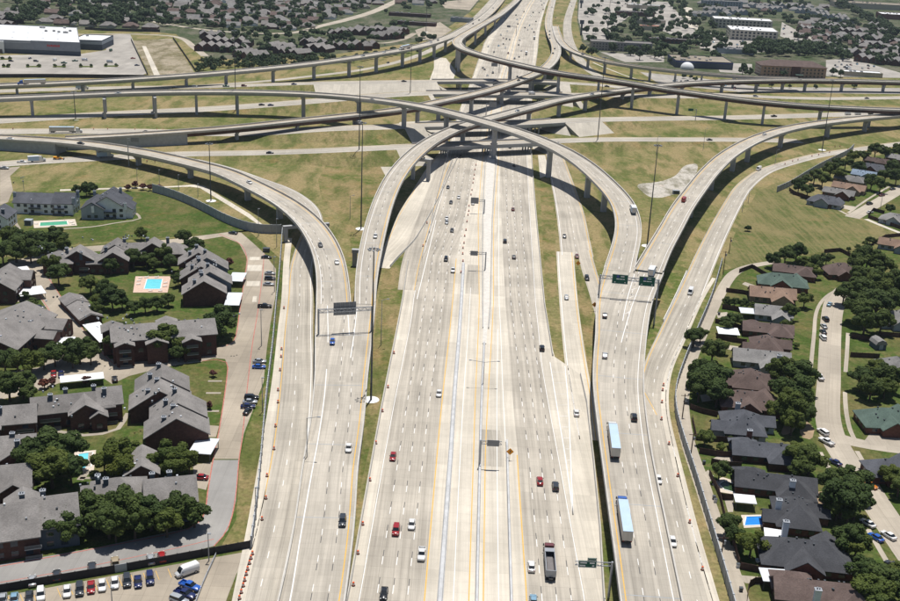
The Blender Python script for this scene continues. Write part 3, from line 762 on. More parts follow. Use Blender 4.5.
flat_gore([(550, 362), (556, 400), (560, 425), (565, 455), (570, 490), (573, 515)]); flat_gore([(565, 366), (568, 400), (570, 440), (571.5, 480), (573, 515)])
for k in range(9):
    y = 372 + k * 11; xa = 551.5 + k * 2.0; xb = 565.8 + k * .7
    flat_gore([(xa, y), ((xa + xb) / 2, y + 3.2), (xb, y)], .22)
flat_gore([(417, 299), (427, 258), (436, 220)], .3)
# ------------------------------------------------------------------ lawns, lots, streets beside the freeway
pavement('grey_paving', (0.295, 0.285, 0.27), 0.06, joint=9, lane=9, joint_dark=.85, patch=.15)
ground_patch('lawn', [(-120, 270), (0, 258), (60, 247), (200, 236), (248, 230), (284, 262), (281, 320), (266, 455), (243, 552), (226, 640), (-60, 660), (-200, 480)], 'lawn', .02)
ground_patch('lawn', [(-60, 215), (0, 206), (30, 192), (100, 191), (150, 192), (180, 192), (232, 220), (254, 231), (200, 235.5), (110, 241), (0, 252), (-80, 260)], 'lawn', .02)
ground_patch('lawn', [(724, 270), (770, 262), (830, 250), (900, 246), (1000, 240), (1100, 420), (1300, 900), (832, 900), (760, 660), (730, 560), (700, 470), (686, 420), (688, 375), (708, 320)], 'lawn', .02)
ground_patch('lawn', [(826, 196), (842, 176), (870, 158), (910, 146), (1000, 150), (1000, 232), (905, 236), (855, 215)], 'lawn', .02)
ground_patch('mown_field', [(724, 262), (738, 226), (757, 192), (775, 183), (800, 180), (812, 196), (850, 216), (905, 238), (904, 245), (860, 250), (800, 256), (765, 266), (735, 270)], 'field', .018)
ground_patch('mown_field', [(330, 158), (392, 157), (384, 176), (372, 205), (362, 250), (352, 258), (350, 240), (338, 215), (322, 200), (318, 180)], 'median_grass', .018)
ground_patch('median_grass', [(540, 178), (549, 178), (556, 198), (557.5, 218), (555, 247), (557, 298), (547, 298), (543, 250)], 'median_grass', .02)
ground_patch('median_grass', [(575, 271), (580, 271), (590, 300), (594, 330), (595, 375), (590, 378), (583, 330), (578, 300)], 'median_grass', .02)
ground_patch('verge', [(386, 262), (404, 258), (402, 300), (384, 385), (362, 480), (345, 600), (342, 600), (356, 500), (368, 400), (378, 300)], 'median_grass', .02)
# lots and lanes of the apartment complex
ground_patch('parking_lane', [(220, 235.5), (241, 232.5), (252, 242), (264, 253), (276, 269), (275.5, 296), (271, 320), (267, 347), (263.5, 382), (251, 415), (244, 433), (239, 459), (214, 459), (220, 425), (227, 380), (228.5, 367), (225, 359), (214, 358), (200, 362), (201, 352), (226, 345), (234.5, 341), (240, 309), (245, 274), (247, 258), (239, 243)], 'lot_concrete', .05)
ground_patch('parking_lane', [(52, 249), (110, 244.6), (177, 238.6), (232, 231.6), (241, 232.6), (222, 236.5), (180, 243.5), (120, 249.5), (60, 254)], 'lot_concrete', .045)
ground_patch('parking_lane', [(8, 262), (50, 252), (62, 260), (50, 272), (52, 283), (80, 325), (110, 359), (150, 357), (201, 351), (202, 361.5), (165, 367), (129, 376), (112, 384), (100, 376), (62, 382), (30, 394), (-30, 405), (-30, 378), (40, 367), (56, 352), (60, 344), (63, 331), (40, 299), (18, 302), (4, 285)], 'lot_concrete', .048)
ground_patch('lane_asphalt', [(213.5, 460), (239, 460), (236, 501), (228, 530), (214, 546), (150, 562), (60, 580), (-40, 602), (-40, 571), (37, 558), (100, 547), (150, 536), (190, 528), (203, 520), (208, 493)], 'grey_paving', .05)
ground_patch('staff_lot', [(-40, 604), (120, 574.5), (200, 560), (248, 551.5), (236, 575), (226, 601), (212, 650), (-40, 680)], 'lot_concrete', .05)
ground_patch('gravel_strip', [(246, 433), (262, 392), (267, 380), (264, 460), (246, 546), (232, 548), (222, 545), (236, 520), (240, 460)], 'median_grass', .03)
ground_patch('drive_apron', [(193, 465), (213, 462), (210, 478), (206, 490), (194, 487)], 'lot_concrete', .046)
ground_patch('drive_apron', [(193, 424), (219, 426), (216, 437), (193, 437)], 'lot_concrete', .046)
def paint(pts, w, mat, name='kerb_line', z=.07):
    p = Path([tuple(A(x, y, z)) for x, y in pts], 3.0, 1)
    o = put(name, line_mesh(name, p, 0.0, w, mat, dz=0)); o['kind'] = 'structure'; return o
paint([(219, 234), (239, 243), (247, 258), (245, 274), (240, 309), (234, 342), (226, 346)], .35, 'line_red')
paint([(202, 361), (214, 359), (226, 360), (228, 367), (220, 425), (213, 460), (207.5, 493), (203, 520), (190, 529), (150, 538), (37, 559.5), (-20, 570)], .35, 'line_red')
paint([(264, 254), (263, 270), (258, 310), (252, 347), (246, 400), (242, 440), (239, 459), (235, 501), (227, 531), (214, 546)], .3, 'line_red')
paint([(-20, 586), (60, 572), (120, 560), (190, 545), (214, 539)], .25, 'line_red')
paint([(44, 272), (52, 283), (80, 325), (109, 360), (120, 368)], .3, 'line_red')
paint([(27, 277), (40, 296), (63, 331), (84, 358)], .3, 'line_red')
for x0, y0, x1, y1 in ((250, 257, 260, 260), (248, 265, 262, 271), (247, 281, 260, 286), (253, 296, 257, 302)):
    ground_patch('repair_slab', [(x0, y0), (x1, y0), (x1 - .5, y1), (x0 - .8, y1)], 'new_concrete', .065)
for k in range(14):
    x = 8 + k * 12.3
    if 40 < x < 56: continue
    paint([(x, 598 - .175 * x), (x + 3.6, 607 - .175 * x)], .14, 'line_yellow', 'bay_line')
# garden paths
for pts, w in (([(36, 427), (50, 430), (70, 433), (80, 436), (96, 434), (115, 432), (128, 413)], 1.6), ([(58, 229), (95, 226.5), (117, 222.5), (140, 219), (136, 213)], 1.4), ([(9, 208), (14, 220), (20, 230)], 1.6),
               ([(192, 480), (192, 500), (196, 512)], 1.2), ([(27, 521), (33, 556)], 1.5), ([(92, 452), (90, 468), (80, 480)], 2.0), ([(110, 478), (80, 478)], 1.2), ([(208, 381), (222, 381)], 1.2), ([(206, 393), (221, 393)], 1.2), ([(203, 411), (219, 411)], 1.2)):
    p = Path([tuple(A(x, y, .055)) for x, y in pts], 2.0, 2)
    o = put('garden_path', line_mesh('garden_path', p, 0.0, w, 'street_concrete', dz=0)); o['kind'] = 'structure'
# residential side
road('alley', [(775, 262, 4.5), (750, 266, 4.5), (735, 272, 5), (726, 283, 5), (716, 302, 4.8), (702, 333, 4.8), (690, 362, 4.6), (682.5, 395, 4.6), (683.5, 420, 4.6), (689, 447, 4.6), (698, 472, 4.8), (707, 500, 4.8), (717, 530, 4.8), (726, 556, 4.8), (734, 580, 4.8), (741, 604, 4.8), (750, 640, 4.8), (815, 900, 4.8)], 'street_concrete', .05)
road('street', [(846, 290, 9), (836, 300, 9), (832, 314, 8.6), (830, 345, 8.3), (829, 380, 8.3), (827.5, 413, 8.3), (832, 436, 8.6), (847, 461, 8.6), (863, 486, 8.6), (880, 511, 8.6), (898, 537, 8.8), (920, 568, 9), (950, 610, 9), (1085, 800, 9)], 'street_concrete', .05)
road('street', [(838, 438, 7), (860, 444, 6), (885, 448, 5.6), (920, 452, 5.6)], 'street_concrete', .047)
road('street', [(960, 160, 8.5), (920, 179, 8.5), (895, 192.5, 8.5), (872, 206, 8.5), (852, 217.5, 8.5)], 'street_concrete', .05)
road('sidewalk', [(866, 219, 3), (885, 227, 3), (910, 236.5, 3)], 'new_concrete', .045)
for pts in ([(850, 284), (828, 295), (817, 310), (814, 335), (811.5, 360), (810, 375)], [(848, 333), (847, 352), (845.5, 372)], [(845, 392), (846, 410), (850, 430), (855, 440)], [(857, 451), (868, 470), (880, 490), (893, 510), (905, 527)],
            [(820, 452), (830, 470), (838, 487)], [(868, 529), (880, 550), (895, 575), (910, 600)], [(835, 208), (850, 216)], [(848, 213), (868, 199), (890, 186)]):
    road('sidewalk', [(x, y, 1.5) for x, y in pts], 'street_concrete', .06, step=3)
for px in ([(871, 432), (900, 430), (905, 446), (880, 446), (862, 444)], [(745, 282), (760, 287), (758, 291), (742, 284)], [(827, 200), (838, 204), (858, 207), (853, 211), (838, 207)], [(722, 454), (742, 458), (742, 463), (712, 459)],
           [(708, 470), (714, 476), (710, 482), (703, 474)], [(738, 575), (760, 577), (760, 585), (745, 583)], [(722, 547), (735, 545), (738, 560), (733, 568)], [(728, 345), (742, 347), (740, 352), (722, 348)],
           [(724, 498), (734, 500), (733, 512), (728, 512)], [(700, 395), (716, 393), (716, 400), (702, 402)], [(716, 313), (727, 312), (730, 317), (718, 318)]):
    ground_patch('driveway', px, 'street_concrete', .052)
for px in ([(787, 409), (797, 412), (795, 432), (780, 436), (785, 422)], [(812, 492), (828, 491), (828, 504), (814, 505)], [(770, 395), (776, 402), (772, 412), (767, 404)], [(800, 416), (815, 428), (812, 440), (800, 437)]):
    ground_patch('bare_soil', px, 'dirt', .03, 1)
ground_patch('suburb_ground', [(-300, 33), (60, 29.5), (132, 30), (176, 34), (205, 58), (262, 60), (330, 55), (430, 40), (470, 12), (488, -10), (430, -40), (-300, -40)], 'suburb', .012)
ground_patch('suburb_ground', [(600, -40), (1200, -40), (1200, 70), (905, 74), (860, 60), (800, 42), (725, 20), (690, -6)], 'suburb', .012)
# far left store lot, dirt lot, far streets
ground_patch('store_lot', [(-60, 56), (80, 54), (106, 50), (110, 35), (130, 33.5), (147, 73), (140, 76), (-60, 78)], 'grey_lot', .05)
grassmat('rough_lot', (0.17, 0.15, 0.08), (0.36, 0.31, 0.235), .03, .5)
ground_patch('dirt_lot', [(133, 40.5), (172, 38.5), (195, 73), (150, 75.5)], 'rough_lot', .04)
ground_patch('dirt_lot_track', [(142, 46), (146, 46), (160, 75), (154, 75)], 'new_concrete', .05)
road('far_street', [(60, 34.5, 7), (130, 34, 7), (175, 36.5, 7), (195, 48, 8), (205, 56, 8)], 'street_concrete', .05)
road('far_street', [(150, 21, 8), (200, 29, 9), (250, 33, 9), (290, 33, 9), (320, 26, 12), (345, 20, 14), (372, 12, 14), (390, 4, 14), (410, -6, 14)], 'street_concrete', .05)
road('far_street', [(340, 38, 6), (380, 43, 7), (400, 40, 8), (415, 33, 8)], 'lot_concrete', .05)
ground_patch('far_lot', [(415, 30), (440, 22), (452, 30), (436, 40), (420, 40)], 'lot_concrete', .05)
ground_patch('far_lot', [(440, 2), (480, -2), (470, 10), (445, 8)], 'lot_concrete', .05)
ground_patch('commercial_ground', [(578, -10), (690, -6), (725, 20), (800, 42), (860, 60), (905, 74), (905, 78), (690, 75), (640, 68), (600, 57), (582, 42), (577, 20)], 'suburb', .03)
for px in ([(580, -8), (640, -8), (634, 12), (612, 30), (606, 40), (584, 40), (578, 18)], [(640, 0), (668, 2), (700, 36), (690, 40), (660, 30), (640, 14)], [(600, 52), (664, 56), (664, 62), (625, 62)], [(700, 30), (724, 36), (800, 46), (790, 51), (720, 54), (700, 48)],
           [(715, 62), (752, 64), (752, 74), (720, 72)], [(826, 60), (850, 58), (905, 74), (905, 78), (826, 76)], [(782, 22), (800, 32), (822, 42), (806, 46), (780, 36)]):
    ground_patch('commercial_lot', px, 'grey_lot', .05)
ground_patch('commercial_lot', [(640, 72), (700, 78), (760, 87), (900, 88), (900, 94), (740, 92), (660, 84)], 'grey_lot', .05)
ground_patch('far_street', [(682, 6), (692, 8), (700, 30), (690, 28)], 'new_concrete', .06)

# ------------------------------------------------------------------ buildings
def roofmat(name, col):
    m, t, b = _nodes(name)
    tc = t.nodes.new('ShaderNodeTexCoord').outputs['Object']
    oi = t.nodes.new('ShaderNodeObjectInfo')
    ad = t.nodes.new('ShaderNodeVectorMath'); ad.operation = 'ADD'; t.links.new(tc, ad.inputs[0]); t.links.new(oi.outputs['Location'], ad.inputs[1])
    n1 = noise(t, ad.outputs[0], .25, 4); n2 = noise(t, mapping(t, ad.outputs[0], (1, 1, 3)), 2.2, 3)
    c = mixc(t, ramp(t, n1, [(.3, 0), (.7, 1)]), tuple(x * .8 for x in col), tuple(x * 1.15 for x in col))
    c = mixc(t, 1.0, c, ramp(t, n2, [(.3, .78), (.7, 1.15)]), 'MULTIPLY')
    c = mixc(t, 1.0, c, ramp(t, oi.outputs['Random'], [(0, .82), (1, 1.08)]), 'MULTIPLY')
    t.links.new(c, b.inputs['Base Color']); b.inputs['Roughness'].default_value = .95; b.inputs['Specular IOR Level'].default_value = .15
    return m
ROOF = dict(brown=(.135, .10, .09), grey=(.235, .228, .222), dark=(.072, .074, .082), green=(.095, .135, .115), tan=(.29, .20, .15), apt=(.225, .212, .203), slate=(.095, .10, .115), blue=(.22, .28, .36))
for k, c in ROOF.items(): roofmat('roof_' + k, c)
plain('brick', (.17, .075, .055), .95, .25, 1.2, rnd=.2)
plain('brick_dark', (.10, .05, .04), .95, .25, 1.2, rnd=.2)
plain('brick_tan', (.32, .23, .17), .95, .2, 1.2, rnd=.2)
plain('siding_blue', (.30, .34, .38), .8, .1, .8, rnd=.1)
plain('siding_white', (.78, .80, .82), .8, .08, .8, rnd=.1)
plain('siding_dark', (.075, .10, .13), .8, .1, .8, rnd=.1)
plain('stucco', (.47, .42, .34), .9, .1, .6, rnd=.1)
plain('window_glass', (.03, .04, .055), .12, .2, 1, 0, .6)
plain('trim_white', (.72, .72, .70), .7, .05, 1)
plain('white_roof', (.68, .69, .70), .7, .05, .2)
plain('metal_roof', (.66, .69, .72), .45, .06, .3, .2)
plain('garage_door', (.55, .53, .50), .7, .05, 1)
plain('rust_unit', (.33, .33, .33), .7, .1, 1)
plain('terracotta', (.45, .20, .14), .9, .15, .5)
def gable(mr, mw, cx, cy, L, Wd, ze, pitch, rz=0.0, ov=.55, th=.28):
    ca, sa = cos(rz), sin(rz); e = Wd / 2 + ov; zr = ze + pitch * Wd / 2; z0 = ze - pitch * ov
    T_ = lambda x, y, z: (cx + x * ca - y * sa, cy + x * sa + y * ca, z)
    sec = [(-e, z0), (0, zr), (e, z0), (e, z0 - th), (0, zr - th), (-e, z0 - th)]
    k = len(mr.v); l = L / 2 + ov
    for x in (-l, l):
        for y, z in sec: mr.v.append(T_(x, y, z + .05))
    for i in range(6):
        j = (i + 1) % 6; mr.f.append((k + i, k + j, k + 6 + j, k + 6 + i)); mr.m.append(0)
    for b in (k, k + 6):
        for q in ((0, 1, 4, 5), (1, 2, 3, 4)): mr.f.append(tuple(b + i for i in q)); mr.m.append(0)
    k = len(mw.v)                                            # walls with gable ends
    for x in (-L / 2, L / 2):
        for y, z in ((-Wd / 2, -.2), (Wd / 2, -.2), (Wd / 2, ze - .2), (0, zr - .25), (-Wd / 2, ze - .2)): mw.v.append(T_(x, y, z))
    for i in range(5):
        j = (i + 1) % 5; mw.f.append((k + i, k + j, k + 5 + j, k + 5 + i)); mw.m.append(0)
    mw.f.append(tuple(k + i for i in range(5))); mw.m.append(0); mw.f.append(tuple(k + 5 + i for i in range(5))); mw.m.append(0)
def hip(mr, mw, cx, cy, L, Wd, ze, pitch, rz=0.0, ov=.55, th=.25):
    ca, sa = cos(rz), sin(rz); e = Wd / 2 + ov; l = L / 2 + ov; zr = ze + pitch * Wd / 2; z0 = ze - pitch * ov
    T_ = lambda x, y, z: (cx + x * ca - y * sa, cy + x * sa + y * ca, z)
    r = max(.3, l - e); k = len(mr.v)
    for x, y, z in ((-l, -e, z0), (l, -e, z0), (l, e, z0), (-l, e, z0), (-r, 0, zr), (r, 0, zr), (-l, -e, z0 - th), (l, -e, z0 - th), (l, e, z0 - th), (-l, e, z0 - th)): mr.v.append(T_(x, y, z + .05))
    for q in ((0, 1, 5, 4), (1, 2, 5), (2, 3, 4, 5), (3, 0, 4), (6, 7, 1, 0), (7, 8, 2, 1), (8, 9, 3, 2), (9, 6, 0, 3), (9, 8, 7, 6)): mr.f.append(tuple(k + i for i in q)); mr.m.append(0)
    mw.box((cx, cy, ze / 2 - .15), (L, Wd, ze - .1), 0, rz)
_wm = {}
def unit_box(name, d, mat):
    key = (name, d, mat)
    if key not in _wm:
        mb = MB(); mb.box((0, 0, 0), d); _wm[key] = mb.mesh(name, mat)
    return _wm[key]
def windows_on(root, cx, cy, L, Wd, rz, rows, step=3.2, size=(1.5, 1.4), sides=(0, 1, 3), z0=1.7, dz=2.9, mat='window_glass', skip=.0, rng=RNG):
    # windows a little proud of the wall faces of a block; side 0 = -y, 1 = +x, 2 = +y, 3 = -x
    ca, sa = cos(rz), sin(rz)
    for sd in sides:
        ln = L if sd in (0, 2) else Wd; n = max(1, int((ln - 1.0) / step))
        for r in range(rows):
            for i in range(n):
                if rng.random() < skip: continue
                t = (i - (n - 1) / 2) * step
                x, y, a = {0: (t, -Wd / 2, 0), 1: (L / 2, t, pi / 2), 2: (t, Wd / 2, 0), 3: (-L / 2, t, pi / 2)}[sd]
                o = put('window', unit_box('window', (size[0], .14, size[1]), mat), root, (cx + x * ca - y * sa, cy + x * sa + y * ca, z0 + dz * r), rz + a)
def chimney(root, x, y, z0, z1, mat='siding_blue', s=1.3, rz=0.0):
    mb = MB(); mb.box((0, 0, (z1 - z0) / 2), (s, s * .85, z1 - z0)); c = mb.build('chimney', mat, root, (x, y, z0), rz)
    mb = MB(); mb.box((0, 0, .1), (s + .25, s * .85 + .25, .2)); mb.cyl((-.25, 0, .2), (-.25, 0, .75), .17, .17, 8); mb.cyl((.3, 0, .2), (.3, 0, .65), .17, .17, 8)
    mb.build('chimney_cap', 'galvanised', c, (0, 0, z1 - z0))
def house(label, px, py, Wm, Dm, rz, roof, wall='brick', style=0, zc=4.0, group=None, chim=None, cat='house', name='house', garage=None, pitch=.68, ze=2.9, win=True):
    c = A(px, py, zc); c.z = 0; Wm *= 1.13 if px > 600 else 1.0; Dm *= 1.04
    root = thing(name, label, cat, c, rz - .04, group)
    mr, mw = MB(), MB(); b = []
    if style == 0:      # hip core running away from the street with a cross gable and a front wing
        b = [('h', 0, 0, Dm, Wm * .62, pi / 2, ze), ('g', Wm * .20, Dm * .16, Wm * .60, Dm * .40, 0, ze + .06), ('g', -Wm * .26, -Dm * .20, Wm * .48, Dm * .36, 0, ze - .05)]
    elif style == 1:    # gable core with two hips
        b = [('g', 0, 0, Wm, Dm * .5, 0, ze), ('h', Wm * .24, -Dm * .24, Dm * .52, Wm * .46, pi / 2, ze + .07), ('h', -Wm * .30, Dm * .22, Wm * .4, Dm * .42, 0, ze - .06)]
    elif style == 2:    # broad hip with front gable
        b = [('h', 0, 0, Wm, Dm * .72, 0, ze), ('g', -Wm * .05, -Dm * .28, Dm * .44, Wm * .40, pi / 2, ze + .08), ('g', Wm * .3, Dm * .3, Dm * .36, Wm * .30, pi / 2, ze - .05)]
    elif style == 3:    # long gable with lower gable wing
        b = [('g', 0, Dm * .12, Wm, Dm * .58, 0, ze + .1), ('g', Wm * .18, -Dm * .24, Dm * .5, Wm * .44, pi / 2, ze - .04)]
    for k, x, y, L, w, a, z in b:
        (hip if k == 'h' else gable)(mr, mw, x, y, L, w, z, pitch, a)
    mw.build('wall', wall, root); ro = mr.build('roof', 'roof_' + roof, root)
    if win:
        k, x, y, L, w, a, z = b[0]; windows_on(root, x, y, L, w, a, 1, 3.4, (1.6, 1.2), (0, 1, 2, 3), 1.5)
        k, x, y, L, w, a, z = b[1]; windows_on(root, x, y, L, w, a, 1, 3.6, (1.5, 1.2), (0, 1), 1.5)
        rr = random.Random(int(px * 7 + py))
        for _ in range(9):
            k, x, y, L, w, a, z = b[0]
            t = rr.uniform(-.3, .3) * L; s = rr.uniform(-.35, .35) * w
            zz = z + pitch * (w / 2 - abs(s)); X = x + t * cos(a) - s * sin(a); Y = y + t * sin(a) + s * cos(a)
            put('roof_vent', unit_box('roof_vent', (.45, .45, .5), 'dark_steel'), ro, (X, Y, zz + .1))
        if chim is not None: chimney(root, chim[0], chim[1], 1.0 if abs(chim[0]) > Wm * .4 else ze, ze + pitch * min(Wm, Dm) * .27 + 1.0, chim[2] if len(chim) > 2 else 'siding_blue', 1.5)
        gx = Wm * .5 if garage is None else garage
    return root
R_ = 'in the right hand house row'
house('green hip roofed house at the top of the alley', 783, 279, 19, 15, -.15, 'green', 'brick', 2)
house('tan roofed house just below the green roofed house', 773, 293, 17, 15, -.1, 'tan', 'brick_tan', 3)
house('brown roofed house above the green roofed house', 795, 268, 17, 13, -.2, 'brown', 'brick', 1)
house('reddish brown roofed house beside the large tree above the street end', 841, 268, 13, 15, .1, 'brown', 'brick', 2)
house('light grey roofed house, uppermost grey one of the right row', 774, 311, 13, 14, -.15, 'grey', 'siding_blue', 3)
house('brown roofed house behind the white flat carport', 768, 326, 17, 14, -.12, 'brown', 'brick', 1)
house('brown roofed house between the white carport and a light grey house', 767, 343, 16, 15, -.12, 'brown', 'brick', 0)
house('light grey roofed house with blue gable in the right row', 762, 357, 18, 15, -.1, 'grey', 'siding_blue', 3, chim=(5.5, -4, 'siding_blue'))
house('brown roofed house with low hip roof between grey houses', 750, 377, 17, 14, -.12, 'brown', 'brick', 0)
house('taupe roofed house with hip roof above the dark slate one', 750, 398, 17, 15, -.1, 'brown', 'brick', 2)
house('dark slate roofed house with blue chimney in the right row', 743, 420, 18, 15, -.05, 'slate', 'siding_blue', 0, chim=(-1, 6.5, 'siding_blue'))
house('slate roofed house behind the small walled lawn', 766, 447, 18, 15, -.05, 'slate', 'brick_dark', 1, chim=(-4.5, 5, 'brick'))
house('charcoal roofed house with white chimney beside the green pond', 775, 479, 20, 16, -.1, 'dark', 'brick', 1, chim=(4, -5.5, 'siding_white'))
house('charcoal roofed house beside the blue pool', 796, 509, 16, 15, -.1, 'dark', 'brick', 0, chim=(-5, -1, 'siding_white'))
house('black roofed house with white patio cover at its back', 805, 550, 20, 17, -.08, 'dark', 'brick', 2, chim=(-4, 8, 'siding_white'))
house('brown roofed house at the bottom of the right row', 826, 588, 22, 17, -.06, 'brown', 'brick_dark', 1, chim=(-3.5, -6, 'siding_white'))
house('green hip roofed house with garage right of the street', 890, 416, 17, 16, .05, 'green', 'brick', 2)
house('grey roofed house at the right edge behind the dark fence', 897, 364, 16, 13, .1, 'grey', 'siding_blue', 0)
house('grey hip roofed house at the right edge behind the huge tree', 897, 316, 14, 14, .1, 'grey', 'siding_blue', 2)
house('slate blue roofed house at the right edge below the side drive', 894, 465, 14, 13, .1, 'slate', 'brick_dark', 2)
house('dark grey house behind the brown fence at the field corner', 826, 199, 17, 13, -.5, 'slate', 'siding_blue', 2)
house('grey roofed house behind the dark grey corner house', 839, 191, 16, 11, -.5, 'grey', 'brick', 3)
house('tan roofed house in the upper right street row', 849, 186, 17, 12, -.5, 'tan', 'brick_tan', 3)
house('light grey house above the tan roofed one upper right', 851, 177, 17, 12, -.5, 'grey', 'brick_tan', 1)
house('pale blue roofed house in the upper right street row', 864, 173, 13, 12, -.5, 'blue', 'siding_blue', 3)
house('dark roofed house behind the pale blue roofed one', 874, 167, 18, 13, -.5, 'slate', 'brick', 2)
house('brown roofed house near the tiny pool upper right', 877, 159, 14, 11, -.5, 'brown', 'brick', 1)
house('grey roofed house at the right edge near the top street', 899, 156, 14, 12, -.5, 'grey', 'brick', 1)
house('blue grey house with dark fence at the right edge below the street', 897, 217, 15, 12, -.5, 'grey', 'siding_blue', 2)
house('tan roofed house at the right edge beside the field', 898, 243, 16, 12, -.4, 'tan', 'siding_blue', 3)

def apartment(label, px, py, rz, blocks, zc=6.0, roof='apt', wall='brick_dark', chims=(), rows=2, pitch=.62, gable_wall=None, win_mat='window_glass', sides=(0, 1, 3), balconies=()):
    c = A(px, py, zc); c.z = 0
    root = thing('apartment_building', label, 'apartment building', c, rz)
    for b in blocks:
        x, y, L, w, ze, a = b[:6]
        mr, mw = MB(), MB()
        (hip if len(b) > 6 and b[6] == 'h' else gable)(mr, mw, x, y, L, w, ze, pitch, a)
        mw.build('wall', b[7] if len(b) > 7 else wall, root); mr.build('roof', 'roof_' + roof, root)
        rv = random.Random(int(px * 3 + x * 11 + y)); rob = root.children[-1]
        for _ in range(max(3, int(L * w / 45))):
            t_ = rv.uniform(-.42, .42) * L; s_ = rv.uniform(-.42, .42) * w; zz = ze + pitch * (w / 2 - abs(s_)); put('roof_vent', unit_box('roof_vent', (.5, .5, .6), rv.choice(('dark_steel', 'metal_roof', 'galvanised'))), rob, (x + t_ * cos(a) - s_ * sin(a), y + t_ * sin(a) + s_ * cos(a), zz + .12))
        windows_on(root, x, y, L, w, a, max(1, int(ze / 2.9)), 3.4, (1.7, 1.5), sides, 1.6, 2.8, win_mat, .18)
    for x, y, z, *m in chims: chimney(root, x, y, z - 1.8, z + 1.6, m[0] if m else 'siding_dark', 1.3)
    for x, y, w in balconies:
        for r in range(rows):
            mb = MB(); mb.box((0, 0, 0), (w, 1.5, .18)); bl = mb.build('balcony', 'pier_concrete', root, (x, y, .2 + 2.8 * r))
            mb = MB(); mb.box((0, -.7, .55), (w, .06, .9)); mb.build('railing', 'dark_steel', bl)
    return root
PI2 = pi / 2
apartment('white sided apartment house with dark roof and green pool in front', 47, 200, .03, [(-4, 0, 22, 12, 6, 0, 'g', 'siding_white'), (9.5, .6, 10, 12.6, 6.3, 0, 'g', 'siding_white')], roof='slate', wall='siding_white', chims=((-15.5, -2, 8.3, 'siding_blue'), (15, 3, 9, 'siding_blue'), (15.2, -5.5, 7.5, 'siding_blue')), balconies=((-4, -7, 6), (8, -7, 6)))
apartment('white sided gabled apartment house right of the green pool', 110, 203, .12, [(0, 2, 20, 18, 6, PI2, 'g', 'siding_white'), (-7, -2, 16, 11, 5.6, PI2, 'g', 'siding_blue'), (8, -1, 12, 8, 5.0, PI2, 'g', 'siding_white')], roof='slate', wall='siding_white', chims=((-6.6, -10.3, 5.6, 'siding_white'), (9, -8, 6.5, 'siding_white'), (-9, 8, 8.5, 'siding_blue'), (4, 9, 10, 'siding_blue')), balconies=((1, -8.8, 7),))
apartment('pale sided apartment corner at the left edge beside the path', 0, 214, .05, [(0, 0, 14, 11, 6, PI2, 'g', 'siding_white')], roof='slate', wall='siding_white', chims=((3, -4, 8),))
apartment('long brown apartment row behind the courtyard lawn, left half', 86, 258, .17, [(-11, 0, 12, 12, 5.8, 0, 'h'), (-3, 1.0, 9, 13, 6.4, PI2), (5, 0, 8, 9, 5.0, 0), (12, .5, 9, 12, 6.1, PI2)], chims=((-8, 1.5, 8.5), (-1.5, -3, 8), (8, 4, 8)), balconies=((-10, -7, 5), (0, -6.4, 4)))
apartment('long brown apartment row behind the courtyard lawn, right half', 149, 249, .17, [(-14, 0, 10, 12, 6.1, PI2), (-6, 0, 9, 11, 5.6, 0), (2, .5, 9, 12.5, 6.2, PI2), (11, 0, 12, 11, 5.7, 0, 'h')], chims=((-11, 4, 8), (-1, 5, 8), (8, 4, 8.4)))
def stepped(label, px, py, rz, n, dep, wid, ze, shift=0.0, alt=.7, zc=7.0, dw=1.0):
    bl = []; ch = []
    for k in range(n):
        y = (k - (n - 1) / 2) * dep; z = ze + (alt if k % 2 else 0); x = (shift * (k - (n - 1) / 2)) + (1.5 if k % 2 else -1.5)
        bl.append((x, y, dep + .2, wid * (1 if k % 2 else dw), z, PI2, 'g', 'siding_dark' if k % 2 else 'brick_dark'))
        ch.append((x - wid * .22, y - dep * .15, z + wid * .55 * .25 + .6)); ch.append((x - wid * .05, y + dep * .3, z + wid * .55 * .45 + .3))
    return apartment(label, px, py, rz, bl, zc, chims=ch, sides=(0, 1))
stepped('stepped grey roofed apartment row beside the blue pool', 205, 271, .22, 5, 9.5, 17, 5.6, -.6)
stepped('stepped grey roofed apartment row above the small carport on the right', 169, 401, .26, 4, 10.2, 16.5, 5.2, -2.4, .8, dw=1.12)
apartment('three storey brick apartment block with long grey roof and trees in front', 163, 326, .34, [(0, 0, 36, 15, 8.6, 0), (-14, -6.5, 9, 6, 8.0, PI2), (-3, -6.8, 8, 7, 7.9, PI2), (9, -7, 9, 6, 7.8, PI2), (-17.5, 4, 7, 7, 9.2, PI2), (2, 7, 7, 7, 8.3, PI2)], zc=10, rows=3, pitch=.4, balconies=((-14, -11.4, 4), (9, -11.9, 4)))
apartment('large grey roofed brick block at the left edge beside parked cars', 12, 323, -.05, [(-2, 0, 34, 22, 6.5, PI2), (10, 10, 12, 10, 5.8, 0), (11, 0, 10, 7, 5.5, 0)], zc=9, pitch=.42)
apartment('brick apartment block at the left edge beside two white carports', 3, 279, .1, [(0, 0, 20, 14, 6, PI2), (5, 6, 10, 8, 6.5, 0)], zc=7)
apartment('long brick garage building with ribbed grey roof beside the lane', 80, 304, .62, [(0, 0, 27, 8, 2.8, PI2, 'g'), (0, -9, 8, 8.4, 3.0, PI2), (0, 8, 8, 8.4, 3.0, PI2)], zc=4, pitch=.4)
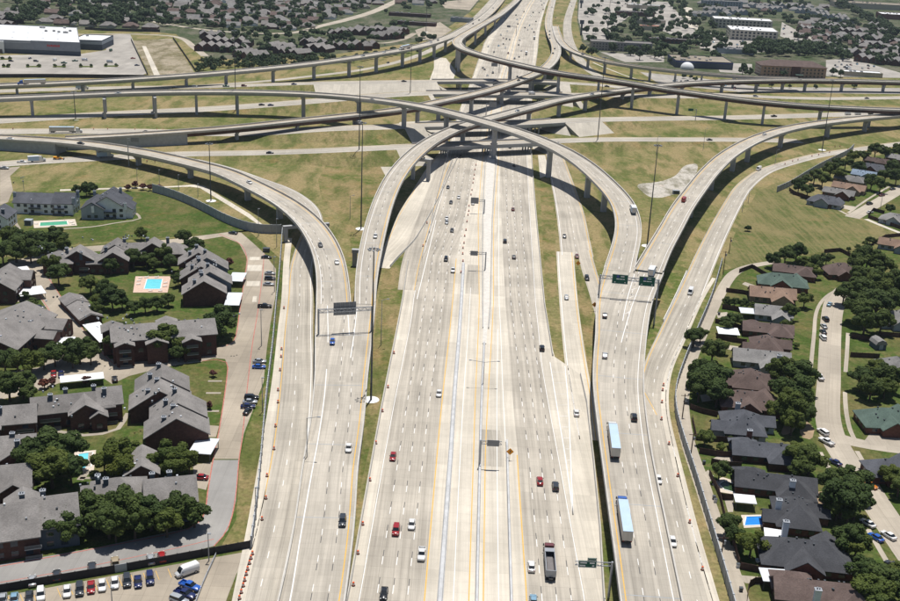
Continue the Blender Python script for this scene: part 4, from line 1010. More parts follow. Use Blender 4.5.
apartment('brick apartment block with three blue chimneys on the middle left lawn', 76, 397, .36, [(-1, 0, 24, 10.5, 5.6, 0), (2.5, -4.6, 8, 9.5, 5.7, PI2, 'g', 'brick_dark'), (6.2, -8, 4.5, 4.6, 4.8, PI2), (10, 1, 7, 11, 6.1, 0)], zc=7.5, chims=((-7.5, -1, 8.0), (-3, 1.2, 8.4), (5.5, 1.6, 8.4), (8.5, -1.2, 8.4)), balconies=((-8, -5.9, 6), (9.8, -6.2, 4)))
apartment('brick apartment end with grey roof at the left edge, upper of three', 8, 412, .3, [(0, 0, 16, 11, 5.8, 0), (-6, -4, 8, 8, 5.6, PI2)], zc=7, chims=((-2, -2, 8),), balconies=((5, -6.2, 5),))
apartment('brick apartment end with grey roof at the left edge, middle of three', 2, 444, .3, [(0, 0, 18, 12, 5.8, 0), (3, -4, 9, 8, 5.5, PI2)], zc=7, chims=((3, 0, 8.5), (4.5, -4, 8)))
apartment('brick apartment end with grey roof at the left edge, lowest of three', -4, 474, .3, [(0, 0, 18, 12, 5.8, 0), (5, -4, 9, 8, 5.5, PI2)], zc=7)
apartment('dark sided apartment block behind the lower left trees', 48, 507, .36, [(0, 0, 14, 15, 6.6, 0, 'g', 'siding_dark')], zc=8, chims=((-6, 1, 10.6), (-1, 2, 10.2)))
apartment('brick apartment block cut by the lower left edge', 6, 515, .36, [(0, 0, 15, 17, 6, 0), (4, 6, 10, 9, 6.5, PI2)], zc=8, balconies=((6, -9.2, 4),))
apartment('grey roofed apartment block between the lower trees and the lane', 170, 485, .3, [(0, 0, 13, 13, 6.4, 0, 'g', 'siding_dark')], zc=8, chims=((-4.5, 1, 9.8), (0, 1, 9.8)))
apartment('hip roofed apartment block hidden by the lower left trees', 118, 484, .28, [(0, 0, 14, 13, 6, 0, 'h'), (-5, -1, 8, 9, 6.2, 0)], zc=8, chims=((-5, 0, 9.5), (-3, -1, 8.8)))
apartment('small brick apartment half hidden by yellowish trees', 142, 462, .25, [(0, 0, 12, 9, 4.5, PI2)], zc=5)

# carports, pools
def carport(label, px, py, L, D, rz, mat='white_roof', h=2.5):
    c = A(px, py, h); c.z = 0
    root = thing('carport', label, 'carport', c, rz)
    mb = MB(); mb.box((0, 0, h), (L, D, .22)); mb.build('roof', mat, root)
    for sx in (-1, 1):
        for sy in (-1, 1):
            mb = MB(); mb.box((0, 0, h / 2 - .15), (.18, .18, h - .12)); mb.build('post', 'dark_steel', root, (sx * (L / 2 - .4), sy * (D / 2 - .4), 0))
carport('white carport beside the left edge lane, upper one', 18.5, 272, 9.5, 13, .55)
carport('white carport beside the left edge lane, lower one', 31, 291, 10, 10, .55)
carport('white carport below the ribbed garage building', 99.5, 332, 6.5, 20, .62)
carport('small white carport left of the leafy tree on the lane', 65, 340.5, 7, 6, .3)
carport('wide white carport above the chimneyed block', 82, 377.5, 14, 5.5, .37)
carport('grey carport right of the stepped row, upper one', 237.5, 277, 6.2, 11.5, .03, 'metal_roof', 2.8)
carport('grey carport right of the stepped row, lower one', 233.5, 299, 6, 15, .1, 'metal_roof', 2.8)
carport('silver carport beside the lane above the red car', 204, 446, 6.8, 10, -.05, 'metal_roof', 2.8)
carport('bright white flat carport roof in the right row', 728, 331, 8.5, 8, -.1)
carport('white patio cover above the blue pool house back', 775, 537, 5.5, 8, -.2, 'white_roof', 2.9)
carport('white metal patio cover near the bottom of the right row', 774, 575.5, 6.6, 6, -.05, 'metal_roof', 2.6)
carport('cream patio cover between the pond and the blue pool', 745, 499, 6, 4.8, -.1, 'white_roof', 2.6)
carport('grey flat shed roof beside the uppermost light grey house', 750, 311, 8.5, 7, -.1, 'metal_roof', 2.6)
def water_mat(name, col):
    m, t, b = _nodes(name)
    tc = t.nodes.new('ShaderNodeTexCoord').outputs['Object']
    t.links.new(mixc(t, ramp(t, noise(t, tc, .5, 3), [(.3, 0), (.7, 1)]), tuple(x * .85 for x in col), col), b.inputs['Base Color'])
    b.inputs['Roughness'].default_value = .08; b.inputs['IOR'].default_value = 1.33
    bp = t.nodes.new('ShaderNodeBump'); bp.inputs['Strength'].default_value = .15; t.links.new(noise(t, tc, 2.0, 3), bp.inputs['Height']); t.links.new(bp.outputs[0], b.inputs['Normal'])
water_mat('water_aqua', (.16, .62, .72)); water_mat('water_teal', (.10, .42, .26)); water_mat('water_blue', (.03, .24, .70)); water_mat('water_pond', (.03, .06, .025))
plain('pool_deck', (.55, .40, .32), .9, .1, .8)
plain('pool_deck_pale', (.55, .48, .40), .9, .1, .8)
def pool(label, deck_px, water_px, water, deck='pool_deck'):
    c = A(sum(p[0] for p in deck_px) / len(deck_px), sum(p[1] for p in deck_px) / len(deck_px), 0)
    root = thing('swimming_pool', label, 'swimming pool', c)
    # deck ring with a real opening
    d = [A(x, y, .12) for x, y in deck_px]; w = [A(x, y, .12) for x, y in water_px]
    mb = MB(); n = len(d)
    for i in range(n):
        j = (i + 1) % n
        mb.face([d[i], d[j], w[j], w[i]]); mb.face([w[i], w[j], w[j] - Vector((0, 0, .5)), w[i] - Vector((0, 0, .5))])
        mb.face([d[i], d[j], d[j] - Vector((0, 0, .2)), d[i] - Vector((0, 0, .2))])
    mb.build('deck', deck, root, -c)
    put('water', poly_mesh('water', [Vector((p.x, p.y, .05)) for p in w], water), root, -c)
    mb = MB()
    for i in range(n):
        a, b = w[i], w[(i + 1) % n]; mb.bar(a + Vector((0, 0, .05)), b + Vector((0, 0, .05)), .35, .08)
    mb.build('coping', 'trim_white', root, -c)
    return root
pool('aqua swimming pool with pink deck in the apartment courtyard', [(135.5, 276.3), (171, 276.3), (167.5, 292.5), (133, 292.5)], [(147, 279), (162.5, 279), (160.5, 289), (144, 289)], 'water_aqua')
pool('narrow green swimming pool in front of the white apartment house', [(33, 221), (75, 219), (77, 225.5), (34, 228)], [(40, 222.6), (67, 221), (68, 224.6), (39.5, 226.2)], 'water_teal', 'pool_deck_pale')
pool('bright blue swimming pool behind the black roofed house', [(741, 515), (768, 514.5), (776, 526), (744, 528)], [(746, 516.5), (763, 516), (767, 525), (744, 526)], 'water_blue', 'pool_deck_pale')
pool('dark green garden pond behind the charcoal roofed house', [(712, 484), (722, 477), (748, 485), (752, 492), (738, 495), (720, 492)], [(719, 484.5), (724, 481), (744, 486.5), (748, 491), (736, 493), (724, 489.5)], 'water_pond', 'pool_deck_pale')
pool('small turquoise pool glimpsed under the lower left oak', [(74, 452), (96, 450), (94, 470), (76, 472)], [(78, 454), (93, 452), (91, 467), (79, 469)], 'water_aqua', 'pool_deck_pale')
# ------------------------------------------------------------------ commercial and far buildings
def flat_building(label, px, py, L, D, H, rz, wall, roof='white_roof', rows=0, step=5.0, wsize=(2.2, 1.8), units=4, name='building', cat='building', bands=(), seed=1, parapet=.8, z0=1.8, dz=3.4, zc=None, sides=(0, 1, 3)):
    c = A(px, py, H if zc is None else zc); c.z = 0
    root = thing(name, label, cat, c, rz)
    mb = MB(); mb.box((0, 0, H / 2 - .1), (L, D, H + .2)); mb.build('wall', wall, root)
    mb = MB(); mb.box((0, 0, H + .16), (L - .7, D - .7, .12)); ro = mb.build('roof', roof, root)
    mb = MB()
    for x, y, a, b in ((0, -D / 2 + .15, L, .3), (0, D / 2 - .15, L, .3), (-L / 2 + .15, 0, .3, D - .62), (L / 2 - .15, 0, .3, D - .62)): mb.box((x, y, H + parapet / 2 + .1), (a, b, parapet))
    mb.build('parapet', wall, root)
    for z, h, m in bands:
        mb = MB(); mb.box((0, 0, z), (L + .12, D + .12, h)); mb.build('wall_band', m, root)
    if rows: windows_on(root, 0, 0, L + .1, D + .1, 0, rows, step, wsize, sides, z0, dz)
    rr = random.Random(seed)
    for _ in range(units):
        put('rooftop_unit', unit_box('rooftop_unit', (2.6, 2.0, 1.4), 'rust_unit'), ro, (rr.uniform(-.4, .4) * L, rr.uniform(-.35, .35) * D, H + .85), rr.choice((0, 0, pi / 2)))
    return root
plain('store_grey', (.24, .26, .29), .85, .08, .3)
plain('store_dark', (.07, .085, .11), .85, .08, .3)
plain('office_stone', (.52, .49, .42), .9, .06, .3)
plain('hotel_brick', (.36, .26, .20), .9, .1, .5)
plain('hotel_grey', (.30, .28, .27), .9, .1, .5)
plain('sign_red', (.55, .03, .03), .6, .05, 1)
# the big white roofed store: base of the facade at y 56
def store():
    FR, q = A(81, 56, 0), A(0, 52.7, 0); FL = FR + (q - FR).normalized() * 260; BR = A(77, 28, 12); BR.z = 0; H = 12.0
    ex = (FR - FL); L = ex.length; ex /= L; ey = BR - FR; D = ey.length; ey /= D
    root = thing('store_building', 'long white roofed store with grey front and red lettering', 'store', FR)
    Q = lambda u, v, z: tuple(-ex * u + ey * v + Vector((0, 0, z)))          # u metres left of the right front corner, v metres back
    def prism(name, u0, u1, v0, v1, z0, z1, mat, par=root):
        mb = MB(); mb.loft([[Q(u0, v0, z), Q(u1, v0, z), Q(u1, v1, z), Q(u0, v1, z)] for z in (z0, z1)])
        return mb.build(name, mat, par)
    prism('wall', 0, L, 0, D, -.1, H, 'store_grey'); prism('wall_base', -.1, L, -.1, D - 1, -.1, 4.2, 'store_dark')
    prism('wall_stripe', -.08, L, -.08, .4, H - 1.2, H - .9, 'siding_white')
    ro = prism('roof', .6, L - .6, .6, D - .6, H, H + .2, 'white_roof')
    for u0, u1, v0, v1 in ((0, L, 0, .5), (0, L, D - .5, D), (0, .5, .5, D - .5)): prism('parapet', u0, u1, v0, v1, H + .01, H + .8, 'store_grey')
    prism('entrance_portal', 74, 84, -2.6, -.05, -.1, H - .5, 'siding_white'); prism('entrance_door', 76, 82, -2.7, -2.55, 0, 4, 'window_glass')
    prism('upper_front', 0, 48, -.5, .6, 4.4, H + 1.2, 'store_grey')
    for i in range(7):                                     # raised red letters, too small in the picture to be read
        prism('letter', 31 - i * 1.8, 32.2 - i * 1.8, -.75, -.5, 8.0, 9.9 - .4 * (i % 2), 'sign_red')
    rr = random.Random(4)
    for i in range(30):
        u, v = 20 + (i % 10) * 15, 25 + (i // 10) * 42; prism('skylight', u, u + 2.4, v, v + 4, H + .15, H + .5, 'metal_roof', ro)
    for i in range(9):
        u, v = rr.uniform(4, 40), rr.uniform(D * .55, D * .95); prism('rooftop_unit', u, u + 3, v, v + 5, H + .15, H + 1.9, 'rust_unit', ro)
store()
flat_building('blue grey garden centre wing at the right end of the store', 93, 38, 30, 46, 9, .05, 'store_dark', 'siding_white', units=1, bands=((7.2, 3.2, 'siding_blue'),))
flat_building('grey hotel with many small windows beside the tan parking lot', 621, 42, 72, 22, 9.5, -.03, 'hotel_grey', 'roof_apt', rows=3, step=3.6, wsize=(1.6, 1.5), units=0, z0=1.6, dz=3.0, bands=((9.3, .8, 'hotel_grey'),))
flat_building('white stone office block with rows of square windows', 752, 29, 62, 55, 12.5, -.12, 'office_stone', 'white_roof', rows=3, step=5.4, wsize=(3.0, 2.4), units=9, z0=2.2, dz=3.9)
flat_building('white stone office wing behind the main office block', 742, 19, 84, 40, 12.5, -.12, 'office_stone', 'white_roof', rows=3, step=5.4, wsize=(3.0, 2.4), units=8, z0=2.2, dz=3.9, seed=3)
root = flat_building('brick hotel with red brown roof behind the right flyovers', 791, 65, 68, 26, 11, 0, 'hotel_brick', 'roof_brown', rows=3, step=4.0, wsize=(1.8, 1.9), units=0, z0=1.8, dz=3.3, parapet=.1)
mr, mw = MB(), MB(); hip(mr, mw, 0, 0, 69, 27, 11.3, .35); mr.build('hip_roof', 'roof_brown', root)
mb = MB(); mb.box((2, -13.5, 5.6), (9, 1.4, 11.4)); mb.build('entrance_bay', 'brick_dark', root)
mb = MB(); mb.box((5, -17, 3.4), (8, 6, .5)); mb.build('porch_roof', 'roof_green', root)
flat_building('dark blue store with a flat tan roof beside the white dome', 700, 59, 62, 50, 7, 0, 'store_dark', 'lot_concrete', units=8, bands=((6.6, .5, 'sign_blue'),))
flat_building('low dark strip of shops left of the office block', 670, 39, 54, 13, 5, -.05, 'brick_dark', 'roof_grey', units=8, rows=1, step=5, wsize=(3, 2))
flat_building('low shop with orange roof among trees', 650, 26, 30, 14, 5, 0, 'stucco', 'terracotta', units=2)
flat_building('pale shop building above the orange roofed shop', 650, 20, 44, 18, 5, 0, 'stucco', 'roof_grey', units=5)
flat_building('long flat shop row left of the orange roofed shop', 635, 12, 60, 18, 5.5, 0, 'brick_dark', 'roof_grey', units=9)
flat_building('pale flat shop row near the top of the lot', 645, 5, 60, 18, 5.5, 0, 'stucco', 'white_roof', units=6)
flat_building('grey roofed small shop beside the office car park', 735, 49, 44, 16, 5, 0, 'siding_blue', 'roof_grey', units=4)
flat_building('white flat canopy shop at the right behind the flyover', 862, 72, 40, 16, 4, -.1, 'stucco', 'white_roof', units=4)
flat_building('wide beige warehouse at the upper right corner', 868, 3, 130, 50, 9, -.05, 'stucco', 'lot_concrete', units=12)
flat_building('white roofed store at the upper right edge', 897, 14, 60, 40, 8, -.1, 'brick', 'white_roof', units=6)
flat_building('long low storage building with pale roof upper middle left', 410, 13.5, 60, 12, 4, -.1, 'brick_dark', 'roof_apt', units=4)
flat_building('long low storage building with pale roof lower middle left', 414, 22, 60, 12, 4, -.1, 'brick_dark', 'roof_apt', units=4)
flat_building('small grey store beside the far left frontage road', 462, 18, 30, 14, 5, -.2, 'siding_blue', 'roof_grey', units=3)
flat_building('blue grey block at the top edge of the right lots', 722, 1, 70, 20, 11, 0, 'siding_blue', 'roof_apt', units=4, rows=3)
# white dome
c = A(687, 69, 0)
root = thing('dome_building', 'white hemispherical dome beside the dark blue store', 'dome', c)
mb = MB(); rings = []
for k in range(9):
    a = k / 8 * pi / 2 * .97; rings.append([(7.2 * cos(a) * cos(t * pi / 12), 7.2 * cos(a) * sin(t * pi / 12), 1.0 + 6.4 * sin(a)) for t in range(24)])
mb.loft(rings); mb.build('shell', 'white_roof', root, smooth=True)
mb = MB(); mb.cyl((0, 0, -.1), (0, 0, 1.0), 7.5, 7.4, 24); mb.build('base_ring', 'pier_concrete', root)
# tall pylon sign
def pylon(label, px, py, top, w=4.5):
    c = A(px, py, 0); h = height_for((px, py), top)
    root = thing('pylon_sign', label, 'sign', c)
    mb = MB(); mb.box((0, 0, h / 2 - .2), (w * .45, .9, h)); mb.build('pole', 'dark_steel', root)
    mb = MB(); mb.box((0, 0, h - 2.5), (w, 1.2, 5)); mb.build('sign_panel', 'store_dark', root)
pylon('tall dark pylon sign beside the far right frontage road', 581, 35, 20, 5.5)
pylon('dark pylon sign near the top of the tan lot', 581, 8, 0, 6)
# far apartment rows (long stepped gables), each a thing
def row_mesh(n, L, Wd, ze, pitch=.72, seed=0):
    mr, mw = MB(), MB(); rr = random.Random(seed)
    for k in range(n):
        x = (k - (n - 1) / 2) * L / n; z = ze + rr.choice((0, .7, 1.2))
        (gable if rr.random() < .75 else hip)(mr, mw, x, rr.uniform(-3, 3), Wd + rr.uniform(-1, 4), L / n * 1.02, z, pitch, PI2)
    return mr.mesh('roof', 'roof_apt'), mw.mesh('wall', 'brick_dark')
ROWM = {(n, k): row_mesh(n, n * 9.0, 19, 4.8, seed=n * 7 + k) for n in (3, 4, 6) for k in (0, 1)}
def far_row(px, py, n, rz, k=0, label='brown apartment row with stepped grey roof beyond the left flyover', roof=None, wall=None):
    c = A(px, py, 5); c.z = 0
    root = thing('apartment_row', label, 'apartment building', c, rz, 'far apartment rows')
    a, b = ROWM[(n, k)]
    r = put('roof', a, root); w = put('wall', b, root)
    for o, m in ((r, roof), (w, wall)):
        if m: o.material_slots[0].link = 'OBJECT'; o.material_slots[0].material = MATS[m]
    if py > 30:
        L = n * 9.0
        windows_on(root, 0, 0, L, 25, 0, 2, 5.5, (1.8, 1.5), (0,), 1.6, 2.7, rng=random.Random(px))
for px, py, n, rz, k in ((228, 40, 6, 0, 0), (222, 46, 6, 0, 1), (252, 53, 4, -.7, 0), (281, 45, 3, -.4, 0), (292, 51, 4, -.6, 1), (312, 40, 3, .2, 0), (318, 47, 3, -.4, 1), (346, 44, 6, .25, 0), (340, 32, 3, .3, 1), (356, 30, 4, .4, 0), (371, 29, 4, .5, 1), (387, 34, 4, .9, 0), (366, 43, 3, .3, 0), (398, 30, 3, .9, 1), (212, 33, 3, .3, 0)):
    far_row(px, py, n, rz, k)
for px, py, n, rz, k in ((4, 18, 4, .9, 0), (12, 14, 4, .9, 1), (22, 10, 4, .9, 0), (3, 24, 3, .9, 1)):
    far_row(px, py, n, rz, k, 'stepped house row behind the long white store')
for px, py, n, rz, k in ((795, 6, 6, -.2, 0), (812, 11, 6, -.5, 1), (830, 15, 6, -.5, 0), (844, 19, 4, -.5, 1), (770, 8, 4, .1, 0), (705, 13, 4, .5, 0), (716, 9, 4, .5, 1), (735, 11, 4, .2, 0), (760, 5, 4, .2, 1)):
    far_row(px, py, n, rz, k, 'pale grey apartment row near the top right', 'roof_grey', 'siding_blue')
for px, py, n, rz, k in ((850, 30, 4, -.4, 0), (862, 36, 4, -.5, 1), (868, 43, 4, -.5, 0), (884, 40, 4, -.5, 1), (895, 48, 3, -.5, 0), (868, 52, 4, -.2, 1), (845, 51, 3, .2, 0), (872, 58, 4, -.6, 1), (893, 60, 4, -.5, 0), (885, 30, 4, -.4, 1), (825, 44, 4, -.5, 0), (810, 28, 4, -.4, 1), (828, 25, 4, -.3, 0), (878, 24, 3, -.3, 0), (836, 36, 4, -.4, 0)):
    far_row(px, py, n, rz, k, 'grey roofed brick apartment row at the far right', 'roof_grey')
# far houses: shared meshes, own positions
FH = []
for st in range(4):
    for rf, wl in (('brown', 'brick_tan'), ('grey', 'siding_white'), ('apt', 'brick'), ('apt', 'stucco')):
        mr, mw = MB(), MB(); r5 = random.Random(st * 9)
        (hip if st % 2 else gable)(mr, mw, 0, 0, 18, 12.5, 2.8, .62)
        gable(mr, mw, 5 if st < 2 else -5, -4.4, 8, 7.4, 2.8, .5, PI2)
        if st > 1: hip(mr, mw, 3, 4, 9, 8, 2.85, .5, PI2)
        FH.append((mr.mesh('roof', 'roof_' + rf), mw.mesh('wall', wl), rf))
def in_poly(x, y, poly):
    r = False; n = len(poly)
    for i in range(n):
        (x0, y0), (x1, y1) = poly[i], poly[(i + 1) % n]
        if (y0 > y) != (y1 > y) and x < (x1 - x0) * (y - y0) / (y1 - y0) + x0: r = not r
    return r
FAR_HOUSES = []
def far_houses(poly, where, dx, dy, rz, seed, lim=999):
    rr = random.Random(seed); k = 0
    pts = [A(x, y, 0) for x, y in poly]; x0 = min(p.x for p in pts); x1 = max(p.x for p in pts); y0 = min(p.y for p in pts); y1 = max(p.y for p in pts)
    y = y0; row = 0
    while y < y1:
        x = x0 + rr.uniform(0, dx)
        while x < x1:
            X, Y = x + rr.uniform(-2, 2), y + rr.uniform(-3, 3) + sin(x * .008 + seed) * 14
            p = P((X, Y, 0))
            if in_poly(p[0], p[1], poly) and rr.random() < .88 and k < lim:
                m = rr.choice(FH)
                root = thing('house', '%s roofed house %s' % ({'brown': 'brown', 'grey': 'grey', 'apt': 'dark grey', 'tan': 'tan'}[m[2]], where), 'house', (X, Y, 0), rz + rr.choice((0, pi)) + rr.uniform(-.12, .12), 'far neighbourhood houses')
                put('roof', m[0], root); put('wall', m[1], root); k += 1
                FAR_HOUSES.append((X, Y))
            x += dx
        y += dy if row % 2 else dy * .72
        row += 1
far_houses([(150, 20), (210, 27), (300, 31), (315, 24), (380, 4), (392, -4), (160, -4)], 'in the upper left neighbourhood', 23, 42, .05, 3, 160)
far_houses([(30, 24), (140, 26), (150, 20), (150, -4), (30, -4)], 'behind the store at upper left', 30, 60, .1, 5, 40)
far_houses([(60, 26), (165, 31), (150, 24), (60, 20)], 'along the fence behind the store', 26, 40, .1, 8, 14)
far_houses([(800, 20), (832, 24), (905, 40), (905, 70), (850, 57), (800, 38)], 'in the far right neighbourhood', 27, 40, -.35, 21, 60)
far_houses([(690, 2), (780, -4), (860, -6), (830, 12), (780, 12), (720, 18)], 'near the top right of the picture', 30, 60, -.2, 23, 30)
far_houses([(400, 8), (470, -1), (470, -6), (400, -6)], 'near the top middle left', 26, 50, .1, 11, 20)
# ------------------------------------------------------------------ trees
def leafmat(name, col, tip):
    m, t, b = _nodes(name)
    oi = t.nodes.new('ShaderNodeObjectInfo'); tc = t.nodes.new('ShaderNodeTexCoord').outputs['Object']
    geo = t.nodes.new('ShaderNodeNewGeometry')
    c = mixc(t, ramp(t, noise(t, tc, .45, 4), [(.35, 0), (.68, 1)]), col, tip)
    c = mixc(t, mathn(t, 'MULTIPLY', geo.outputs['Random Per Island'], .55), c, tuple(x * .55 for x in col))
    c = mixc(t, 1.0, c, ramp(t, oi.outputs['Random'], [(0, (.68, .78, .72)), (.5, (1, 1, 1)), (1, (1.35, 1.2, .9))]), 'MULTIPLY')
    t.links.new(c, b.inputs['Base Color']); b.inputs['Roughness'].default_value = .75; b.inputs['Specular IOR Level'].default_value = .25
    tr = t.nodes.new('ShaderNodeBsdfTranslucent'); t.links.new(c, tr.inputs['Color'])
    mx = t.nodes.new('ShaderNodeMixShader'); mx.inputs[0].default_value = .22
    t.links.new(b.outputs[0], mx.inputs[1]); t.links.new(tr.outputs[0], mx.inputs[2])
    t.links.new(mx.outputs[0], t.nodes['Material Output'].inputs['Surface'])
leafmat('leaf_oak', (.046, .076, .018), (.105, .145, .032))
leafmat('leaf_lime', (.06, .09, .014), (.14, .165, .028))
leafmat('leaf_elm', (.058, .09, .02), (.12, .155, .036))
leafmat('leaf_far', (.042, .074, .032), (.085, .122, .046))
leafmat('leaf_red', (.10, .035, .03), (.17, .065, .045))
plain('bark', (.10, .075, .055), .95, .2, 2)
def crown_mesh(name, seed, n, leaf, lobes, mat, flat=.72, leaves=3):
    # unit crown: radius 1, leaf sprays spread over the skin of many lobes inside one rounded envelope
    rr = random.Random(seed); mb = MB(); L = []
    for k in range(lobes):
        a = rr.uniform(0, 2 * pi); e = math.acos(rr.uniform(-.35, 1)); d = rr.uniform(.30, .82)
        L.append((Vector((sin(e) * cos(a) * d, sin(e) * sin(a) * d, cos(e) * d * flat)), rr.uniform(.17, .36)))
    L.append((Vector((0, 0, 0)), .55))
    for i in range(n):
        c, r = rr.choice(L)
        u = Vector((rr.gauss(0, 1), rr.gauss(0, 1), rr.gauss(.25, 1))).normalized()
        p = c + Vector((u.x, u.y, u.z * .85)) * (r * rr.uniform(.72, 1.08))
        nrm = (u + Vector((rr.gauss(0, .45), rr.gauss(0, .45), rr.gauss(.25, .45)))).normalized()
        x = nrm.cross(Vector((rr.gauss(0, 1), rr.gauss(0, 1), rr.gauss(0, 1)))).normalized(); y = nrm.cross(x)
        s = leaf * rr.uniform(.6, 1.35)
        # an irregular folded spray
        a0 = p - x * s * .5 - y * s * .35; a1 = p + x * s * .5 - y * s * .4; a2 = p + x * s * .38 + y * s * .5 - nrm * s * .18; a3 = p - x * s * .46 + y * s * .4 - nrm * s * .12
        k = len(mb.v); mb.v += [tuple(a0), tuple(a1), tuple(p + nrm * s * .14), tuple(a2), tuple(a3)]
        for f in ((0, 1, 2), (1, 3, 2), (3, 4, 2), (4, 0, 2)): mb.f.append(tuple(k + j for j in f)); mb.m.append(0)
    return mb.mesh(name, mat, fix=False)
def trunk_mesh(seed, n=5, h=1.0):
    # unit trunk: crown centre at z = 1, limbs reach into the crown
    rr = random.Random(seed); mb = MB()
    mb.cyl((0, 0, -.03), (.02, .01, .55), .075, .05, 8)
    for k in range(n):
        a = 2 * pi * k / n + rr.uniform(-.4, .4); d = rr.uniform(.25, .45)
        mb.cyl((.02, .01, .5), (cos(a) * d, sin(a) * d, rr.uniform(.85, 1.15)), .036, .012, 6)
    mb.cyl((.02, .01, .5), (0, .02, 1.25), .04, .012, 6)
    return mb.mesh('trunk', 'bark')
CROWN = {'o': [crown_mesh('crown', 20 + k, 6000, .105, 24, 'leaf_oak' if k < 4 else 'leaf_elm', .82) for k in range(6)],
         'l': [crown_mesh('crown', 40 + k, 3600, .12, 18, 'leaf_lime', .85) for k in range(2)],
         'r': [crown_mesh('crown', 50, 900, .22, 8, 'leaf_red')],
         'f': [crown_mesh('crown', 60 + k, 520, .27, 10, 'leaf_far', .85) for k in range(6)]}
TRUNK = [trunk_mesh(k) for k in range(4)]
def tree(label, px, py, r, kind='o', name='tree', group=None, zc=None, world=None, tall=1.0):
    rr = random.Random(int(px * 31 + py * 17)); zc = r * (.95 if r > 3 else .75) if zc is None else zc
    if world: c = Vector((world[0], world[1], 0))
    else: c = A(px, py, zc); c.z = 0
    root = thing(name, label, 'bush' if name == 'bush' else 'tree', c, rr.uniform(0, 6.28), group)
    put('trunk', rr.choice(TRUNK), root).scale = (r * .9, r * .9, zc)
    o = put('crown', rr.choice(CROWN[kind]), root, (0, 0, zc)); s = r * (.86 if kind != 'f' else .98)
    o.scale = (s * rr.uniform(.92, 1.1), s * rr.uniform(.92, 1.1), s * rr.uniform(.8, 1.12) * tall); o.rotation_euler = (0, 0, rr.uniform(0, 6))
    return root
